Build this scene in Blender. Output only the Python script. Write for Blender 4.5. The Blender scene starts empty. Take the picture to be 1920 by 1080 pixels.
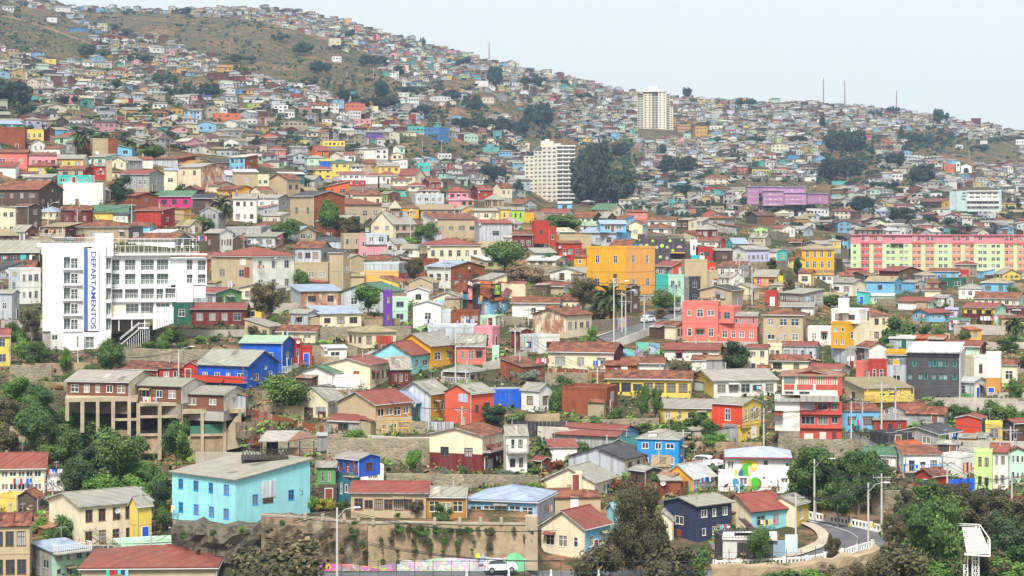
import bpy, math, random
from math import sin, cos, tan, pi, radians, atan, atan2, sqrt, floor
from mathutils import Vector, Matrix, noise
random.seed(7)
HAZE=.000075; SUN_EL=54; SUN_AZ=188; SKYS=.088; SUNE=4.7; EXPO=0.44
sc = bpy.context.scene
COL = sc.collection
F, HZ, CX, CZ = 4000.0, 400.0, 960.0, 60.0      # focal length in photo pixels, horizon row, centre column, eye height

# ---------------------------------------------------------------- ground depth
def lerp_tab(t, x):
    if x <= t[0][0]: return t[0][1]
    for (a, va), (b, vb) in zip(t, t[1:]):
        if x <= b: return va + (vb-va)*(x-a)/(b-a)
    return t[-1][1]
RIDGE = [(-300,228),(0,235),(60,262),(150,268),(300,290),(450,305),(560,330),(650,366),(850,376),(1000,383),(1200,405),(1450,425),(1600,446),(1920,452),(2200,458)]
DRIDGE = [(0,700),(650,680),(1100,650),(1450,700),(1600,850),(1920,870)]
DJUMP = [(0,950),(600,950),(900,1200),(1030,1420),(1200,1300),(1400,1080),(1650,1050),(1920,1050)]
SKY = [(-400,-60),(0,-34),(60,-16),(110,3),(130,12),(170,17),(240,17),(300,19),(480,15),(560,22),(650,42),(720,62),(800,84),(900,110),(960,122),(1050,142),(1130,162),(1200,178),(1280,184),(1400,191),(1500,194),(1600,199),(1700,211),(1800,229),(1860,239),(1920,250),(2300,310)]
NEAR = [(650,380),(700,355),(800,318),(900,290),(1000,268),(1080,250),(1200,225),(1500,180),(2000,130)]
CLIFF = [(650,380),(700,355),(800,318),(900,285),(984,254),(1060,247),(1080,243),(1200,222),(1500,180),(2000,130)]
FLATP = [(445,880),(516,842),(534,640),(560,570),(600,480),(650,380)]
BANK = [(730,344),(800,343),(862,338),(885,300),(905,0),(2000,0)]
def sstep(x):
    x = min(1.0, max(0.0, x)); return x*x*(3-2*x)
def depth(px, py):
    yr = lerp_tab(RIDGE, px)
    if py >= 650:
        w = sstep((px-300)/80)*(1-sstep((px-985)/40))
        a = lerp_tab(NEAR, py); a = a + (lerp_tab(CLIFF, py)-a)*w
        w2 = sstep((px-60)/60)*(1-sstep((px-455)/30))
        if w2 > 0 and py > 730: a = a + (max(a, lerp_tab(BANK, py))-a)*w2
        return a
    if py >= yr:
        a = 380*(lerp_tab(DRIDGE, px)/380)**((650-py)/(650-yr))
        w = sstep((px-1545)/40)
        if w > 0: a = a+(lerp_tab(FLATP, py)-a)*w
        return a
    dj = lerp_tab(DJUMP, px); dr = lerp_tab(DRIDGE, px)
    if py >= yr-5: return dr + (dj-dr)*(yr-py)/5
    ys = lerp_tab(SKY, px)
    t = (yr-5-py)/(yr-5-ys)
    d = dj*(2500/dj)**min(1.3, t)
    return d*(1+0.035*sstep(t*6)*sstep((1-t)*8)*noise.noise(Vector((px*.012, py*.02, 3.1))))
def W(px, py, D=None):
    if D is None: D = depth(px, py)
    return Vector(((px-CX)/F*D, D, CZ+(HZ-py)/F*D))
def SC(D): return F/D

# ---------------------------------------------------------------- colours
def lin(c):
    r = []
    for v in c:
        v /= 255; r.append(v/12.92 if v <= .04045 else ((v+.055)/1.055)**2.4)
    return tuple(r)
WALLC = {'w':(232,230,222),'c':(228,216,184),'y':(226,196,96),'Y':(222,164,40),'o':(228,105,42),'r':(172,52,42),'R':(108,36,36),
 'p':(236,150,160),'P':(205,38,118),'V':(104,58,164),'v':(198,190,220),'b':(122,190,230),'B':(22,88,196),'U':(30,140,212),
 'q':(146,210,216),'t':(66,186,178),'E':(20,136,164),'D':(30,92,112),'g':(96,148,92),'G':(34,92,76),'m':(186,226,198),
 'i':(190,222,140),'k':(62,64,72),'e':(168,168,166),'l':(192,200,206),'n':(128,66,46),'N':(128,86,64),'T':(184,166,134),
 'O':(204,142,72),'d':(92,76,64),'s':(224,118,106),'S':(244,176,92),'J':(48,56,86),'K':(212,66,40),'W':(228,216,190),'a':(214,92,66),'u':(168,122,50),'j':(150,196,80)}
WNAME = {'w':'white','c':'cream','y':'pale yellow','Y':'golden yellow','o':'orange','r':'red','R':'maroon','p':'pink','P':'magenta','V':'purple',
 'v':'lilac','b':'light blue','B':'deep blue','U':'bright blue','q':'aqua','t':'turquoise','E':'teal','D':'dark teal','g':'green','G':'dark green','m':'mint',
 'i':'lime','k':'charcoal','e':'grey','l':'pale grey','n':'rusty iron','N':'brown timber','T':'tan','O':'ochre','d':'dark timber','s':'salmon','S':'apricot',
 'J':'navy','K':'vermilion','W':'rust streaked white','a':'coral','u':'mustard','j':'leaf green'}
WMAT = {'n':'rust','W':'rust','N':'board','d':'board','l':'corr','e':'corr','k':'corr','J':'board'}
ROOFC = {'e':(168,164,152),'r':(152,80,68),'n':(116,74,62),'g':(84,132,100),'G':(52,110,92),'b':(166,184,208),'k':(74,76,82),'w':(210,212,212),'T':(172,156,120),
 'm':(170,204,172),'Y':(196,142,62),'p':(236,150,160),'c':(214,206,180),'R':(120,50,48),'o':(190,96,50),'l':(186,196,206),'t':(30,120,112)}
RNAME = {'e':'grey','r':'red','n':'rusty brown','g':'green','G':'dark green','b':'bluish metal','k':'dark','w':'pale metal','T':'tan','m':'pale green','Y':'golden brown',
 'p':'pink','c':'cream','R':'maroon','o':'rusty orange','l':'pale grey','t':'teal'}
RMAT = {'e':'fibre','T':'fibre','k':'fibre','c':'fibre'}
for _k in WALLC:
    if _k not in ROOFC: ROOFC[_k]=WALLC[_k]; RNAME[_k]=WNAME[_k]
def WC(k, f=0.88): return tuple(min(.78, v*f) for v in lin(WALLC[k]))
def RC(k, f=0.66): return tuple(min(.7, v*f) for v in lin(ROOFC[k]))
def jit(c, a=.08):
    f = 1+random.uniform(-a, a); return tuple(max(.005, min(.8, v*f*(1+random.uniform(-a*.3, a*.3)))) for v in c)

# ---------------------------------------------------------------- materials
MATS = {}
def newmat(name):
    m = bpy.data.materials.new(name); m.use_nodes = True; MATS[name] = m
    nt = m.node_tree; nt.nodes.clear()
    out = nt.nodes.new('ShaderNodeOutputMaterial'); b = nt.nodes.new('ShaderNodeBsdfPrincipled')
    nt.links.new(b.outputs[0], out.inputs[0]); return m, nt, b
def N(nt, t, **k):
    n = nt.nodes.new(t)
    for a, v in k.items():
        if a in n.inputs.keys(): n.inputs[a].default_value = v
        else: setattr(n, a, v)
    return n
def objvec(nt, scale):
    tc = N(nt, 'ShaderNodeTexCoord'); oi = N(nt, 'ShaderNodeObjectInfo')
    mp = N(nt, 'ShaderNodeMapping'); mp.inputs['Scale'].default_value = scale
    ad = N(nt, 'ShaderNodeVectorMath', operation='ADD'); mu = N(nt, 'ShaderNodeMath', operation='MULTIPLY'); mu.inputs[1].default_value = 57.0
    cb = N(nt, 'ShaderNodeCombineXYZ')
    nt.links.new(oi.outputs['Random'], mu.inputs[0])
    for i in range(3): nt.links.new(mu.outputs[0], cb.inputs[i])
    nt.links.new(tc.outputs['Object'], mp.inputs[0]); nt.links.new(mp.outputs[0], ad.inputs[0]); nt.links.new(cb.outputs[0], ad.inputs[1])
    return ad.outputs[0]
def ramp(nt, src, stops):
    r = N(nt, 'ShaderNodeValToRGB'); e = r.color_ramp.elements
    while len(e) < len(stops): e.new(.5)
    for i, (p, c) in enumerate(stops):
        e[i].position = p; e[i].color = tuple(c)+(1,) if len(c) == 3 else c
    nt.links.new(src, r.inputs[0]); return r.outputs[0]
def mixc(nt, fac, a, b, mode='MIX'):
    m = N(nt, 'ShaderNodeMix', data_type='RGBA', blend_type=mode)
    for s, i in ((fac, 0), (a, 6), (b, 7)):
        if hasattr(s, 'is_linked'): nt.links.new(s, m.inputs[i])
        elif isinstance(s, (int, float)): m.inputs[i].default_value = s
        else: m.inputs[i].default_value = tuple(s)+(1,)
    return m.outputs[2]
def noise_n(nt, vec, scale, detail=3, rough=.6):
    n = N(nt, 'ShaderNodeTexNoise'); n.inputs['Scale'].default_value = scale; n.inputs['Detail'].default_value = detail; n.inputs['Roughness'].default_value = rough
    nt.links.new(vec, n.inputs['Vector']); return n.outputs[0]
def attr(nt, name='col'):
    a = N(nt, 'ShaderNodeAttribute'); a.attribute_name = name; return a.outputs['Color']
def surf(name, rough=.85, dirt=.25, dirtc=(.16,.12,.08), blot=.15, streak=(1.2,1.2,.12), corr=0, rustc=None, rustamt=.5, metal=0.0, spec=.3):
    m, nt, b = newmat(name)
    c = attr(nt)
    v = objvec(nt, (1,1,1)); vs = objvec(nt, streak)
    n1 = noise_n(nt, v, .55, 4); n2 = noise_n(nt, vs, 1.4, 4, .7)
    g = ramp(nt, n1, [(.3, (1-blot,)*3), (.7, (1+blot*.5,)*3)])
    c = mixc(nt, 1.0, c, g, 'MULTIPLY')
    f = ramp(nt, n2, [(.45, (0,0,0)), (.8, (dirt,)*3)])
    c = mixc(nt, f, c, dirtc)
    if rustc:
        n3 = noise_n(nt, objvec(nt, (.7,.7,.3)), .9, 5, .7)
        f3 = ramp(nt, n3, [(.5-rustamt*.2, (0,0,0)), (.62-rustamt*.1, (.85,)*3)])
        c = mixc(nt, f3, c, rustc)
    if corr:      # joints between sheets / boards
        tc = N(nt, 'ShaderNodeTexCoord'); w = N(nt, 'ShaderNodeTexWave'); w.bands_direction = 'DIAGONAL' if corr == 1 else 'Z'; w.inputs['Scale'].default_value = .33 if corr == 1 else .7
        mp = N(nt, 'ShaderNodeMapping'); mp.inputs['Scale'].default_value = (1,1,0) if corr == 1 else (0,0,1)
        nt.links.new(tc.outputs['Object'], mp.inputs[0]); nt.links.new(mp.outputs[0], w.inputs['Vector'])
        c = mixc(nt, 1.0, c, ramp(nt, w.outputs[1], [(.0, (.72,)*3), (.18, (1,1,1)), (.85, (1,1,1)), (1, (.9,)*3)]), 'MULTIPLY')
    nt.links.new(c, b.inputs['Base Color'])
    b.inputs['Roughness'].default_value = rough; b.inputs['Metallic'].default_value = metal
    b.inputs['Specular IOR Level'].default_value = spec
    if corr:
        tc = N(nt, 'ShaderNodeTexCoord'); w = N(nt, 'ShaderNodeTexWave'); w.wave_type='BANDS'; w.bands_direction = 'DIAGONAL' if corr == 1 else 'Z'
        mp = N(nt, 'ShaderNodeMapping'); mp.inputs['Scale'].default_value = (1,1,0) if corr == 1 else (0,0,1)
        nt.links.new(tc.outputs['Object'], mp.inputs[0]); nt.links.new(mp.outputs[0], w.inputs['Vector']); w.inputs['Scale'].default_value = 1.1 if corr == 1 else 1.6
        bp = N(nt, 'ShaderNodeBump'); bp.inputs['Strength'].default_value = .5; bp.inputs['Distance'].default_value = .06
        nt.links.new(w.outputs[1], bp.inputs['Height']); nt.links.new(bp.outputs[0], b.inputs['Normal'])
    return m
surf('stucco', .9, .38, (.24,.19,.13), .14)
surf('corr', .6, .55, (.20,.13,.08), .2, corr=1)
surf('board', .85, .45, (.12,.09,.07), .25, streak=(1.5,1.5,.3), corr=2)
surf('rust', .9, .6, (.30,.10,.04), .35, rustc=(.24,.075,.03), rustamt=.5)
surf('roofmetal', .65, .45, (.20,.13,.09), .25, streak=(.5,.5,.5), corr=1)
surf('fibre', .95, .4, (.20,.18,.15), .18, streak=(.7,.7,.7), corr=1)
surf('roofrust', .9, .7, (.16,.07,.045), .4, streak=(.6,.6,.6), rustc=(.26,.10,.05), rustamt=.3, corr=1)
surf('trim', .7, .15, (.3,.28,.25), .05)
surf('concrete', .95, .5, (.14,.12,.10), .25)
surf('far', .9, .45, (.20,.16,.12), .2)
surf('cloth', .95, .1, (.3,.3,.3), .1)
surf('carpaint', .25, .02, (.3,.3,.3), .02, spec=.6)
surf('metalpole', .6, .3, (.2,.18,.15), .1)
# stone retaining wall
def stone(name, a, bcol, mort, scale=1.1):
    m, nt, b = newmat(name); v = objvec(nt, (1,1,1.3))
    vo = N(nt, 'ShaderNodeTexVoronoi'); vo.inputs['Scale'].default_value = scale; nt.links.new(v, vo.inputs['Vector'])
    ve = N(nt, 'ShaderNodeTexVoronoi'); ve.feature = 'DISTANCE_TO_EDGE'; ve.inputs['Scale'].default_value = scale; nt.links.new(v, ve.inputs['Vector'])
    sp = N(nt, 'ShaderNodeSeparateColor'); nt.links.new(vo.outputs['Color'], sp.inputs[0])
    c = mixc(nt, sp.outputs[0], a, bcol)
    n = noise_n(nt, v, .25, 4, .7)
    c = mixc(nt, ramp(nt, n, [(.42, (0,0,0)), (.65, (.7,)*3)]), c, (.11,.10,.06))
    e = ramp(nt, ve.outputs[0], [(.0, (1,1,1)), (.09, (0,0,0))])
    c = mixc(nt, e, c, mort)
    nt.links.new(c, b.inputs['Base Color']); b.inputs['Roughness'].default_value = .95
    bp = N(nt, 'ShaderNodeBump'); bp.inputs['Strength'].default_value = .8; bp.inputs['Distance'].default_value = .15
    nt.links.new(ve.outputs[0], bp.inputs['Height']); nt.links.new(bp.outputs[0], b.inputs['Normal'])
stone('stonewall', (.34,.28,.19), (.20,.17,.12), (.26,.22,.16), 1.6)

# plastered retaining wall / earth bank
def earthmat(name, c1, c2, c3, s=.35, streak=(1,1,.35)):
    m, nt, b = newmat(name); v = objvec(nt, streak); v2 = objvec(nt, (1,1,1))
    c = mixc(nt, ramp(nt, noise_n(nt, v, s, 6, .65), [(.43, (0,0,0)), (.57, (1,1,1))]), c1, c2)
    c = mixc(nt, ramp(nt, noise_n(nt, v2, s*.6, 5, .7), [(.5, (0,0,0)), (.68, (.8,)*3)]), c, c3)
    nt.links.new(c, b.inputs['Base Color']); b.inputs['Roughness'].default_value = 1
    bp = N(nt, 'ShaderNodeBump'); bp.inputs['Strength'].default_value = .6; bp.inputs['Distance'].default_value = .3
    nt.links.new(noise_n(nt, v2, 1.2, 5), bp.inputs['Height']); nt.links.new(bp.outputs[0], b.inputs['Normal'])
earthmat('bankwall', (.36,.275,.17), (.25,.185,.11), (.17,.125,.075))
earthmat('oldbank', (.20,.14,.085), (.065,.048,.03), (.26,.24,.18), .5, (1,1,.5))
earthmat('darkrock', (.12,.10,.07), (.035,.03,.022), (.09,.08,.05), 1.3, (1,1,.5))
# glass panes
def simple(name, col, rough=.8, spec=.5, metal=0):
    m, nt, b = newmat(name); b.inputs['Base Color'].default_value = tuple(col)+(1,); b.inputs['Roughness'].default_value = rough
    b.inputs['Specular IOR Level'].default_value = spec; b.inputs['Metallic'].default_value = metal; return m
simple('glass', (.035,.045,.055), .12, .6)
simple('glassgreen', (.16,.19,.17), .15, .5)
# drawn curtain behind glass
for nm, a, bb in (('curtain', (.45,.43,.38), (.12,.12,.12)), ('blind', (.30,.27,.22), (.06,.06,.06))):
    m, nt, b = newmat(nm); tc = N(nt, 'ShaderNodeTexCoord'); oi = N(nt,'ShaderNodeObjectInfo')
    w = N(nt, 'ShaderNodeTexWave'); w.inputs['Scale'].default_value = 1.3; w.inputs['Distortion'].default_value = 1
    nt.links.new(tc.outputs['Object'], w.inputs['Vector']); nt.links.new(mixc(nt, w.outputs[1], bb, a), b.inputs['Base Color']); b.inputs['Roughness'].default_value = .3
# mural / graffiti paint
def mural(name, sat, val, white, scale, tint=None):
    m, nt, b = newmat(name); v = objvec(nt, (1,1,1.3))
    wv = N(nt, 'ShaderNodeTexNoise'); wv.inputs['Scale'].default_value = .6; wv.inputs['Detail'].default_value = 1; nt.links.new(v, wv.inputs['Vector'])
    mx = N(nt, 'ShaderNodeMix', data_type='VECTOR'); mx.inputs[0].default_value = .55; nt.links.new(v, mx.inputs[4]); nt.links.new(wv.outputs[1], mx.inputs[5])
    vo = N(nt, 'ShaderNodeTexVoronoi'); vo.inputs['Scale'].default_value = scale; nt.links.new(mx.outputs[1], vo.inputs['Vector'])
    hs = N(nt, 'ShaderNodeHueSaturation'); hs.inputs['Saturation'].default_value = sat; hs.inputs['Value'].default_value = val; nt.links.new(vo.outputs['Color'], hs.inputs['Color'])
    c = mixc(nt, white, hs.outputs[0], (.7,.7,.68))
    if tint: c = mixc(nt, .45, c, tint)
    v2 = N(nt, 'ShaderNodeTexVoronoi'); v2.feature='DISTANCE_TO_EDGE'; v2.inputs['Scale'].default_value = scale; nt.links.new(mx.outputs[1], v2.inputs['Vector'])
    c = mixc(nt, ramp(nt, v2.outputs[0], [(.0, (.8,)*3), (.05, (0,0,0))]), c, (.08,.07,.10))
    nt.links.new(c, b.inputs['Base Color']); b.inputs['Roughness'].default_value = .8
mural('mural', 1.0, .72, .5, 4.5)
mural('muralred', 1.3, .75, .15, 3.5, (.6,.08,.10))
mural('graffiti', 1.3, .7, .15, 1.6, (.25,.05,.22))
mural('graffitigreen', 1.2, .6, .2, 1.2, (.05,.30,.25))
# asphalt
m, nt, b = newmat('asphalt'); v = objvec(nt, (1,1,1))
nt.links.new(mixc(nt, ramp(nt, noise_n(nt, v, .3, 5), [(.35,(0,0,0)),(.7,(1,1,1))]), (.075,.077,.085), (.13,.13,.135)), b.inputs['Base Color']); b.inputs['Roughness'].default_value = .9
m, nt, b = newmat('pavement'); v = objvec(nt, (1,1,1))
nt.links.new(mixc(nt, ramp(nt, noise_n(nt, v, .5, 5), [(.35,(0,0,0)),(.7,(1,1,1))]), (.40,.34,.26), (.30,.26,.20)), b.inputs['Base Color']); b.inputs['Roughness'].default_value = .95
# terrain: world-space blend of dry earth, scrub, exposed clay
m, nt, b = newmat('ground'); tc = N(nt, 'ShaderNodeTexCoord'); v = tc.outputs['Object']
fine = noise_n(nt, v, .22, 6, .7); mid = noise_n(nt, v, .045, 5, .65); big = noise_n(nt, v, .011, 4, .6); tuft = noise_n(nt, v, .5, 3, .6)
ridged = N(nt, 'ShaderNodeTexNoise'); ridged.noise_type = 'RIDGED_MULTIFRACTAL'; ridged.inputs['Scale'].default_value = .012; ridged.inputs['Detail'].default_value = 5
mp = N(nt, 'ShaderNodeMapping'); mp.inputs['Scale'].default_value = (1,.35,.6); nt.links.new(v, mp.inputs[0]); nt.links.new(mp.outputs[0], ridged.inputs['Vector'])
c = mixc(nt, ramp(nt, mid, [(.40,(0,0,0)),(.60,(1,1,1))]), (.105,.080,.050), (.20,.115,.068))
c = mixc(nt, ramp(nt, big, [(.50,(0,0,0)),(.60,(.9,)*3)]), c, (.30,.15,.08))
c = mixc(nt, ramp(nt, noise_n(nt, v, .028, 6, .7), [(.50,(0,0,0)),(.58,(.9,)*3)]), c, (.040,.050,.028))
c = mixc(nt, ramp(nt, ridged.outputs[0], [(.55,(0,0,0)),(.95,(.6,)*3)]), c, (.25,.17,.115))
c = mixc(nt, ramp(nt, fine, [(.44,(0,0,0)),(.54,(.9,)*3)]), c, (.045,.050,.022))
c = mixc(nt, ramp(nt, tuft, [(.55,(0,0,0)),(.65,(.7,)*3)]), c, (.035,.048,.020))
nt.links.new(c, b.inputs['Base Color']); b.inputs['Roughness'].default_value = 1; b.inputs['Specular IOR Level'].default_value = .1
bp = N(nt, 'ShaderNodeBump'); bp.inputs['Strength'].default_value = .8; bp.inputs['Distance'].default_value = 1.5
nt.links.new(fine, bp.inputs['Height']); nt.links.new(bp.outputs[0], b.inputs['Normal'])
# foliage
def leafmat(name, c1, c2, c3):
    m, nt, b = newmat(name); a = attr(nt); oi = N(nt, 'ShaderNodeObjectInfo')
    sp = N(nt, 'ShaderNodeSeparateColor'); nt.links.new(a, sp.inputs[0])
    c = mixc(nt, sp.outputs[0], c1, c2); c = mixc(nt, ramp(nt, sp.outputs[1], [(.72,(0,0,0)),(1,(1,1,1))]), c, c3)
    r = ramp(nt, oi.outputs['Random'], [(0,(.75,.78,.8)),(1,(1.2,1.12,1.0))])
    c = mixc(nt, 1.0, c, r, 'MULTIPLY')
    nt.links.new(c, b.inputs['Base Color']); b.inputs['Roughness'].default_value = .7; b.inputs['Specular IOR Level'].default_value = .25
    b.inputs['Transmission Weight'].default_value = 0
leafmat('leaf_green', (.032,.072,.020), (.090,.155,.034), (.16,.23,.05))
leafmat('leaf_bright', (.05,.12,.02), (.12,.23,.035), (.20,.32,.06))
leafmat('leaf_dark', (.022,.044,.020), (.058,.088,.032), (.08,.10,.03))
leafmat('leaf_olive', (.040,.038,.020), (.105,.092,.045), (.20,.16,.08))
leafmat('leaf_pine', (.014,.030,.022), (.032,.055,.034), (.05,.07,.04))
leafmat('leaf_dry', (.11,.08,.05), (.22,.165,.10), (.30,.23,.14))
leafmat('leaf_palm', (.030,.050,.018), (.08,.105,.032), (.16,.15,.06))
leafmat('leaf_red', (.16,.03,.02), (.10,.09,.03), (.5,.06,.04))
leafmat('leaf_purple', (.16,.02,.14), (.32,.06,.28), (.45,.10,.40))
leafmat('leaf_yellow', (.10,.12,.02), (.35,.30,.03), (.6,.5,.04))
leafmat('leaf_grey', (.07,.09,.07), (.15,.18,.14), (.2,.22,.17))
simple('bark', (.10,.075,.055), .95, .1)
simple('barkpale', (.26,.22,.18), .95, .1)
simple('black', (.015,.015,.017), .6)
simple('chrome', (.5,.5,.52), .3, .5, .8)
simple('skin', (.42,.24,.16), .6)
simple('flesh_hair', (.03,.02,.015), .7)

# ---------------------------------------------------------------- mesh builder
class MB:
    def __init__(s): s.v=[]; s.f=[]; s.m=[]; s.c=[]; s.mats=[]
    def mi(s, m):
        if m not in s.mats: s.mats.append(m)
        return s.mats.index(m)
    def face(s, pts, mat, col):
        i = len(s.v); s.v.extend([tuple(p) for p in pts]); s.f.append(tuple(range(i, i+len(pts)))); s.m.append(s.mi(mat)); s.c.append(col)
    def prism(s, a, b, mat, col, capmat=None, capcol=None, sidecol=None):
        """two matching loops a (bottom) and b (top)"""
        n = len(a); i = len(s.v); s.v.extend([tuple(p) for p in a]); s.v.extend([tuple(p) for p in b])
        k = s.mi(mat); kc = s.mi(capmat or mat)
        s.f.append(tuple(range(i+n-1, i-1, -1))); s.m.append(kc); s.c.append(capcol or col)
        s.f.append(tuple(range(i+n, i+2*n))); s.m.append(kc); s.c.append(capcol or col)
        for j in range(n):
            q = (j+1) % n; s.f.append((i+j, i+q, i+n+q, i+n+j)); s.m.append(k); s.c.append(sidecol or col)
    def box(s, x0,x1,y0,y1,z0,z1, mat, col, T=None, sidecol=None):
        a = [Vector((x0,y0,z0)),Vector((x1,y0,z0)),Vector((x1,y1,z0)),Vector((x0,y1,z0))]; b = [p+Vector((0,0,z1-z0)) for p in a]
        if T is not None: a=[T@p for p in a]; b=[T@p for p in b]
        s.prism(a, b, mat, col, sidecol=sidecol)
    def bar(s, p, q, r, mat, col, n=5, r2=None):
        p=Vector(p); q=Vector(q); d=(q-p)
        if d.length < 1e-6: return
        d.normalize(); u = d.orthogonal().normalized(); w = d.cross(u); r2 = r if r2 is None else r2
        a=[p+(u*cos(2*pi*k/n)+w*sin(2*pi*k/n))*r for k in range(n)]; b=[q+(u*cos(2*pi*k/n)+w*sin(2*pi*k/n))*r2 for k in range(n)]
        s.prism(a, b, mat, col)
    def tube(s, pts, rs, mat, col, n=6):
        for k in range(len(pts)-1): s.bar(pts[k], pts[k+1], rs[k], mat, col, n, rs[k+1])
    def slab(s, pts, t, mat, col, sidecol=None):
        """flat panel with thickness t upward along its normal"""
        P=[Vector(p) for p in pts]; nrm=(P[1]-P[0]).cross(P[2]-P[0]).normalized()
        if nrm.z < 0: nrm=-nrm
        s.prism(P, [p+nrm*t for p in P], mat, col, sidecol=sidecol)
    def data(s, name='mesh'):
        me = bpy.data.meshes.new(name); me.from_pydata(s.v, [], s.f)
        for m in s.mats: me.materials.append(MATS[m])
        me.polygons.foreach_set('material_index', s.m)
        a = me.color_attributes.new('col', 'FLOAT_COLOR', 'CORNER'); buf=[]
        for f, c in zip(s.f, s.c): buf.extend(((c[0],c[1],c[2],1.0))*len(f))
        a.data.foreach_set('color', buf); me.update(); return me
    def build(s, name, parent=None, M=None):
        if not s.f: return None
        return link(name, s.data(name), parent, M)
def link(name, data, parent=None, M=None):
    o = bpy.data.objects.new(name, data); COL.objects.link(o)
    if parent: o.parent = parent
    if M is not None: o.matrix_basis = M
    return o
ROOTS = []
def tag(o, label=None, cat=None, group=None, kind=None):
    if label: o['label'] = label
    if cat: o['category'] = cat
    if group: o['group'] = group
    if kind: o['kind'] = kind
    return o
def absorb(mb, o, X):
    """add an object's mesh (and its children's) to a mesh builder and remove them"""
    T=X@o.matrix_basis
    for ch in list(o.children): absorb(mb, ch, T)
    if o.type=='MESH':
        me=o.data; cs=me.color_attributes['col'].data if 'col' in me.color_attributes else None; V=[T@v.co for v in me.vertices]
        for p in me.polygons:
            c=tuple(cs[p.loop_start].color)[:3] if cs else (1,1,1); mb.face([V[i] for i in p.vertices], me.materials[p.material_index].name, c)
    bpy.data.objects.remove(o)
def thing(name, M, label, cat, group=None):
    return tag(link(name, None, None, M if isinstance(M, Matrix) else Matrix.Translation(M)), label, cat, group)
# ---------------------------------------------------------------- windows
CACHE = {}
def frame_mesh(w, h, fc, mull, t=.05, dp=.09):
    k=('f',round(w,1),round(h,1),fc,mull)
    if k not in CACHE:
        w=round(w,1); h=round(h,1); m=MB(); c=WC(fc) if fc in WALLC else fc
        hw=w/2; hh=h/2
        m.box(-hw-.03,hw+.03,-dp,.02,hh-t,hh+.03,'trim',c); m.box(-hw-.05,hw+.05,-dp-.04,.02,-hh-.05,-hh+t,'trim',c)
        m.box(-hw-.03,-hw+t,-dp,.02,-hh+t,hh-t,'trim',c); m.box(hw-t,hw+.03,-dp,.02,-hh+t,hh-t,'trim',c)
        for i in range(1, mull):
            x=-hw+w*i/mull; m.box(x-.035,x+.035,-dp+.03,.02,-hh+t,hh-t,'trim',c)
        if h > 1.15: m.box(-hw+t,hw-t,-dp+.035,.018,hh*.25-.03,hh*.25+.03,'trim',c)
        CACHE[k]=m.data('window')
    return CACHE[k]
def pane_mesh(w, h, kind):
    k=('p',round(w,1),round(h,1),kind)
    if k not in CACHE:
        m=MB(); hw=round(w,1)/2; hh=round(h,1)/2
        m.box(-hw,hw,-.012,.012,-hh,hh,kind,(1,1,1)); CACHE[k]=m.data('pane')
    return CACHE[k]
PK = ['glass']*6+['curtain']*2+['blind']*3
def window(root, M, w, h, fc='w', kind=None, mull=None, name='window', panes=True):
    """M: pane centre, facing local -Y"""
    w=max(.3,w); h=max(.3,h)
    if mull is None: mull = 1 if w < .7 else (2 if w < 1.7 else 3)
    o=link(name, frame_mesh(w,h,fc,mull), root, M)
    if panes: link('pane', pane_mesh(w,h,kind or random.choice(PK)), o)
    return o
def door(root, M, w=.9, h=2.05, col='n'):
    k=('d',col,round(w,1),round(h,1))
    if k not in CACHE:
        m=MB(); m.box(-w/2,w/2,-.05,.03,0,h,'trim',WC(col)); m.box(-w/2-.08,-w/2,-.07,.03,0,h+.08,'trim',WC('w')); m.box(w/2,w/2+.08,-.07,.03,0,h+.08,'trim',WC('w')); m.box(-w/2,w/2,-.07,.03,h,h+.08,'trim',WC('w'))
        CACHE[k]=m.data('door')
    return link('door', CACHE[k], root, M)
def holed(mb, P, U, Wd, H, holes, mat, col, dep=.14, locol=None, lofr=.5):
    """rect wall face from P along U (unit) width Wd, height H; outward normal Nn; holes (u0,u1,z0,z1)"""
    U=Vector(U); Nn=U.cross(Vector((0,0,1))); P=Vector(P); Z=Vector((0,0,1))
    us=sorted({0.0,Wd,*[h[0] for h in holes],*[h[1] for h in holes]}); zs=sorted({0.0,H,*[h[2] for h in holes],*[h[3] for h in holes]}|({H*lofr} if locol else set()))
    for i in range(len(us)-1):
        run=None
        for j in range(len(zs)-1):
            uc=(us[i]+us[i+1])/2; zc=(zs[j]+zs[j+1])/2
            if any(h[0]<uc<h[1] and h[2]<zc<h[3] for h in holes): continue
            c = locol if (locol and zc < H*lofr) else col
            mb.face([P+U*us[i]+Z*zs[j],P+U*us[i+1]+Z*zs[j],P+U*us[i+1]+Z*zs[j+1],P+U*us[i]+Z*zs[j+1]], mat, c)
    for (a,b,c0,c1) in holes:
        q=-Nn*dep; A=P+U*a+Z*c0; B=P+U*b+Z*c0; C=P+U*b+Z*c1; Dp=P+U*a+Z*c1
        for s,e in ((A,B),(B,C),(C,Dp),(Dp,A)): mb.face([s,e,e+q,s+q], mat, col)
        mb.face([A+q*1.5,B+q*1.5,C+q*1.5,Dp+q*1.5], 'black', (0,0,0))
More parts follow.
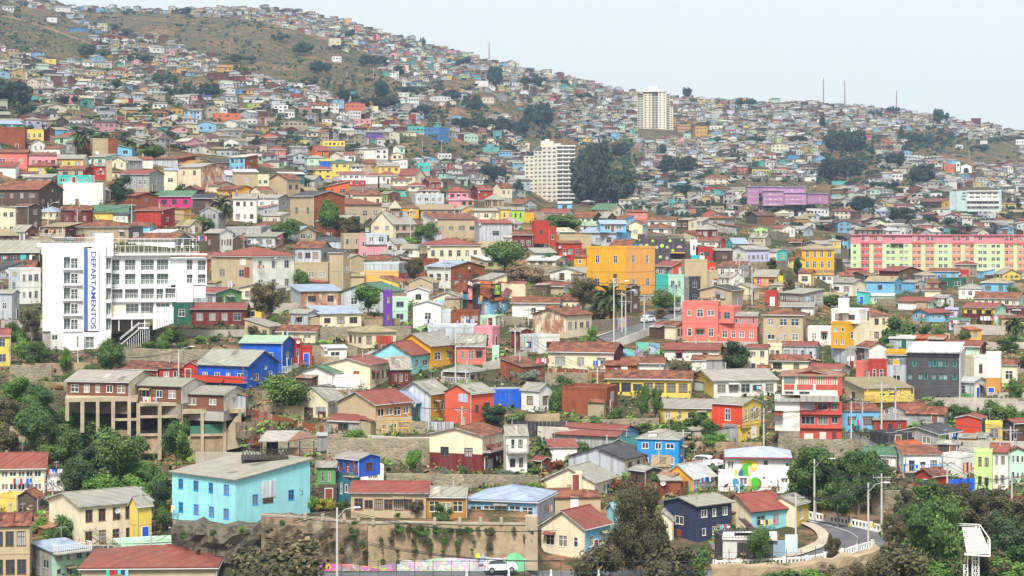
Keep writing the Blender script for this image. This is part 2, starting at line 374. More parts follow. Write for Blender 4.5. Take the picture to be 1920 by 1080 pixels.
# ---------------------------------------------------------------- houses
HOUSES = []          # records used for labels
def frame_matrix(xl, xc, xr, yb, D=None, th=None):
    P = W(xc, yb, D); D = P.y; s = SC(D)
    pl = max(0.0, xc-xl)/s; pr = max(0.0, xr-xc)/s
    if th is None:
        th = atan2(pr, pl) if (pl > 0 and pr > 0) else (radians(4) if pl >= pr else radians(86))
        th = min(radians(80), max(radians(10 if pr*8 > pl else 5), th))
        if pl > 4*pr: th = min(th, radians(14)) if pr > 0 else radians(4)
        if pr > 4*pl: th = max(th, radians(76)) if pl > 0 else radians(86)
    al = atan((xc-CX)/F)
    wl = pl/cos(th) if pl > .6 else 0; wr = pr/sin(th) if pr > .6 else 0
    if wl < 4.0 and wr > 0: wl = max(wl, min(8.0, wr*.8))
    if wr < 4.0 and wl > 0: wr = max(wr, min(8.0, wl*.8))
    return Matrix.Translation(P) @ Matrix.Rotation(pi/2-th-al, 4, 'Z'), wl, wr, s, th, D
def Tl(x,y,z): return Matrix.Translation((x,y,z))
RZ = lambda a: Matrix.Rotation(a, 4, 'Z')
FACE_L = RZ(-pi/2)
def grid_holes(Wd, H, rows, cols, wh=None, ww=None, z0=0.0, rng=random, m=.6, skip=0.0):
    out=[]
    if rows <= 0 or cols <= 0: return out
    sh = H/rows
    hh = wh or min(1.35, sh*.46); pitch=(Wd-m)/cols; w0 = ww or min(1.5, pitch*.58)
    if w0 < .35: w0=.35
    for r in range(rows):
        zc = z0+sh*r+sh*.54
        for c in range(cols):
            if rng.random() < skip: continue
            w = w0*rng.choice((.6,.8,.9,1,1.1)) if not ww else ww*rng.uniform(.9,1.05)
            h = hh*rng.choice((.75,.9,1,1.05)) if not wh else hh
            u = m/2+pitch*(c+.5)+rng.uniform(-.1,.1)*pitch*.4
            w=min(w, pitch*.85)
            out.append((u-w/2, u+w/2, zc-h/2, zc+h/2))
    return out
def house(xl, xc, xr, yb, ye, style, rise, wl_c, wr_c, rc, nl, nr, label=None, join=None, lo=None, D=None, wc=None, far=False,
          name='house', cat='house', group=None, found=True, bal=None, top=0, doorc=None, th=None, ww=None, wh=None, over=None, stilt=0, chim=False, wallname='wall', group_label=True):
    M, wl, wr, s, th, D = frame_matrix(xl, xc, xr, yb, D, th)
    H = max(2.0, (yb-ye)/s)
    wlm = wr if False else wl
    LY, LX = wl, wr                              # extent along y (left face) and x (right face)
    if join is None:
        root = link(name, None, None, M); R = M
        rec = dict(root=root, xl=xl, xr=xr, yt=ye-max(0,rise), yb=yb, wl=wl_c, wr=wr_c, rc=rc, H=H, size=(xr-xl), label=label, name=name, cat=cat, group=group, style=style, n=1)
        HOUSES.append(rec); root['category']=cat
    else:
        root = join['root']; R = root.matrix_basis.copy(); rec = join; rec['n'] += 1
        rec['xl']=min(rec['xl'],xl); rec['xr']=max(rec['xr'],xr); rec['yt']=min(rec['yt'],ye-rise)
    X = R.inverted() @ M
    tanphi = max(-.1, (yb-HZ)/F)
    half = (LX/2*sin(0)+LX/2*cos(th)) if style in 'LS' else LY/2*sin(th)
    rz = rise/s - half*tanphi if rise > 0 else 0
    if rise > 0: rz = max(.12*min(LX, LY), rz, .35); rz=min(rz, .55*min(LX,LY) if style in 'LRH' else rz)
    fd = random.uniform(1.5, 3) if found else 0
    cl = jit(WC(wl_c), .06); cr = cl if wr_c == wl_c else jit(WC(wr_c), .06); crf = jit(RC(rc), .10) if rc in ROOFC else (.3,.3,.3)
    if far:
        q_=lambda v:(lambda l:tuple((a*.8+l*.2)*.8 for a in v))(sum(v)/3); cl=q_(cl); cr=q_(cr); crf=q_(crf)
    ml = WMAT.get(wl_c,'stucco'); mr = WMAT.get(wr_c,'stucco')
    loc = WC(lo) if lo else None
    hL = nl if isinstance(nl, list) else grid_holes(LY, H, nl[0], nl[1], ww=ww, wh=wh)
    hR = nr if isinstance(nr, list) else grid_holes(LX, H, nr[0], nr[1], ww=ww, wh=wh)
    doorU=None
    if doorc and not far:
        side = 'R' if LX >= LY or (xr-xc) > (xc-xl) else 'L'
        Wd = LX if side=='R' else LY; u=Wd*random.uniform(.12,.9); u=min(Wd-.8,max(.8,u))
        hh = hR if side=='R' else hL
        if all(h[2] > 2.3 or abs((h[0]+h[1])/2-u) > .95 for h in hh): doorU=(side,u)
    wm = MB()
    # walls
    if style in 'LRHFSZA':
        zL0 = zR0 = H
        holed(wm, (0,LY,0), (0,-1,0), LY, H, hL, ml, cl, locol=loc)
        holed(wm, (0,0,0), (1,0,0), LX, H, hR, mr, cr, locol=loc)
        zx = H+(rz if style=='S' else 0); zy = H+(rz if style=='Z' else 0)
        # back walls
        wm.face([(LX,0,0),(LX,LY,0),(LX,LY,zx if style=='S' else zy if style=='Z' else H),(LX,0,zx if style=='S' else H)], ml, cl)
        wm.face([(LX,LY,0),(0,LY,0),(0,LY,zy if style=='Z' else H),(LX,LY,zx if style=='S' else zy)], mr, cr)
        if style=='L':
            wm.face([(0,0,H),(LX,0,H),(LX/2,0,H+rz)], mr, cr); wm.face([(LX,LY,H),(0,LY,H),(LX/2,LY,H+rz)], mr, cr)
        if style=='R':
            wm.face([(0,LY,H),(0,0,H),(0,LY/2,H+rz)], ml, cl); wm.face([(LX,0,H),(LX,LY,H),(LX,LY/2,H+rz)], ml, cl)
        if style=='S':
            wm.face([(0,0,H),(LX,0,H),(LX,0,H+rz)], mr, cr); wm.face([(LX,LY,H),(0,LY,H),(LX,LY,H+rz)], mr, cr)
        if style=='Z':
            wm.face([(0,LY,H),(0,0,H),(0,LY,H+rz)], ml, cl); wm.face([(LX,0,H),(LX,LY,H),(LX,LY,H+rz)], ml, cl)
    # storey line / corner boards
    if not far and H > 4.6 and random.random() < .35 and not lo:
        zz=H*.5; wm.box(-.03,LX,-.035,-.002,zz-.07,zz+.07,'trim',tuple(v*.8 for v in cr)); wm.box(-.035,-.002,0,LY,zz-.07,zz+.07,'trim',tuple(v*.8 for v in cl))
    wallo = wm.build(wallname, root, X)
    if found and fd > 0:
        fm=MB(); fc=(.26,.22,.17) if random.random()<.6 else (.38,.36,.33)
        fm.box(.05,LX-.05,.05,LY-.05,-fd,0,'concrete',fc); fm.build('foundation', root, X)
    # roof
    o = over if over is not None else (.35 if LX*LY > 30 else .22); t=.12
    rm = MB(); rmat = RMAT.get(rc, 'roofrust' if rc in 'nRo' else 'roofmetal'); sidec = RC('w') if random.random() < .5 else tuple(v*.75 for v in crf)
    B=(rmat, crf, sidec)
    if style=='L':
        k=rz/(LX/2); e=o*k
        rm.slab([(-o,-o,H-e),(LX/2,-o,H+rz),(LX/2,LY+o,H+rz),(-o,LY+o,H-e)], t, *B)
        rm.slab([(LX+o,-o,H-e),(LX+o,LY+o,H-e),(LX/2,LY+o,H+rz),(LX/2,-o,H+rz)], t, *B)
        rm.box(LX/2-.15,LX/2+.15,-o,LY+o,H+rz+.06,H+rz+.17,rmat,tuple(min(.7,v*1.1) for v in crf))
    elif style=='R':
        k=rz/(LY/2); e=o*k
        rm.slab([(-o,-o,H-e),(LX+o,-o,H-e),(LX+o,LY/2,H+rz),(-o,LY/2,H+rz)], t, *B)
        rm.slab([(-o,LY+o,H-e),(-o,LY/2,H+rz),(LX+o,LY/2,H+rz),(LX+o,LY+o,H-e)], t, *B)
        rm.box(-o,LX+o,LY/2-.15,LY/2+.15,H+rz+.06,H+rz+.17,rmat,tuple(min(.7,v*1.1) for v in crf))
    elif style=='S':
        k=rz/LX; rm.slab([(-o,-o,H-o*k),(LX+o,-o,H+rz+o*k),(LX+o,LY+o,H+rz+o*k),(-o,LY+o,H-o*k)], t, *B)
    elif style=='Z':
        k=rz/LY; rm.slab([(-o,-o,H-o*k),(LX+o,-o,H-o*k),(LX+o,LY+o,H+rz+o*k),(-o,LY+o,H+rz+o*k)], t, *B)
    elif style=='H':
        a=[(-o,-o,H),(LX+o,-o,H),(LX+o,LY+o,H),(-o,LY+o,H)]
        if LX>=LY: r1=(LY/2,LY/2,H+rz); r2=(LX-LY/2,LY/2,H+rz); F4=[[a[0],a[1],r2,r1],[a[1],a[2],r2],[a[2],a[3],r1,r2],[a[3],a[0],r1]]
        else: r1=(LX/2,LX/2,H+rz); r2=(LX/2,LY-LX/2,H+rz); F4=[[a[0],a[1],r1],[a[1],a[2],r2,r1],[a[2],a[3],r2],[a[3],a[0],r1,r2]]
        for q in F4: rm.face([Vector(p)+Vector((0,0,t)) for p in q], rmat, crf)
        for i in range(4):
            p=Vector(a[i]); q=Vector(a[(i+1)%4]); z=Vector((0,0,t)); rm.face([p-z*.3,q-z*.3,q+z,p+z],'trim',sidec)
        rm.face([Vector(p)-Vector((0,0,t*.3)) for p in a],'trim',sidec)
        for p,q in ((a[0],r1),(a[1],r1 if LX<LY else r2)): rm.bar(Vector(p)+Vector((0,0,t+.02)),Vector(q)+Vector((0,0,t+.04)),.09,rmat,tuple(min(.7,v*1.15) for v in crf),4)
    else:
        pt=.45 if style=='F' else .1
        rm.box(.18,LX-.18,.18,LY-.18,H-.25,H-.02,rmat,crf)
        for (a,b,c,d) in ((-.04,LX+.04,-.04,.18),(-.04,LX+.04,LY-.18,LY+.04),(-.04,.18,.18,LY-.18),(LX-.18,LX+.04,.18,LY-.18)): rm.box(a,b,c,d,H-.001 if False else H+.003,H+pt,'stucco',cr if c<0 else cl)
        rm.box(.2,LX-.2,.2,LY-.2,H-.02,H+.03,rmat,crf)
    roof = rm.build('roof', root, X)
    # roof sheets of another age: patches on the visible slope (real replaced sheets)
    if not far and style in 'LRSZ' and rmat!='roofmetal' and random.random()<.55:
        kk = rz/(LX/2 if style=='L' else LY/2 if style=='R' else LX if style=='S' else LY)
        for _ in range(random.randint(1,4)):
            if style in 'LS':
                run=(LX/2 if style=='L' else LX); a=random.uniform(0,run-1.2); b0=random.uniform(0,max(.1,LY-1)); a2=min(run-.1,a+random.uniform(1,2.4)); b2=b0+.9
                P4=[(a,b0,H+a*kk),(a2,b0,H+a2*kk),(a2,b2,H+a2*kk),(a,b2,H+a*kk)]
            else:
                run=(LY/2 if style=='R' else LY); a=random.uniform(0,run-1.2); b0=random.uniform(0,max(.1,LX-1)); a2=min(run-.1,a+random.uniform(1,2.4)); b2=b0+.9
                P4=[(b0,a,H+a*kk),(b0,a2,H+a2*kk),(b2,a2,H+a2*kk),(b2,a,H+a*kk)]
            fq=random.choice((.55,.75,1.2,1.4)); pm=MB(); pm.slab([Vector(p)+Vector((0,0,t*1.05+.004*_)) for p in P4], .03, rmat, jit(tuple(min(.7,v*fq) for v in crf))); pm.build('roof_patch', roof)
    fcol = wc or random.choice('wwwwNNeed')
    pk = dict(fc=fcol)
    far_small = far
    for (a,b,c,d) in hL:
        window(root, X@Tl(.09,LY-(a+b)/2,(c+d)/2)@FACE_L, b-a, d-c, panes=not far_small, **pk) if not far else FARWIN(root, X@Tl(.09,LY-(a+b)/2,(c+d)/2)@FACE_L, b-a, d-c)
    for (a,b,c,d) in hR:
        window(root, X@Tl((a+b)/2,.09,(c+d)/2), b-a, d-c, **pk) if not far else FARWIN(root, X@Tl((a+b)/2,.09,(c+d)/2), b-a, d-c)
    if doorU:
        side,u=doorU; dc=random.choice('nRwBGNd')
        door(root, X@(Tl(u,-.04,0) if side=='R' else Tl(-.04,LY-u,0)@FACE_L), col=dc)
    if not far:
        # gutter, downpipe
        if style in 'LRH' and random.random()<.6:
            g=MB(); g.bar((-.12,-.12,0.1),(-.12,-.12,H-.05),.06,'trim',RC('w'),5)
            if style!='R': g.bar((-o,-o,H-.12),(-o,LY+o,H-.12),.08,'trim',RC('w'),5)
            if style!='L': g.bar((-o,-o,H-.12),(LX+o,-o,H-.12),.08,'trim',RC('w'),5)
            g.build('gutter', root, X)
        if chim or random.random()<.22:
            g=MB(); px_=LX*random.uniform(.3,.7); py_=LY*random.uniform(.3,.7); g.bar((px_,py_,H),(px_,py_,H+rz+1.0),.11,'metalpole',(.4,.4,.4),6); g.bar((px_,py_,H+rz+1.0),(px_,py_,H+rz+1.15),.2,'metalpole',(.35,.35,.35),6); g.build('chimney', roof)
        if random.random()<.22:
            dish(root, X@Tl(LX*.5 if random.random()<.5 else .1, -.1, H*random.uniform(.75,1.0)))
        if join is None and s > 7.5 and found: clutter(root, X, LX, LY, H, rz, style, roof, hL, hR)
    if bal: balcony(root, X, LX, LY, H, bal)
    if stilt: stilts(root, X, LX, LY, stilt)
    return rec, X, LX, LY, H, s, rz
def clutter(root, X, LX, LY, H, rz, style, roof, hL, hR):
    R_=random.random
    for side,Wd,hs in (('L',LY,hL),('R',LX,hR)):
        if Wd<3.5: continue
        T=X if side=='R' else X@Tl(0,LY,0)@FACE_L
        if R_()<.38:      # replaced sheets on the wall
            for _ in range(random.randint(1,3)):
                w=random.uniform(.8,2.2); h=random.uniform(.8,2.2); u=random.uniform(.1,Wd-w-.1); z=random.uniform(.0,max(.1,H-h-.1))
                if any(a<u+w and b>u and c<z+h and d>z for a,b,c,d in hs): continue
                k=random.choice('nleTdw'); m=MB(); m.box(u,u+w,-.05-.01*_,-.004,z,z+h,WMAT.get(k,'board'),jit(WC(k),.2)); m.build('wall_patch',root,T)
        if R_()<.30 and Wd>5:   # lean-to
            w=random.uniform(2,3.4); dp=random.uniform(1.2,2.0); hh=random.uniform(1.9,2.3); u=random.choice((.1,Wd-w-.1)); k=random.choice('lneTdwd')
            if not any(a<u+w and b>u and c<hh for a,b,c,d in hs):
                m=MB(); m.box(u,u+w,-dp,-.004,-1.2,hh,WMAT.get(k,'stucco'),jit(WC(k),.2)); l=m.build('lean_to',root,T)
                m=MB(); m.slab([(u-.15,-dp-.2,hh-.05),(u+w+.15,-dp-.2,hh-.05),(u+w+.15,-.02,hh+.35),(u-.15,-.02,hh+.35)],.06,'roofrust',jit(RC(random.choice('nnelT')),.2)); m.build('roof',l)
        if R_()<.25:    # awning over an opening
            if hs:
                a,b,c,d=random.choice(hs); m=MB(); m.slab([(a-.2,-.8,d+.02),(b+.2,-.8,d+.02),(b+.2,-.01,d+.28),(a-.2,-.01,d+.28)],.04,'roofmetal',jit(RC(random.choice('nrewT')),.15)); m.build('awning',root,T)
        if R_()<.22 and Wd>4:    # washing on a line
            z=random.uniform(1.7,2.1)+(H*.5 if H>5 and R_()<.6 else 0); u0=random.uniform(.2,Wd-2.6)
            for q in range(random.randint(3,6)):
                m=MB(); u=u0+q*.42; hh=random.uniform(.4,.9); y=-.55; m.face([(u,y,z),(u+.34,y,z),(u+.34,y-.08,z-hh),(u,y-.05,z-hh)],'cloth',jit(WC(random.choice('wwlbBrPkpytJ')),.1)); m.build('washing',root,T)
    if R_()<.5:
        m=MB(); x=LX*random.uniform(.2,.8); y=LY*random.uniform(.2,.8); zt=H+rz+random.uniform(1.2,2.4); m.bar((x,y,H),(x,y,zt),.035,'metalpole',(.3,.3,.3),4); m.bar((x-.7,y,zt-.2),(x+.7,y,zt-.2),.025,'metalpole',(.3,.3,.3),4)
        for q in range(4): m.bar((x-.6+q*.4,y-.35,zt-.2),(x-.6+q*.4,y+.35,zt-.2),.02,'metalpole',(.3,.3,.3),3)
        m.build('tv_antenna',roof)
def FARWIN(root, M, w, h):
    k=('fw',round(w,1),round(h,1))
    if k not in CACHE:
        m=MB(); hw=round(max(w,.3),1)/2; hh=round(max(h,.3),1)/2; m.box(-hw,hw,-.02,.02,-hh,hh,'glass',(0,0,0)); m.box(-hw-.08,hw+.08,-.1,-.03,-hh-.08,-hh,'trim',(.6,.6,.58)); CACHE[k]=m.data('window')
    return link('window', CACHE[k], root, M)
def dish(root, M):
    if 'dish' not in CACHE:
        m=MB(); n=10; R0=.38
        rings=[[Vector((r*cos(2*pi*k/n), -.35-.9*(r*r)+.12, r*sin(2*pi*k/n))) for k in range(n)] for r in (.12,.26,R0)]
        c=(.5,.5,.5); m.face(rings[0],'metalpole',c)
        for a,b in zip(rings,rings[1:]):
            for k in range(n): m.face([a[k],a[(k+1)%n],b[(k+1)%n],b[k]],'metalpole',c)
        m.bar((0,0,-.35),(0,-.3,0),.03,'metalpole',(.3,.3,.3),4); m.bar((0,-.3,-.3),(0,-.75,.0),.02,'metalpole',(.2,.2,.2),4)
        CACHE['dish']=m.data('satellite_dish')
    link('satellite_dish', CACHE['dish'], root, M)
def balcony(root, X, LX, LY, H, spec):
    side,z,u0,u1,dep,col = spec      # fractions of the face, z in metres
    Wd = LX if side=='R' else LY
    a=u0*Wd; b=u1*Wd; c=WC(col) if col in WALLC else (.05,.05,.05)
    T = Matrix.Identity(4) if side=='R' else Tl(0,LY,0)@FACE_L
    m=MB(); m.box(a,b,-dep,-.003,z-.15,z,'concrete',(.4,.38,.35)); m.build('balcony', root, X@T)
    if col in 'KYyRg':
        m=MB(); m.box(a,b,-dep-.04,-dep-.003,z-.1,z+.95,'board',c); m.build('balcony_front', root, X@T)
    m=MB(); rc=c
    m.box(a,b,-dep,-dep+.06,z+.92,z+.99,'trim',rc); 
    for (p,q) in ((a,a+.06),(b-.06,b)): m.box(p,q,-dep+.06,-.01,z+.92,z+.99,'trim',rc)
    n=max(3,int((b-a)/.28))
    for i in range(n+1):
        x=a+(b-a-.05)*i/n; m.box(x,x+.05,-dep,-dep+.05,z+.003,z+.92,'trim',rc)
    for i in range(1,4):
        for x in (a,b-.05): m.box(x,x+.05,-dep+.05+(dep-.1)*i/4,-dep+.1+(dep-.1)*i/4,z+.003,z+.92,'trim',rc)
    m.build('railing', root, X@T)
    for x in (a,b-.1):
        m=MB(); m.box(x,x+.1,-dep,-dep+.1,z+1.0,min(H-.05,z+2.5),'trim',rc); m.build('post', root, X@T)
def stilts(root, X, LX, LY, h):
    for i in range(4):
        m=MB(); x=(.2,LX*.5,LX-.3,.2)[i]; y=(.2,.2,.2,LY-.4)[i]
        m.box(x,x+.16,y,y+.16,-h,0,'board',WC('d')); m.build('post', root, X)

# rows: tile header "@ox oy zoom"; then xl xc xr yb ye style rise wallL wallR roof winL winR [opts]
def parse(txt):
    ox=oy=0.0; z=1.0; last=None
    lines=[l.strip() for l in txt.strip().splitlines()]; grp={}
    gi=-1
    for i,l in enumerate(lines):
        if not l or l[0] in '#@': continue
        t=l.replace('+ ','').split()
        if l[0]!='+': gi=i
        grp.setdefault(gi,[]).append((float(t[3]),float(t[1])))
    gD=None
    for li,ln in enumerate(lines):
        if not ln or ln[0]=='#': continue
        if ln[0]=='@':
            ox,oy,z=[float(v) for v in ln[1:].split()]; continue
        lab=None
        if '|' in ln: ln,lab=[a.strip() for a in ln.split('|')]
        t=ln.split(); j=None
        if t[0]=='+': j=last; t=t[1:]
        xl,xc,xr,yb,ye=[float(v) for v in t[:5]]; st=t[5]; rise=float(t[6])/z
        f=lambda q:(0,0) if q=='-' else tuple(int(v) for v in q.split('x'))
        kw={}
        for a in t[12:]:
            k,v=a.split('=')
            if k=='bal':
                p=v.split(','); kw['bal']=(p[0],float(p[1]),float(p[2]),float(p[3]),float(p[4]),p[5])
            elif k in ('D','stilt','th','ww','wh','over'): kw[k]=float(v)
            elif k in ('far',): kw[k]=bool(int(v))
            else: kw[k]=v
        if j is None:
            g=grp[li]; gD=None
            if len(g)>1: yy,xx=max(g); gmax=oy+yy/z; gD=kw.get('D') or W(ox+xx/z,gmax).y
        if gD: 
            kw['D']=gD
            if oy+float(t[3])/z<gmax-8: kw['found']=False
        if 'th' in kw: kw['th']=radians(kw['th'])
        gx=lambda v: ox+v/z; gy=lambda v: oy+v/z
        rec=house(gx(xl),gx(xc),gx(xr),gy(yb),gy(ye),st,rise,t[7],t[8],t[9],f(t[10]),f(t[11]),label=lab,join=j,doorc='n' if random.random()<.5 else None,**kw)[0]
        last=rec
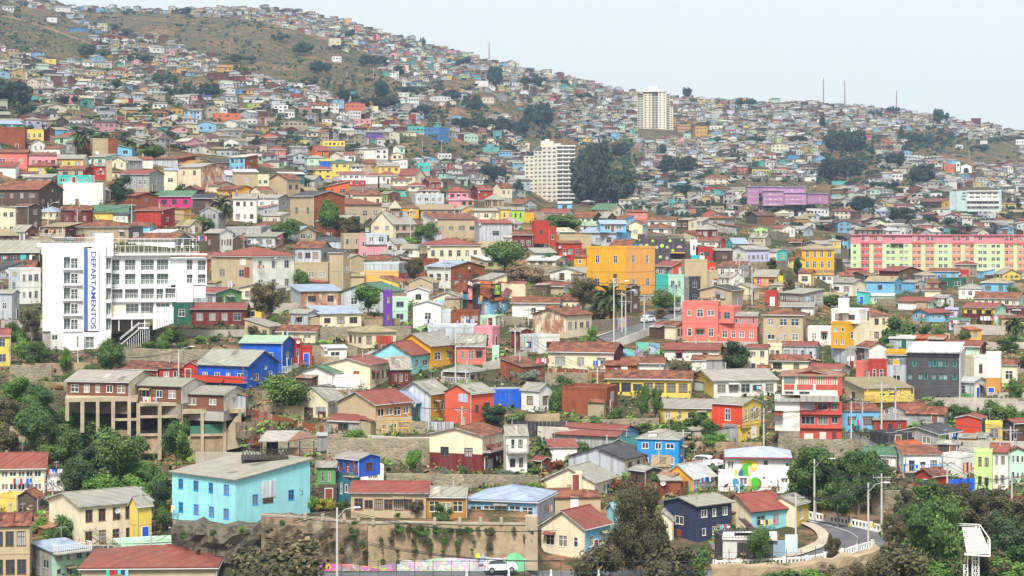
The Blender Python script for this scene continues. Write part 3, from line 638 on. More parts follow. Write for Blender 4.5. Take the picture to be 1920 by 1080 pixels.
NEAR_ROWS = """
@0 220 3.6
-40 168 178 225 75 F 0 n n n - - name=warehouse cat=warehouse | tall rust clad warehouse wall at the left edge of the photo
-30 0 150 90 45 Z 25 t t b - 1x3
170 295 335 160 90 F 0 y R e 1x3 -
175 215 300 240 175 L 25 w w n 1x2 1x2
445 520 615 270 165 L 14 e n n 1x1 -
+ 615 625 735 275 150 F 0 T T n - -
+ 735 738 793 275 150 F 0 n n n - -
-20 185 190 360 238 L 14 s s n 1x3 - | salmon and pink long house with brown roof at the left edge
+ 188 195 382 362 252 Z 14 p p n - 1x4
375 560 600 350 280 L 26 y w e 1x3 -
-30 105 128 415 335 S 30 w w r - -
110 250 260 430 378 S 10 w w r - -
395 560 640 410 350 L 20 T r n 1x2 1x1
635 640 715 420 330 Z 22 r r e - 1x2
715 718 756 430 300 F 0 T T T - -
750 850 960 360 290 R 26 c e e 1x2 1x1
950 955 1032 345 285 Z 18 w w r - -
1033 1200 1320 345 280 S 15 l R n - -
1125 1290 1440 360 318 L 20 Y y Y - -
812 1005 1105 500 382 L 28 e e r 1x5 1x1
+ 905 1006 1010 600 490 F 0 T T T 1x2 -
755 812 815 420 372 S 8 c c r 1x1 -
1108 1196 1204 500 358 S 14 c c b 1x1 - 
1200 1355 1512 505 335 L 22 c W e 2x2 1x2 | tall cream house with orange rust streaked gable beside it
1575 1590 1740 485 370 Z 20 c T w - 1x1
1350 1470 1580 510 455 L 18 c c n - 1x2
1465 1590 1728 540 487 L 25 Y Y n 1x2 1x1
990 1296 1350 615 532 L 34 P P g 1x4 - | magenta house with a long green roof and white framed windows
1300 1440 1475 650 545 L 26 d w k 1x2 1x1
430 695 698 600 452 F 0 w w w - - | plain whitewashed block wall house topped by a mint green attic with dark windows
+ 392 610 640 452 400 F 0 t w t 1x4 1x1
-30 260 425 660 488 L 60 d d n 2x4 1x3 | big weathered dark timber house with rusty brown roof and balconies on the left
-30 105 112 810 610 Z 12 c c n 2x3 -
105 190 280 770 600 L 18 d d n - 2x1
415 612 618 745 625 L 22 R R n 1x3 -
622 860 868 700 640 L 46 y y g - -
515 575 865 850 738 H 45 T T n 1x1 1x3
916 1085 1180 755 630 S 12 r r r - 1x1
1180 1240 1290 700 620 S 10 T Y n - 1x1
965 1105 1310 850 795 L 36 w w w - 1x2
870 1180 1295 880 852 L 36 w e n - -
868 870 965 850 745 F 0 k k k - 1x1
1385 1485 1570 920 778 L 22 d w e 1x2 1x4 | narrow white and weathered timber house with laundry hanging at its side
1570 1640 1668 885 835 R 30 d d n - -
1575 1730 1738 715 545 L 28 w w e 2x3 -
1530 1760 1800 850 750 F 0 e e e 1x3 -
@480 260 3.6
0 90 125 340 250 F 0 c T w 1x2 -
95 205 300 390 270 R 34 T T n - 1x2
160 166 328 305 240 Z 12 D D w - 1x2
0 150 230 485 398 L 20 w e e 1x2 1x1 bal=L,1.2,.4,1,1.1,w
230 390 600 600 385 L 22 T n k 1x2 1x1 wh=1.7 ww=1.1
448 470 625 385 325 S 36 o o e - 1x2
630 640 850 450 380 Z 30 c c n - 1x1
400 555 850 570 445 Z 16 T T n - 1x4 wh=1.6
725 820 824 660 575 R 42 d w e 1x2 -
775 926 1078 700 575 R 84 c c e 2x2 2x3 bal=R,2.6,.1,1,1.0,n chim=1 | cream chalet with a steep tan roof, white gable and small square turret
985 990 1100 540 468 Z 8 Y Y n - 1x2
1105 1112 1345 540 478 Z 32 d T T - 1x4
1125 1210 1500 680 540 Z 8 w T n - 1x4
1070 1076 1270 445 380 F 0 l l w - 1x4
948 952 1085 390 345 Z 18 t t r - 1x3
1300 1380 1470 460 420 H 30 p p p - 1x2
1465 1472 1640 555 488 Z 8 c c e - 1x3
1645 1652 1740 560 478 Z 16 y y e - 1x2
1500 1506 1728 715 572 Z 10 l l r - 1x1
690 695 885 820 680 F 0 p p p - 2x3 | pink two storey house with a pale corrugated upper floor
+ 735 740 885 715 650 F 0 l l w - 1x2
+ 590 592 735 745 650 F 0 T T n - 1x4
390 585 592 750 685 L 12 l l k 1x1 -
1100 1160 1520 840 718 H 30 c c r 1x1 1x6 wh=1.5 ww=.9 bal=R,.3,.72,1,1.2,w | cream house with a red hipped roof and a row of tall white windows
990 1165 1170 800 738 L 24 w w e 1x2 -
835 985 1025 830 778 L 18 l l e 1x2 -
265 440 500 850 735 L 40 l e n 1x3 1x1
+ 262 488 495 1000 845 F 0 T T T 1x3 -
495 585 632 1020 768 L 20 T T k - 1x3
590 640 730 900 800 L 18 y T e 1x1 -
730 965 1022 910 865 F 0 l l e - -
+ 728 962 1020 1010 905 F 0 S s e - 1x1
1153 1315 1547 1020 865 L 30 w n b 1x3 1x2 | white cottage with bluish roof and a rust red metal gable
1100 1105 1235 940 822 F 0 n n n - -
690 870 1018 880 848 L 32 w w n - -
620 730 740 1010 930 S 30 T c T - 1x1
400 402 515 270 208 H 22 y y r - 2x2 D=930
515 517 630 255 162 H 20 y y G - 2x2 D=940
430 516 518 195 152 H 18 B B y - 1x2 D=960
615 640 737 240 185 H 16 w w e - 2x3 D=940
575 580 742 320 240 Z 18 w w r - 2x4 lo=r D=900
740 822 824 305 252 H 20 w w r - 1x2 D=900
824 835 950 302 247 H 26 w w r - 1x2 D=900
800 830 972 235 182 R 22 y y e - 1x3 D=930
915 925 1042 320 278 H 20 c c n - 1x3 D=870
960 1072 1140 305 245 L 42 c c r 1x2 1x2 D=890
1120 1172 1248 350 290 R 24 R r r - 1x2 D=860
1290 1300 1432 415 358 H 30 w p r - 1x3 D=780
1105 1110 1232 385 350 H 22 c c n - 1x3 D=780
1020 1030 1140 355 318 H 20 c c r - 1x2 D=820
1450 1500 1600 410 345 R 30 R r n - 1x1 D=760
1600 1650 1728 400 330 R 30 c c n - 1x2 D=780
1090 1095 1175 220 170 F 0 t t t - 1x2 D=960
915 920 1022 200 145 S 10 w w e - 1x4 D=960
730 800 892 140 70 S 14 w w e - 2x2 D=980
910 915 990 145 105 L 10 c c e - 1x2 D=990
925 960 1005 100 60 R 14 w m e - 1x1 D=1000
370 400 490 115 80 R 30 o o r - - D=1000
500 570 660 165 110 R 20 c c e - - D=980
590 600 670 150 110 Z 20 w w r - 1x1 D=970
340 345 466 180 130 H 16 m m e - 1x2 D=960
235 240 350 95 60 Z 8 e e e - 1x2 D=1000
80 90 200 110 72 H 22 s s r - 1x2 D=1000
0 10 130 230 195 H 28 c c r - - D=900
450 454 600 50 20 F 0 y y c - 1x5 D=1020
705 720 815 220 165 R 25 T T n - 1x2 D=940
@960 340 3.6
0 82 90 275 190 L 14 j y e 1x2 -
85 150 156 275 222 F 0 Y Y e - -
190 368 412 265 212 L 26 c w r 1x2 1x1
410 545 612 290 242 L 34 w d n 1x3 1x1
540 668 752 235 195 L 40 c c g 1x1 1x1 | cream hall with a big dark green roof by the dark trees
310 400 410 200 148 L 10 b b w 1x1 -
775 782 915 262 208 Z 10 w s r - 1x4
465 700 805 455 345 L 14 l b b 1x3 2x2
+ 590 600 770 345 285 R 22 b b b - 1x2 
462 590 594 345 300 L 26 c c m 1x2 -
790 880 915 400 290 R 20 c l n 1x1 1x1
915 1100 1105 330 262 L 10 w w n 1x3 -
1105 1190 1250 330 262 S 10 d c e 1x2 1x1
890 1050 1100 360 325 H 30 w w n 1x2 -
0 140 215 480 360 L 12 R d n 1x3 1x2 bal=L,1.0,.1,1,1.0,d
+ 145 150 250 420 278 F 0 r r r - 1x1
+ 248 252 300 440 315 F 0 c r r - 1x1
315 320 535 450 372 F 0 Y T c - -
310 318 472 535 420 Z 8 r r n - 1x3
500 770 968 770 455 F 0 Y S n 2x2 2x2 wh=1.7 ww=1.2 wc=w | big golden yellow and apricot block with few small windows
+ 420 500 505 575 520 S 8 Y Y n 1x1 -
255 490 655 690 618 R 34 w w e - - 
1200 1204 1250 500 405 F 0 w w w - 1x1
1250 1256 1365 535 452 F 0 R r r - 1x1
1250 1392 1440 450 402 L 22 w K r 1x2 -
1370 1376 1490 560 468 Z 12 k d e - 1x1
1480 1580 1740 570 462 R 26 w v e 1x1 1x5
1315 1320 1375 640 562 F 0 K K o - - name=container cat=container found=0 | bright orange shipping container on a tan concrete block
1160 1166 1318 740 540 F 0 T T T - -
1285 1292 1395 740 615 F 0 T T T - -
970 1082 1197 650 572 L 32 e a r 1x2 - | grey corrugated shed with coral red gable beside the yellow block
970 1056 1160 860 645 F 0 t m k 1x4 2x2 | pale mint corner building with a glazed upper storey above the parked van
1160 1196 1272 830 655 F 0 e k k 1x1 2x1
1267 1480 1560 860 735 R 26 T T k - - | large blank tan gabled hall with a flat dark roof edge
1150 1392 1400 1090 830 F 0 s s s 2x3 - | large coral pink building of stepped blocks above the street
+ 1345 1495 1548 960 862 F 0 s s r 1x2 -
+ 1395 1655 1665 1090 985 F 0 s s s 1x4 -
+ 1490 1655 1668 985 905 L 12 s s e 1x5 -
958 1105 1218 1070 975 L 16 c c n - 1x4 
0 312 318 930 820 L 16 w w n 1x1 -
135 365 540 1060 905 R 44 W c n - 1x4 | large rust streaked white metal building with a timber veranda
345 515 535 900 805 L 38 c c n 1x4 -
-20 90 95 790 692 S 10 c c n 1x1 -
180 350 440 770 712 L 14 T l n - 1x1
770 805 862 890 712 L 8 d d n - 2x1
@1440 400 3.6
0 225 232 240 195 L 18 d d n 1x3 -
185 448 452 200 160 L 6 g g g - - name=hall cat=hall | long hall with a flat bright green roof behind the yellow house
188 232 445 385 240 H 14 Y Y T 2x1 2x4 wh=1.9 ww=.9 wc=w | golden yellow two storey house with tall white framed windows
0 60 130 330 255 L 12 w t e - 1x1
205 290 318 490 402 L 20 c Y n 1x1 - 
315 440 448 510 418 L 8 w w Y 2x3 -
425 570 655 560 468 L 16 w c e 1x2 -
440 635 642 395 328 L 14 l l e 1x2 -
450 575 580 325 255 L 10 d d n 1x2 -
455 540 562 260 200 F 0 b b w 1x3 -
500 635 640 410 375 L 10 s s r - -
545 650 712 455 418 R 22 d d n - 1x1
750 880 1050 450 392 L 30 R d r 1x2 1x2 | maroon timber cottage with two red roofs below the pink flats
1095 1286 1292 460 392 L 8 b b n 1x3 -
+ 1285 1290 1355 470 390 F 0 r r r - 1x1
1155 1325 1328 505 448 F 0 G G G 1x2 -
665 850 905 550 458 L 32 b b T 1x1 1x2 
905 985 1072 535 468 L 12 b e e - 1x2
1445 1615 1652 550 468 H 30 b b T 1x2 1x1
1290 1440 1445 580 505 H 24 w w e 1x3 -
1675 1682 1745 530 478 L 10 m m r - 1x1
600 685 690 615 535 Z 4 t t w - -
690 850 858 615 560 L 16 m m w 1x2 -
1400 1690 1740 640 575 L 28 c m n 1x6 1x2
880 1085 1165 655 602 L 26 w m r - 1x1
1060 1160 1165 590 520 L 10 c c n - 1x1
1115 1205 1252 650 568 L 16 d w e - 1x1
1075 1150 1205 520 490 L 12 T d n 1x1 -
1327 1530 1605 770 638 L 20 y m r 2x3 - bal=L,1.9,0,1,1.1,R | pale yellow house with mint side and two long galleries hung with laundry
1605 1612 1728 710 640 Z 8 R R n - 1x1
1570 1578 1728 810 710 Z 8 T T n - 1x2
980 1088 1228 735 678 R 16 b b r 1x2 1x3
1225 1360 1367 790 725 L 16 v v g 1x3 -
1200 1280 1286 710 662 L 10 v v v 1x1 -
1305 1360 1440 860 795 Z 8 s S o - 1x1
428 535 680 1050 916 F 0 l e e - 2x1 | tall narrow house, white above golden yellow above grey sheeting, with rooftop tank room
+ 430 617 682 745 672 F 0 w w w 1x2 -
+ 560 620 684 910 746 F 0 c c c - -
+ 426 535 620 915 748 F 0 Y Y e 2x2 1x1
+ 476 545 548 672 608 F 0 w w w - -
270 426 430 890 782 F 0 w w w 1x2 - stilt=3
-30 236 240 890 690 H 36 T T n 2x3 -
90 305 310 695 628 L 20 w w e 1x1 -
-20 62 66 630 535 F 0 r r r - -
590 700 812 870 690 Z 40 c c n - 2x2
0 92 95 1010 898 F 0 c c r 1x2 -
+ 92 326 332 1015 898 L 18 l l r 1x4 -
@0 420 3.6
-10 262 268 280 190 L 80 d d e 1x4 - 
60 133 272 540 312 F 0 l w w 1x1 2x3
-20 82 130 650 470 L 22 l l e 1x1 -
-30 66 70 960 752 L 48 y y r 2x1 - wh=1.3 | bright yellow boarded house at the left edge above the stone terrace
1425 1705 1990 470 218 H 62 T w r 1x2 2x3 wh=1.5
1300 1455 1632 575 465 L 24 l g r 1x2 1x1
1160 1300 1304 685 525 F 0 G G G 1x1 - 
+ 1298 1655 1662 685 575 L 30 R R r 1x4 - 
@0 620 3.6
805 1060 1240 345 265 L 14 r r n 1x3 1x1
+ 1050 1075 1240 345 255 R 30 r r n - 1x2
1240 1335 1370 345 240 R 30 r R n - 1x1
1335 1672 1885 415 238 L 104 B B e 1x4 1x2 bal=L,1.6,0,1,1.3,K | deep blue house with a wide grey roof and vermilion balcony
457 868 1045 455 345 L 40 N c e 1x5 - wc=w D=336 | left timber house with five windows standing on concrete stilts
930 1222 1385 495 378 L 36 N w e 1x3 - wc=w D=336 | middle timber house with laundry below its windows, on concrete stilts
1222 1510 1662 545 432 L 40 N w e 1x2 1x1 wc=w D=336 | right timber house with white door end wall, on concrete stilts
@0 780 3.6
-60 300 315 520 350 L 105 c c r 2x6 - ww=1.0 | cream house with a white window gallery under a large faded red roof
-40 185 190 505 368 R 52 d d n 1x2 -
318 438 442 505 425 F 0 w w w 1x2 -
330 540 1020 905 612 R 90 c c e - 2x5 wc=N wh=1.5 ww=.9 | large cream house with a grey roof, brown framed windows and balcony
+ 875 930 1022 865 610 R 74 y y e - -
765 808 1290 1000 885 F 0 m m m - 1x4 wh=1.4 ww=2.4
205 352 582 1110 920 Z 46 e m b 1x2 2x3 bal=R,3.2,0,1,1.2,w
-60 200 208 1120 738 L 84 T T n 2x3 - wh=1.7 ww=1.0 wc=d | ornate tan house with brown window awnings in the lower left corner
-10 110 200 660 580 F 0 y c w - 1x1
590 596 765 1050 968 Z 36 Y Y k - 1x2
560 1455 1520 1140 1082 H 70 T c r - - | wide low house with a big red hipped roof at the bottom of the photo
110 250 302 660 565 R 50 d T n - 1x1
1152 1590 2106 758 432 S 70 q q e 2x4 1x2 wc=U wh=1.2 ww=.9 | large aqua two storey house with blue framed windows above a rock face
@480 780 3.6
540 692 840 415 292 L 34 B B e 1x3 1x1 wc=n bal=L,.2,0,1,.9,n | dark little blue timber house with green wing and balcony
+ 545 640 700 590 408 F 0 D t n 1x2 -
+ 410 536 545 485 345 L 36 g g e 1x2 -
+ 420 546 550 600 485 F 0 d d n - -
703 708 862 460 388 F 0 w w w - 1x1
640 1148 1156 690 520 L 74 T T r 1x7 - ww=1.3 | long tan terrace house with a red roof behind white railings
1150 1415 1425 690 545 L 66 u u e 1x3 - ww=1.6 wc=c
1425 1890 2015 735 578 H 80 b l b 1x5 1x1 ww=1.7 | low light blue bungalow with a pale hipped roof on the retaining wall
1168 1528 1682 385 135 R 54 c c n 1x2 1x2 lo=R bal=R,2.9,.0,1,1.2,n | cream over maroon house with a wide gable and brown balcony
1668 1690 1830 385 128 R 62 w w e - 2x2 bal=R,2.9,.0,1,1.1,e
@480 520 3.6
232 300 575 205 95 Z 28 l W b - 1x2 | rust streaked white shed with a bluish metal roof
235 348 432 345 240 L 22 l l e 1x1 1x1
350 430 712 345 248 Z 46 T c b 1x1 1x3 | low house with a big bluish tin roof and awning above the stone wall
575 885 1000 240 98 R 58 l c g 1x2 - 
862 866 920 335 100 F 0 V V V - 2x1 | narrow purple facade with white door panels
918 922 1025 310 145 F 0 p m e - 2x1
1018 1165 1170 175 95 R 24 w w w 1x1 -
1195 1385 1405 215 135 R 36 c c e - -
1060 1250 1256 345 190 R 28 w w w 1x1 - 
+ 1160 1315 1318 345 235 F 0 l l w 1x1 -
1316 1504 1508 345 238 F 0 n n n 1x1 - 
1506 1618 1672 345 285 F 0 m e m - -
1160 1474 1480 440 340 F 0 l l l - -
1475 1595 1645 480 348 F 0 p p p 1x2 -
935 1178 1356 620 465 R 84 Y Y e - 1x2 chim=1 | golden yellow gabled house with a long tan roof and outside stair
1356 1545 1552 590 465 L 80 s s e 1x3 -
1594 1640 1645 580 478 F 0 m m m - -
788 1046 1182 665 525 R 84 q q r - 1x2 | aqua gabled house with a diamond vent and red roof
250 255 306 600 432 F 0 r r r - 1x1
304 308 380 595 480 F 0 r r r - -
-100 172 252 650 440 L 26 B B m 1x2 1x1 bal=R,.2,.0,1,1.0,w | deep blue two storey house with a pale green roof and laundry balcony
468 770 912 755 592 R 40 c c r - 1x4 | pale cream house with a small red roof and four windows in a row
308 515 656 760 645 R 46 w w g - 1x3 | white house with a green roof beside a walled terrace
+ 515 520 775 760 705 F 0 w w w - -
910 914 1046 745 622 Z 78 R R e - 1x3
550 804 1052 985 858 R 86 T O r - 1x4 ww=1.4 | house with a plain tan gable, ochre front and orange red roof
+ 806 810 1052 1060 985 F 0 T T T - 1x3
882 1050 1176 985 848 R 78 w E b - 1x2 
960 1176 1306 975 788 R 82 l Y e - 1x2 
1272 1450 1606 1010 785 R 60 a a e - 1x2 | weathered coral red house with a tan roof and white gutter pipes
274 482 600 955 832 R 92 c c e - - | cream barn like gable house with a grey roof beside the big round tree
490 695 803 1065 985 L 40 e w r 1x1 - 
1594 1600 1800 890 775 F 0 e B e - -
458 462 612 560 515 Z 6 w w w - 1x1
690 850 1045 640 560 L 50 d d e - -
@960 580 3.6
55 180 322 300 192 F 0 l w e 1x1 1x1
-5 60 130 270 145 L 12 R R e 1x1 1x1
240 680 752 425 290 L 24 c R n 1x3 - | long cream wall house with a rusted orange roof
62 183 275 700 548 L 46 w w e 1x1 1x1 | small white gabled house with a grey roof beside a blue awning
335 640 716 715 548 F 0 n n n - - name=barn cat=barn | derelict dark rusted metal barn on posts
640 1203 1212 600 472 L 24 y y n 1x7 - ww=1.5 | long low yellow timber row with many windows under a rusty roof
630 835 845 470 382 S 10 n n R - -
740 1020 1026 445 385 L 14 w w n - -
1210 1362 1790 600 482 R 62 y w e 1x1 1x5 ww=1.5 | yellow and white workshop with a long shallow grey roof
1000 1340 1352 780 665 L 56 y y e 1x4 -
1350 1557 1682 805 642 L 30 K y e 1x1 1x3 wh=1.7 | vermilion and yellow box house cantilevered over a grey base
+ 1355 1526 1670 900 800 F 0 e y e - -
1030 1395 1400 355 302 L 24 w w r 1x2 -
1215 1455 1460 425 390 L 26 w w n - -
1590 1728 1738 430 262 L 22 c c r 2x2 -
1660 1736 1742 480 430 L 10 c c n - -
845 1125 1165 1080 880 H 56 U U e 2x3 1x1 wc=w | bright blue two storey house with white vertical stripes and a grey hipped roof
285 702 870 955 905 L 34 e b r - -
235 260 440 1030 980 Z 44 w w r - -
640 820 945 1030 950 R 60 t t t - -
@960 780 3.6
378 762 940 420 292 R 78 l c k - 1x3 | big grey corrugated gable house with dark roof
212 555 692 590 445 R 96 c c e - 1x1 | cream boarded house with a tan roof and one barred window
+ 430 432 470 500 490 F 0 c c c - -
1020 1222 1375 525 435 R 92 Y l w - - | golden yellow gable with corrugated side and pale roof
1020 1250 1485 855 608 R 56 J J e 1x1 2x3 wc=w | navy boarded two storey house with white trim and grey roof
195 490 666 970 762 R 120 c b r 1x3 1x2 | cream house with a steep bright red roof and light blue side
640 700 830 800 645 R 54 q q q - -
960 1082 1096 840 702 R 60 c c e 1x1 -
285 290 600 660 615 Z 40 n T n - -
1365 1422 1690 990 838 F 0 k w e - - found=0 | white rendered garage block with dark roller door and terrace on top
140 200 262 400 300 L 8 R R r - 1x1
800 900 1000 470 420 L 20 d d e - 1x1
945 1060 1065 440 370 S 60 T T T - -
1000 1010 1140 540 480 Z 20 n n e - -
@0 0 1
1352 1409 1474 1002 958 R 31 c q r - 1x2 | turquoise cottage with a broad dark red roof beside the curving road
1440 1491 1516 990 946 R 14 c y e 1x1 1x1
@1440 560 3.6
45 213 495 990 692 F 0 w r e - 2x3 ww=2.4 wh=1.6 | red and white four storey industrial building with large windows, by the parking ramp
+ 90 490 500 665 528 R 24 r r n - 1x3
505 650 962 755 605 Z 32 T y T 1x1 1x4 bal=R,1.4,0,1,1.1,y | yellow galleried house with a mossy roof and full width balcony
490 496 747 900 758 Z 26 b b R - 1x2
712 716 932 910 825 Z 10 y r e - 1x3
780 930 1105 850 800 R 45 w w r - -
930 1190 1228 875 828 L 50 e e n - -
1270 1435 1476 945 812 R 8 K l r - 1x1
1585 1660 1745 1000 840 R 24 k d r 1x2 1x1
1470 1582 1590 980 852 F 0 y y y 1x1 -
1235 1390 1480 690 562 L 22 l w w 1x1 1x1 bal=L,.2,.4,1,1.1,g
1320 1392 1478 560 400 F 0 c w r - 1x1
1475 1570 1575 690 380 F 0 w w w - - lo=O | tall plain wall house, white above rusty tan below
1575 1680 1685 600 445 L 32 c c n 1x1 -
1200 1425 1472 400 322 L 36 m r r 1x1 -
985 1195 1202 350 296 L 6 o o o - -
822 985 990 350 310 S 6 l l w - -
600 682 802 560 330 L 34 d w n 1x1 1x2
675 680 800 600 425 F 0 e r e - 1x2
798 936 942 600 378 L 16 l l T 2x1 -
+ 806 936 940 448 388 F 0 Y Y T - -
595 640 680 600 440 F 0 s s s - 1x1
275 490 552 570 480 L 18 w w r - 1x1
-10 270 275 500 462 L 18 c c n 1x2 -
@1440 780 3.6
880 1147 1292 225 122 R 34 e i k 1x2 1x1
+ 1290 1395 1400 245 150 S 10 Y Y e - -
690 800 985 230 150 F 0 k k e - - name=carport cat=carport
640 862 868 375 265 L 50 w R g 1x2 -
810 900 1040 300 235 R 30 c c o - -
865 915 1166 420 262 Z 30 w w n - 1x3 bal=R,1.0,0,1,1.1,U | white house with bright blue balcony posts and railings
995 1110 1215 540 405 R 44 r r n - -
1165 1300 1392 430 285 F 0 w w r - 1x3 wc=o | white bay fronted house with three orange windows
1150 1290 1310 290 220 L 20 d d e - -
1300 1396 1400 330 245 L 10 w w e - -
1395 1512 1518 510 250 F 0 i i e 2x2 - | lime green two storey house on the right
1510 1620 1626 500 240 L 50 w w r 2x2 -
1618 1625 1745 460 240 L 26 m m n - 2x3
1400 1470 1510 235 150 L 12 c w e - 1x2
"""
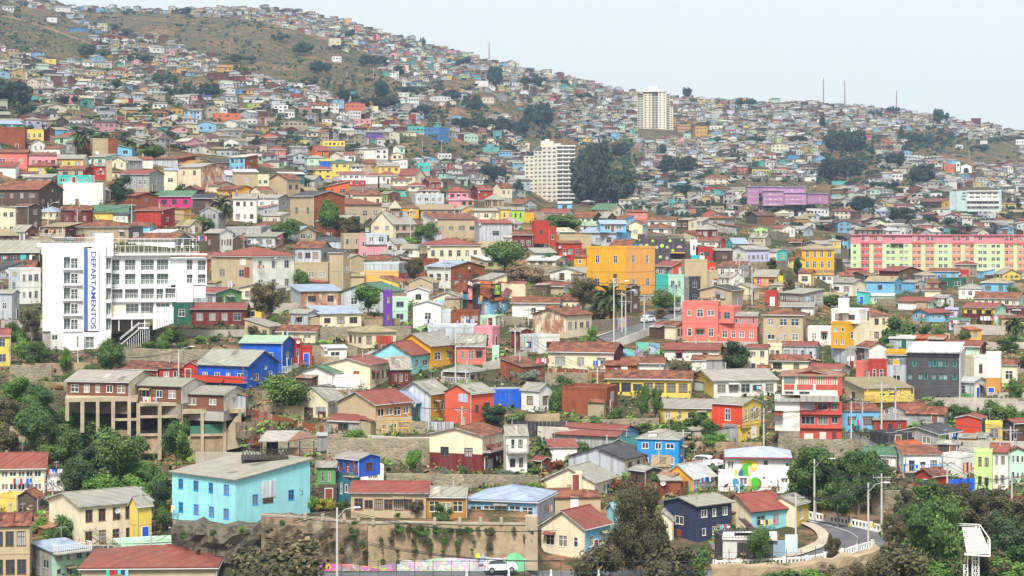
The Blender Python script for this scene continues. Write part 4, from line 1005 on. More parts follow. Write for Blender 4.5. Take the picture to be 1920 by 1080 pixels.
FAR_ROWS = """
@0 0 4.5
0 15 190 1075 1020 Z 20 t t e - 1x3
530 600 682 1065 985 F 0 T T e - 2x3
730 735 805 1055 1015 F 0 y y r - 1x2
805 925 975 1070 1010 L 8 w w e 1x4 -
920 985 1060 1035 990 R 14 e o r - 1x2
1230 1235 1425 995 955 H 24 Y Y n - 1x4
1330 1340 1400 1075 1010 R 20 w w e - 1x2
1000 1050 1160 990 925 R 20 y Y e 1x1 1x2
790 800 935 945 910 H 12 w w b - 1x4
1280 1290 1410 915 870 H 8 w w e - 1x3
300 400 560 950 895 L 18 w c e 1x3 1x1
370 375 460 785 745 R 14 R R e - 1x2
460 465 590 780 755 H 12 s s b - 1x3
605 680 682 780 735 R 14 v w e - 1x1
1225 1285 1385 445 395 R 14 w w e 1x1 1x3
690 700 790 560 520 R 16 w w e - 1x2
870 880 970 530 505 F 0 y y e - 1x2
690 730 875 640 600 H 10 c y e - 1x4
945 950 1060 615 580 H 10 s s n - 1x2
250 255 410 580 550 R 14 m m m - -
145 155 255 480 450 F 0 w w w - 1x3
870 875 975 325 295 R 8 R r n - 1x2
975 980 1090 330 308 Z 6 o o n - 1x2
580 590 745 265 240 L 8 U U U - 1x4
795 800 865 280 262 F 0 U U U - 1x2
465 470 590 95 60 Z 12 w w e - 1x3
395 400 480 185 150 F 0 c w w - 1x1
20 25 115 85 58 R 10 w w e - 1x3
255 260 320 850 822 F 0 t t t - -
1090 1140 1225 840 790 R 10 w e w - 1x1
1085 1090 1215 695 665 Z 8 w w e - 1x5
@320 60 4.5
385 395 525 335 295 R 16 Y Y Y - 1x3
315 320 490 400 350 F 0 R R R - 1x3
600 640 800 525 490 H 22 R Y r - 1x4
525 530 605 520 490 F 0 U U y - 1x1
400 470 560 590 540 R 10 l w e 1x2 1x2
645 650 702 665 610 F 0 j j j - -
985 1005 1100 575 525 F 0 w r r - 1x2
1160 1170 1325 650 615 R 22 w w R - 1x2
370 375 590 770 690 F 0 o o o - 2x3
215 380 470 850 775 R 18 b m e 1x2 1x1
440 555 650 815 760 R 20 w w e - 1x2
600 605 730 775 740 F 0 w w e - 1x3
640 645 775 825 790 H 18 t t g - 1x3
390 400 600 890 830 H 18 R e e - 1x3
860 865 990 680 620 F 0 w w w - 2x3
775 890 955 920 865 R 16 o p n - 1x1
450 570 650 990 920 R 26 w w T 1x2 1x1
910 920 1150 800 755 L 8 e T e - 1x6
800 805 880 800 730 F 0 w T e - 1x2
965 970 1045 730 665 R 12 w w e - 1x3
1135 1145 1230 850 810 H 12 w m m - 1x3
1255 1262 1350 825 775 F 0 Y Y e - 1x2
1365 1370 1440 850 805 F 0 w w w - 1x2
0 5 100 700 655 F 0 Y Y e - 1x2
65 70 140 755 715 F 0 U U w - 1x2
1330 1340 1435 120 55 F 0 c c w - 1x2
1360 1365 1440 250 200 H 18 w w n - 1x3
180 185 340 575 540 Z 10 v v V - 1x3
415 420 520 455 415 F 0 m m w - 1x2
130 140 290 970 880 F 0 T T e - 3x4
@640 100 4.5
255 320 385 540 500 H 18 t t w 1x1 1x1
100 250 255 635 560 F 0 p p e 2x3 -
30 70 165 550 490 F 0 w w r - 2x4
200 210 350 735 665 R 12 v V e - 2x3
690 820 910 745 630 F 0 U U e 3x4 1x4
555 560 700 670 620 F 0 t t t - 1x4
450 455 570 660 630 L 10 R R r - 1x3
965 1035 1155 745 680 L 14 R m e 1x1 1x4
465 480 570 365 335 F 0 w w V - 1x2
555 562 655 450 375 F 0 w w c - 2x4
740 750 925 400 365 L 8 w w e - 1x6
895 945 1010 585 530 F 0 e b w - 1x2
1130 1135 1240 275 235 F 0 w w w - -
1175 1185 1290 420 370 H 10 c c n - 1x3
1190 1195 1335 830 795 F 0 t t T - 1x1
1325 1330 1440 870 825 H 10 b b T - 1x4
1280 1340 1378 785 745 R 12 w w n 1x1 -
810 815 930 890 850 F 0 w w e - 1x4
1030 1035 1145 955 915 L 8 c c e - 1x2
25 30 200 480 420 L 8 o o n - 1x4
@1250 150 4
210 215 305 440 350 F 0 Y Y e - 3x3
75 80 180 385 335 F 0 O O e - 2x5
42 45 70 370 285 F 0 Y Y e - 3x1
100 105 130 500 435 F 0 p p p - 1x1
125 130 180 450 405 F 0 m m w - 1x2
320 325 435 375 345 F 0 w w w - 1x4
330 335 400 300 260 F 0 l l w - -
450 455 508 270 230 F 0 v v w - -
780 785 910 540 485 L 4 w c e - 2x4
625 640 770 715 665 Z 12 k y k - 1x6
515 575 635 620 580 R 12 w w e - 1x2
755 760 820 600 560 R 14 w w n - 1x1
905 910 990 615 570 F 0 U U U - -
1035 1040 1110 585 560 H 8 Y Y T - 1x3
165 175 275 670 620 L 18 c w n - 1x3
285 290 480 785 740 H 26 c c n - 2x4
285 290 415 865 808 F 0 r r w - 1x4 stilt=8
60 65 170 890 850 L 6 w Y e - 1x3
40 45 165 855 835 L 8 m m m - -
480 485 590 860 815 R 10 c c e - 1x2
325 330 430 1015 950 F 0 T T n - 2x3
460 465 565 975 945 H 10 w w e - 1x3
430 435 510 1030 985 F 0 w w e - 1x2
640 645 720 1045 1010 R 12 j j j - 1x1
1040 1045 1215 1060 970 F 0 l w w - 2x6
1255 1260 1400 1045 985 H 20 c c r - 2x4
770 775 855 165 145 H 10 j m g - 1x3
1030 1035 1120 760 735 F 0 w w e - -
1235 1240 1375 785 765 F 0 t t t - -
1270 1275 1400 835 800 L 12 c c r - 1x4
1200 1230 1290 905 870 F 0 r b e - 1x1
@1600 200 4.5
755 765 850 555 490 F 0 r o o - 1x2
285 290 415 620 560 H 14 w w r - 1x4
565 745 905 860 800 L 12 d Y r 1x4 1x2
655 665 820 930 870 L 8 w c e - 2x3
495 580 660 960 915 L 18 w c r 1x3 1x1
255 260 380 915 880 H 12 w w r - 1x3
500 540 590 890 850 R 14 w w w - -
440 450 560 815 785 H 18 c c e - 1x3
210 280 415 1060 990 F 0 w w c 2x2 2x4
860 870 1000 960 915 H 10 t t m - 1x3
1235 1245 1370 870 820 H 14 y y n - 1x4
640 650 745 780 735 F 0 b w e - 1x2
350 360 490 775 740 H 10 y O e - 1x2
1075 1080 1200 1010 975 R 14 w w e - 1x4
1190 1300 1380 1015 965 L 10 w m r - 1x1
1385 1390 1445 1020 955 R 14 K K r - -
1000 1060 1110 1060 1010 R 30 c c r - 1x1
45 80 125 960 935 R 30 r w r - -
1335 1340 1440 670 620 H 12 w w e - 1x4
855 865 925 355 325 F 0 w w w - 1x2
1360 1370 1440 320 280 F 0 w w e - 1x3
1065 1070 1130 315 290 F 0 w w w - -
1000 1005 1075 150 100 F 0 R R e - -
630 640 720 675 630 H 14 c e T - 1x2
230 240 310 335 300 R 30 c O n - 1x2
45 50 150 270 240 F 0 P P P - 1x3
"""
# ---------------------------------------------------------------- terrain
def build_ground():
    xs=[-500+10*i for i in range(293)]; v=[]; cols=[]
    NB=150; NT=110
    for px in xs:
        yr=lerp_tab(RIDGE,px); ys=lerp_tab(SKY,px); col=[]
        rows=[1500-(1500-1080)*i/12 for i in range(12)]+[1080-(1080-yr)*i/NB for i in range(NB+1)]
        rows+=[yr-1.25*i for i in range(1,5)]+[yr-5-(yr-5-ys)*(i/NT) for i in range(0,NT+1)]
        for py in rows: col.append(W(px,py))
        P=col[-1]
        for k,(dd,dz) in enumerate(((120,-4),(400,-25),(900,-90))): col.append(Vector((P.x*(P.y+dd)/P.y,P.y+dd,P.z+dz)))
        cols.append(col)
    n=len(cols[0]); verts=[tuple(p) for c in cols for p in c]; faces=[]
    for i in range(len(xs)-1):
        for j in range(n-1):
            a=i*n+j; faces.append((a,a+n,a+n+1,a+1))
    me=bpy.data.meshes.new('hillside'); me.from_pydata(verts,[],faces); me.materials.append(MATS['ground'])
    me.polygons.foreach_set('use_smooth',[True]*len(faces)); me.update()
    tag(link('hillside',me),kind='structure')
build_ground()

# ---------------------------------------------------------------- frontal helper for hand-built things
class Cust:
    def __init__(s,name,px,py,D,label,cat,group=None,yaw=0):
        P=W(px,py,D); s.D=P.y; s.s=SC(P.y); s.px=px; s.py=py
        s.M=Matrix.Translation(P)@RZ(-atan((px-CX)/F)+radians(yaw)); s.root=thing(name,s.M,label,cat,group)
    def x(s,p): return (p-s.px)/s.s
    def z(s,p): return (s.py-p)/s.s
    def bx(s,mb,x0,x1,yt,yb,y0,y1,mat,col,**k): mb.box(s.x(x0),s.x(x1),y0,y1,s.z(yb),s.z(yt),mat,col,**k)
    def part(s,name,x0,x1,yt,yb,y0,y1,mat,col):
        m=MB(); s.bx(m,x0,x1,yt,yb,y0,y1,mat,col); return m.build(name,s.root)
    def wall(s,name,x0,x1,yt,yb,y,thick,mat,col,holes,dep=.15,kind=None,fc='w',mull=None,rail=False,winname='window',side=True,roofcol=None,ph=.0):
        """box with recessed openings in its front face; holes in photo pixels (x0,x1,ytop,ybot)"""
        mb=MB(); X0=s.x(x0); Z0=s.z(yb); Wd=s.x(x1)-X0; H=s.z(yt)-Z0
        hs=[(s.x(a)-X0,s.x(b)-X0,s.z(d)-Z0,s.z(c)-Z0) for a,b,c,d in holes]
        holed(mb,(X0,y,Z0),(1,0,0),Wd,H,hs,mat,col,dep=dep)
        a=X0;b=X0+Wd;c=y;d=y+thick;z0=Z0;z1=Z0+H
        mb.face([(a,c,z0),(a,d,z0),(a,d,z1),(a,c,z1)],mat,col); mb.face([(b,c,z0),(b,d,z0),(b,d,z1),(b,c,z1)],mat,col); mb.face([(a,d,z0),(b,d,z0),(b,d,z1),(a,d,z1)],mat,col)
        mb.face([(a,c,z1),(b,c,z1),(b,d,z1),(a,d,z1)],'fibre',roofcol or tuple(v*.8 for v in col))
        o=mb.build(name,s.root)
        for (u0,u1,w0,w1) in hs:
            wo=window(s.root,Tl(X0+(u0+u1)/2,y+dep*.9,Z0+(w0+w1)/2),u1-u0-.06,w1-w0-.06,fc=fc,kind=kind,mull=mull,name=winname) if s.s>2.6 else FARWIN(s.root,Tl(X0+(u0+u1)/2,y+dep*.6,Z0+(w0+w1)/2),u1-u0-.16,w1-w0-.1)
            if rail: RAIL(s.root,Tl(X0+u0,y+.03,Z0+w0),u1-u0,.95,c=(.72,.72,.72))
        return o
def RAIL(root,M,w,h,c=(.72,.72,.72),step=.35,name='railing'):
    k=('rail',round(w,1),round(h,2),c,step)
    if k not in CACHE:
        m=MB(); w=round(w,1); m.box(0,w,0,.05,h-.06,h,'trim',c); m.box(0,w,0,.05,.05,.1,'trim',c); n=max(2,int(w/step))
        for i in range(n+1):
            x=(w-.04)*i/n; m.box(x,x+.04,.005,.045,.1,h-.06,'trim',c)
        CACHE[k]=m.data('railing')
    return link(name,CACHE[k],root,M)
WH=(.76,.76,.74)
# ---- white apartment building with the vertical sign
D0=377
A=Cust('apartment_building',95,660,D0,'large white apartment building with recessed balconies and a vertical DEPARTAMENTOS sign','building')
ys=[482,511,540,568,597]
A.wall('wall',95,156,471,626,0,10,'stucco',WH,[(119,131,y,y+22) for y in ys],dep=.9,kind='glassgreen')
# stack of open balconies beside the windows
for y in ys:
    m=MB(); A.bx(m,132.5,152,y,y+21.5,-.06,-.02,'stucco',(.62,.62,.58)); m.build('balcony_back',A.root)
    window(A.root,Tl(A.x(138.5),-.10,A.z(y+11.5)),1.2,1.75,kind='glass',fc='w')
    m=MB(); A.bx(m,117,153,y+21.6,y+24.5,-.5,-.003,'stucco',WH); m.build('balcony',A.root); RAIL(A.root,Tl(A.x(132),-.48,A.z(y+21.6)),A.x(152)-A.x(132),.85)
A.part('wall',80,94.8,478,622,1.6,10,'stucco',(.68,.68,.67)); A.part('wall',80,94.8,622,672,1.9,10,'concrete',(.36,.34,.31))
A.wall('wall',95,116,626,659,-.02,9,'concrete',(.55,.54,.52),[(97,108,628,638)],kind='glass')
A.wall('wall',116,156,626,657,-1.4,9,'stucco',WH,[(142,147,630,652)],kind='glassgreen')
A.wall('wall',156,206,623,657,-.4,9,'stucco',WH,[(159,175,632,654)],dep=.3,kind='glassgreen')
A.part('foundation',112,182,657,700,0,8,'concrete',(.40,.36,.30))
A.part('sign_stripe',156,163.5,468,621,-.55,9,'stucco',(.055,.12,.34))
sg=A.part('sign_board',163.5,183,468,621,-.60,9,'stucco',(.80,.80,.79))
A.wall('wall',183,196.5,455,655,-.05,9,'stucco',(.72,.72,.71),[])
A.wall('wall',196.5,207,482,628,.25,9,'stucco',(.70,.71,.72),[(197.5,206.5,y+1,y+24) for y in ys],dep=.9,kind='glassgreen')
cu=bpy.data.curves.new('sign_text','FONT'); cu.body='DEPARTAMENTOS'; cu.align_x='CENTER'; cu.align_y='CENTER'; cu.extrude=.02; cu.offset=.012
to=bpy.data.objects.new('tmp',cu); COL.objects.link(to); bpy.context.view_layer.update()
me=bpy.data.meshes.new_from_object(to.evaluated_get(bpy.context.evaluated_depsgraph_get())); COL.objects.unlink(to); bpy.data.objects.remove(to)
vx=[v.co.x for v in me.vertices]; vy=[v.co.y for v in me.vertices]; LT=max(vx)-min(vx); HT=max(vy)-min(vy)
k1=(A.z(472)-A.z(617))/LT; k2=(A.x(178)-A.x(169))/HT
for v in me.vertices:
    a,b,c=v.co; v.co=((b-(max(vy)+min(vy))/2)*k2, -c, -(a-(max(vx)+min(vx))/2)*k1)
me.materials.clear(); simple('signblue',(.03,.06,.22),.6); me.materials.append(MATS['signblue'])
link('sign_lettering',me,sg,Tl(A.x(173.6),-.64,A.z(544.5)))
A.part('stair_tower',177,211,438,481,1.0,6,'stucco',(.80,.80,.79))
A.part('parapet',78,156,462,478,2.2,2.5,'stucco',WH); A.part('parapet',70,178,457,464,9,9.3,'stucco',WH)
RAIL(A.root,Tl(A.x(97),9.1,A.z(456)),A.x(177)-A.x(97),.9)
# right wing
hs=[]
for y0,y1,bays in ((488,509,[(209,223),(233,253),(263,288),(293,315)]),(515,536,[(209,223),(233,253),(263,288),(293,315)])): hs+=[(a,b,y0,y1) for a,b in bays]
A.wall('wall',207,319,479,541,3,10,'stucco',WH,hs,dep=1.0,kind='glassgreen',rail=True)
A.wall('wall',319,388,486,537,3.3,9,'stucco',(.80,.80,.79),[(350,361,489,509),(371,386,490,510),(350,361,517,537-2),(371,386,517,535)],dep=1.0,kind='glassgreen',rail=True)
A.wall('wall',207,329,541.5,569,2.6,10,'stucco',(.74,.74,.71),[(209,229,544,563),(233,258,544,563),(263,288,543,564),(292,305,544,564),(309,328,543,563)],dep=1.1,kind='glassgreen',rail=True)
A.wall('wall',329,362,536,570,3,9,'stucco',WH,[]); A.part('wall',362,386,536,562,3.5,9,'stucco',WH)
A.wall('wall',207,322,569.5,598,3,9,'stucco',(.70,.70,.67),[(235,259,572,592),(263,288,570,592),(292,318,571,592)],dep=1.1,kind='glassgreen')
A.part('privacy_screen',209,232,575,597,1.6,1.7,'stucco',(.70,.66,.48))
A.part('deck',207,322,597.5,600,-.4,3,'concrete',(.7,.7,.68)); RAIL(A.root,Tl(A.x(207),-.35,A.z(597)),A.x(276)-A.x(207),1.05); 
A.part('undercroft',207,270,600,625,3,8,'concrete',(.22,.18,.14))
for p in (220,244,268): A.part('pillar',p,p+1.6,600,622,-.2,0,'trim',WH)
A.part('roof_edge',207,388,477,480,2.2,3,'stucco',WH)
RAIL(A.root,Tl(A.x(207),2.7,A.z(477)),A.x(373)-A.x(207),1.5,step=.8); RAIL(A.root,Tl(A.x(211),9,A.z(476)),A.x(372)-A.x(211),2.6,step=1.1,name='roof_fence')
# screens and stair
for i in range(9): A.part('screen_panel',284+i*4.3,287.5+i*4.3,577+i*.0,620-i*1.5,-.9-i*.05,-.85-i*.05,'trim',(.70,.72,.74))
st=MB()
for i in range(14):
    x=224+i*2.4; y=645-i*2.0; A.bx(st,x,x+2.6,y,y+1.2,-1.6,-.7,'trim',WH)
for dy in (-8,-11): st.bar((A.x(222),-1.6,A.z(646+dy)),(A.x(258),-1.6,A.z(616+dy)),.05,'trim',WH)
A.bx(st,256,276,616,618,-1.6,.5,'trim',WH)
for i in range(11): A.bx(st,236+i*4,236.7+i*4,620 if i>5 else 640-i*3,652,-1.5,-1.42,'trim',WH)
for i in range(6): A.bx(st,256+i*4,256.5+i*4,607,616,-1.6,-1.55,'trim',WH)
A.bx(st,256,277,606.5,607.5,-1.6,-1.54,'trim',WH)
st.build('outside_stair',A.root)
for i in range(9): A.part('fence_bar',180+i*2.6,180.7+i*2.6,632,651,-1.0,-.95,'trim',(.5,.52,.55))
for p in (138,155,172,195,215,315,340,361): A.part('flag',p,p+2.2,456+(p%3),466,4,4.03,'cloth',(.75,.76,.8))

# ---- towers
def tower(c,x0,x1,yt,yb,y,th,fl,cols,col,bw=.55,dep=.5,band=None,bandcol=None,rail=False):
    fh=(yb-yt)/fl; pw=(x1-x0)/cols; hs=[]
    for r in range(fl):
        for q in range(cols):
            cx=x0+pw*(q+.5); hs.append((cx-pw*bw/2,cx+pw*bw/2,yt+fh*(r+.22),yt+fh*(r+.72)))
    c.wall('wall',x0,x1,yt,yb,y,th,'stucco',col,hs,dep=dep)
    if band:
        for r in range(fl):
            yy=yt+fh*(r+.74); c.part('balcony',x0+.3,x1-.2,yy,yy+fh*.24,y-band,y-.02,'stucco',bandcol or col)
T1=Cust('tower_block',984,380,1430,'cream and white stepped tower block, the nearer and lower of the two towers','tower')
cr=(.58,.54,.44)
tower(T1,984,1001,292,380,2,14,12,2,cr); tower(T1,1001,1016,283,380,1,14,13,2,(.52,.49,.40))
tower(T1,1016,1044,275,380,0,14,14,3,(.56,.52,.43),dep=.7); tower(T1,1044,1078,274,380,-1.2,15,14,3,(.56,.54,.47),bw=.8,dep=1.0,band=1.1,bandcol=(.76,.76,.72))
T1.part('penthouse',1014,1038,264,276,2,10,'stucco',cr); T1.part('penthouse',1037,1052,269,276,2,10,'stucco',cr); T1.part('water_tank',1022,1030,261,264,4,8,'stucco',(.7,.7,.66))
T1.part('roof_edge',1044,1079,272.5,274.4,-2.6,4,'stucco',WH)
m=MB(); m.slab([(T1.x(998),3,T1.z(284)),(T1.x(1014),3,T1.z(273)),(T1.x(1014),10,T1.z(273)),(T1.x(998),10,T1.z(284))],.4,'roofmetal',(.4,.42,.42)); m.build('roof',T1.root)
T2=Cust('tower_block',1195,250,2050,'tall cream tower block with brown balcony recesses on the far hillside','tower')
tower(T2,1195,1206,175,246,2,16,16,2,(.46,.42,.33),dep=.9,bw=.7); tower(T2,1206,1222,172,246,0,16,16,2,(.60,.54,.40),bw=.4); tower(T2,1222,1234,172,246,1,16,16,2,(.40,.37,.31),bw=.75,dep=1.2)
tower(T2,1234,1249,173,246,-1,16,16,2,(.64,.60,.48),bw=.35); tower(T2,1249,1256,176,247,1,16,16,1,(.40,.37,.30),bw=.7,dep=.9); tower(T2,1256,1262,200,250,2,14,12,1,(.68,.62,.48),bw=.6)
T2.part('penthouse',1207,1240,166,173,3,12,'stucco',(.66,.62,.50)); T2.part('penthouse',1216,1232,161,167,4,10,'stucco',(.62,.58,.48)); T2.part('roof_edge',1195,1250,171,172.3,-1.6,8,'stucco',(.6,.57,.48))
T2.part('antenna',1235,1235.5,157,166,5,5.3,'metalpole',(.4,.4,.4))
# ---- pink and green flats
FL=Cust('apartment_block',1598,530,845,'long five storey block of flats painted pink, lime green and salmon','building')
lime=(.50,.64,.34); red=(.58,.13,.12); sal=(.66,.28,.18); pk=(.64,.22,.26)
fx=lambda v:1600+v/6; fy=lambda v:420+v/6
strips=[(-30,82,lime,[(-2,32)]),(82,178,red,[(88,128),(135,174)]),(178,225,lime,[]),(225,322,red,[(229,264),(275,314)]),(322,412,lime,[(365,405)]),(412,555,lime,[(422,460),(510,550)]),(555,650,lime,[(565,605)]),
(650,750,sal,[(656,692),(706,746)]),(750,795,lime,[]),(795,893,sal,[(800,842),(850,888)]),(893,1087,lime,[(940,985),(1000,1040)]),(1087,1187,sal,[(1094,1130),(1145,1182)]),(1187,1230,lime,[]),(1230,1330,sal,[(1236,1274),(1285,1325)]),
(1330,1660,lime,[(1375,1420),(1428,1468),(1518,1560),(1572,1612)]),(1660,1760,sal,[(1666,1704),(1716,1754)]),(1760,1805,lime,[]),(1805,1905,sal,[(1812,1848),(1860,1900)]),(1905,1990,lime,[(1920,1950)])]
tops=[(82,180),(225,322),(655,750),(795,893),(1087,1190),(1230,1330),(1660,1760),(1805,1905)]
fl=[(232,264),(300,338),(372,412),(448,488),(522,556)]
for i,(a,b,c,ws) in enumerate(strips):
    y=0 if c!=lime else (.5 if (b-a)<60 else .25)
    if i in (5,): y=1.6
    FL.wall('wall',fx(a),fx(b),fy(218),fy(640),y,14,'stucco',jit(c,.02),[(fx(u),fx(v),fy(p),fy(q)) for u,v in ws for p,q in fl],dep=.25)
for i,(a,b,c,ws) in enumerate(strips):
    hasw=any(p<=a+5 and q>=b-5 for p,q in tops)
    hs=[(fx(u),fx(v),fy(134),fy(190)) for u,v in ws] if hasw else ([(fx(u),fx(v),fy(150),fy(186)) for u,v in ws[:1]] if i in (5,14) else [])
    FL.wall('attic_wall',fx(a),fx(b),fy(126),fy(217.5),-.25 if hasw else .15,14,'stucco',jit(pk if not hasw else (.70,.14,.18),.03),hs,dep=.25)
FL.part('roof_edge',fx(-30),fx(1990),fy(122),fy(126),-.5,15,'stucco',(.6,.16,.2))
# ---- purple flats on the far hill
PF=Cust('apartment_block',1401,386,1120,'long purple block of flats in stepped sections on the far hillside','building')
pu=(.36,.17,.34)
for (a,b,yt,yb,y,n) in ((1401,1423,350,383,3,2),(1423,1466,350,362,9,4),(1430,1469,358.5,386,0,4),(1460,1510,351,362,8,5),(1470,1511,362,384,1,4),(1513,1552,364,382,3,4)):
    rows=3 if yb-yt>18 else 1; fh=(yb-yt)/rows; pw=(b-a)/n
    PF.wall('wall',a,b,yt,yb,y,9,'stucco',jit(pu,.08),[(a+pw*(q+.3),a+pw*(q+.62),yt+fh*(r+.3),yt+fh*(r+.68)) for r in range(rows) for q in range(n)],dep=.2)
    PF.part('roof',a-.5,b+.5,yt-1,yt-.1,y-.5,y+9.5,'roofmetal',(.34,.32,.48))
    for r in range(rows): 
        if rows>1: PF.part('balcony_band',a+pw*.9,b-pw*.9,yt+fh*(r+.72),yt+fh*(r+.9),y-.25,y-.02,'stucco',(.55,.36,.42))
# ---- school
S1=Cust('school_building',1780,396,1060,'large pale green and white school block with long ribbon windows','building')
sx=lambda v:1600+v/4.5; sy=lambda v:200+v/4.5
S1.wall('wall',sx(812),sx(870),sy(715),sy(870),1,12,'stucco',(.36,.46,.48),[])
S1.wall('wall',sx(870),sx(960),sy(710),sy(880),0,12,'stucco',(.40,.50,.50),[(sx(915),sx(945),sy(y),sy(y+18)) for y in (722,748,775)])
S1.wall('wall',sx(960),sx(1215),sy(708),sy(785),-.5,12,'stucco',(.62,.62,.56),[(sx(975+i*48),sx(1015+i*48),sy(y),sy(y+18)) for i in range(5) for y in (724,756)])
S1.wall('wall',sx(925),sx(1225),sy(786),sy(885),.2,12,'stucco',(.50,.56,.54),[(sx(940+i*48),sx(980+i*48),sy(y),sy(y+18)) for i in range(6) for y in (800,838)])
S1.part('wall',sx(1215),sx(1240),sy(700),sy(880),2,12,'stucco',(.36,.50,.52))
for y in (708,778,788,826): S1.part('ledge',sx(955),sx(1218),sy(y),sy(y+7),-1.2,-.55,'stucco',WH)
# ---- church
CH=Cust('chapel',1792,326,1230,'small white chapel with a separate bell tower and arched door','church')
CH.wall('wall',sx(908),sx(994),sy(505),sy(558),0,14,'stucco',WH,[])
m=MB(); m.prism([(CH.x(sx(903)),0,CH.z(sy(505))),(CH.x(sx(999)),0,CH.z(sy(505))),(CH.x(sx(950)),0,CH.z(sy(486)))],[(CH.x(sx(903)),14,CH.z(sy(505))),(CH.x(sx(999)),14,CH.z(sy(505))),(CH.x(sx(950)),14,CH.z(sy(486)))],'stucco',WH); m.build('roof',CH.root)
def arch(c,mb,xc,yb,yt,hw,y,mat,col):
    zs=c.z(yt); r=hw; a=[Vector((c.x(xc)-r,y,c.z(yb))),Vector((c.x(xc)+r,y,c.z(yb)))]+[Vector((c.x(xc)+r*cos(t*pi/6),y,zs-r+r*sin(t*pi/6))) for t in range(7)]
    mb.prism(a,[p+Vector((0,.1,0)) for p in a],mat,col)
m=MB(); arch(CH,m,sx(950),sy(557),sy(515),1.5,-.12,'black',(0,0,0)); m.build('door',CH.root)
CH.part('bell_tower',sx(868),sx(900),sy(472),sy(545),1,5,'stucco',WH); m=MB(); arch(CH,m,sx(884),sy(500),sy(480),.7,.88,'black',(0,0,0)); m.build('bell_opening',CH.root)
m=MB(); m.prism([(CH.x(sx(866)),.8,CH.z(sy(472))),(CH.x(sx(902)),.8,CH.z(sy(472))),(CH.x(sx(884)),.8,CH.z(sy(463)))],[(CH.x(sx(866)),5.2,CH.z(sy(472))),(CH.x(sx(902)),5.2,CH.z(sy(472))),(CH.x(sx(884)),5.2,CH.z(sy(463)))],'stucco',WH); m.build('tower_roof',CH.root)
# ---- black building with green dots
KX=lambda v:1180+v/9; KY=lambda v:430+v/9
K=Cust('building',KX(140),556,depth(1230,500),'charcoal building dotted with lime green and beige circles','building')
K.wall('wall',KX(140),KX(945),KY(155),KY(700),0,10,'corr',(.055,.055,.075),[(KX(163),KX(225),KY(222),KY(330))],dep=.4); K.wall('wall',KX(945),KX(1025),KY(250),KY(690),.3,9,'corr',(.065,.065,.085),[])
K.part('wall',KX(140),KX(262),KY(84),KY(154),.1,9,'corr',(.055,.055,.075))
def disc(c,xc,yc,r,y,col,half=False,name='painted_circle'):
    n=20; t0=0; t1=2*pi if not half else pi
    pts=[Vector((c.x(xc)+r/c.s*cos(t0+(t1-t0)*i/n),y,c.z(yc)+r/c.s*sin(t0+(t1-t0)*i/n))) for i in range(n+(1 if half else 0))]
    m=MB(); m.prism(pts,[p+Vector((0,.05,0)) for p in pts],'stucco',col); return m.build(name,c.root)
gg=(.40,.66,.08); bg=(.42,.36,.32)
for (x,y,r,c) in ((173,178,14,gg),(395,195,24,gg),(688,192,24,gg),(881,180,14,gg),(292,275,31,gg),(549,277,33,gg),(460,303,28,bg),(635,486,28,bg),(731,357,24,gg),(372,357,15,gg),(524,465,26,(.5,.55,.2)),(637,300,26,bg)): disc(K,KX(x),KY(y),r/9,-.06,c)
disc(K,KX(843),KY(315),45/9,-.06,bg,half=True)
m=MB()
for i in range(8):
    x=KX(265+i*55); K.bx(m,x,x+.5,KY(70),KY(150),.5,.6,'board',(.2,.09,.06))
K.bx(m,KX(262),KX(655),KY(66),KY(76),.45,.65,'board',(.24,.10,.07)); K.bx(m,KX(262),KX(655),KY(144),KY(154.6),.45,.65,'board',(.24,.10,.07)); m.build('roof_terrace_frame',K.root)
K.part('terrace_screen',KX(275),KX(640),KY(90),KY(142),1.2,1.3,'glassgreen',(1,1,1)); RAIL(K.root,Tl(K.x(KX(660)),.1,K.z(KY(154))),K.x(KX(945))-K.x(KX(660)),1.1,c=(.3,.3,.32))
K.part('awning',KX(690),KX(935),KY(385),KY(402),-2,-.1,'stucco',(.55,.28,.10)); K.part('terrace_wall',KX(692),KX(1260),KY(505),KY(540),-2.4,-2.1,'stucco',(.5,.46,.38)); K.part('shade_screen',KX(1040),KX(1172),KY(430),KY(505),-2.3,-2.2,'cloth',(.03,.36,.40)); K.part('shade_screen',KX(1180),KX(1258),KY(440),KY(520),-2.35,-2.25,'cloth',WH)
# ---- dark grey building with turquoise windows
BX=lambda v:1440+v/3.6; BY=lambda v:560+v/3.6
G=Cust('building',BX(940),BY(672),depth(1750,BY(672)),'dark grey building with two rows of turquoise framed windows','building')
tq=(.03,.36,.30)
G.wall('wall',BX(938),BX(1282),BY(368),BY(672),0,9,'board',(.075,.073,.080),[(BX(a),BX(b),BY(415),BY(455)) for a,b in ((976,1000),(1082,1098),(1110,1134),(1146,1174),(1190,1212),(1242,1266))]+[(BX(a),BX(b),BY(506),BY(542)) for a,b in ((946,972),(1014,1040),(1050,1076),(1104,1130),(1152,1174),(1180,1204),(1240,1266))],dep=.2,fc=tq)
G.part('eave_band',BX(936),BX(1284),BY(362),BY(388),-.15,-.01,'trim',(.03,.03,.035)); m=MB()
m.slab([(G.x(BX(930)),-.4,G.z(BY(365))),(G.x(BX(1286)),-.4,G.z(BY(365))),(G.x(BX(1330)),9,G.z(BY(318))),(G.x(BX(985)),9,G.z(BY(318)))],.2,'roofmetal',(.46,.47,.48)); m.build('roof',G.root)
m=MB(); a=[(G.x(BX(1283)),0,G.z(BY(672))),(G.x(BX(1320)),6,G.z(BY(640))),(G.x(BX(1320)),6,G.z(BY(335))),(G.x(BX(1283)),0,G.z(BY(362)))]; m.slab(a,.2,'corr',(.5,.5,.5)); m.build('side_wall',G.root)
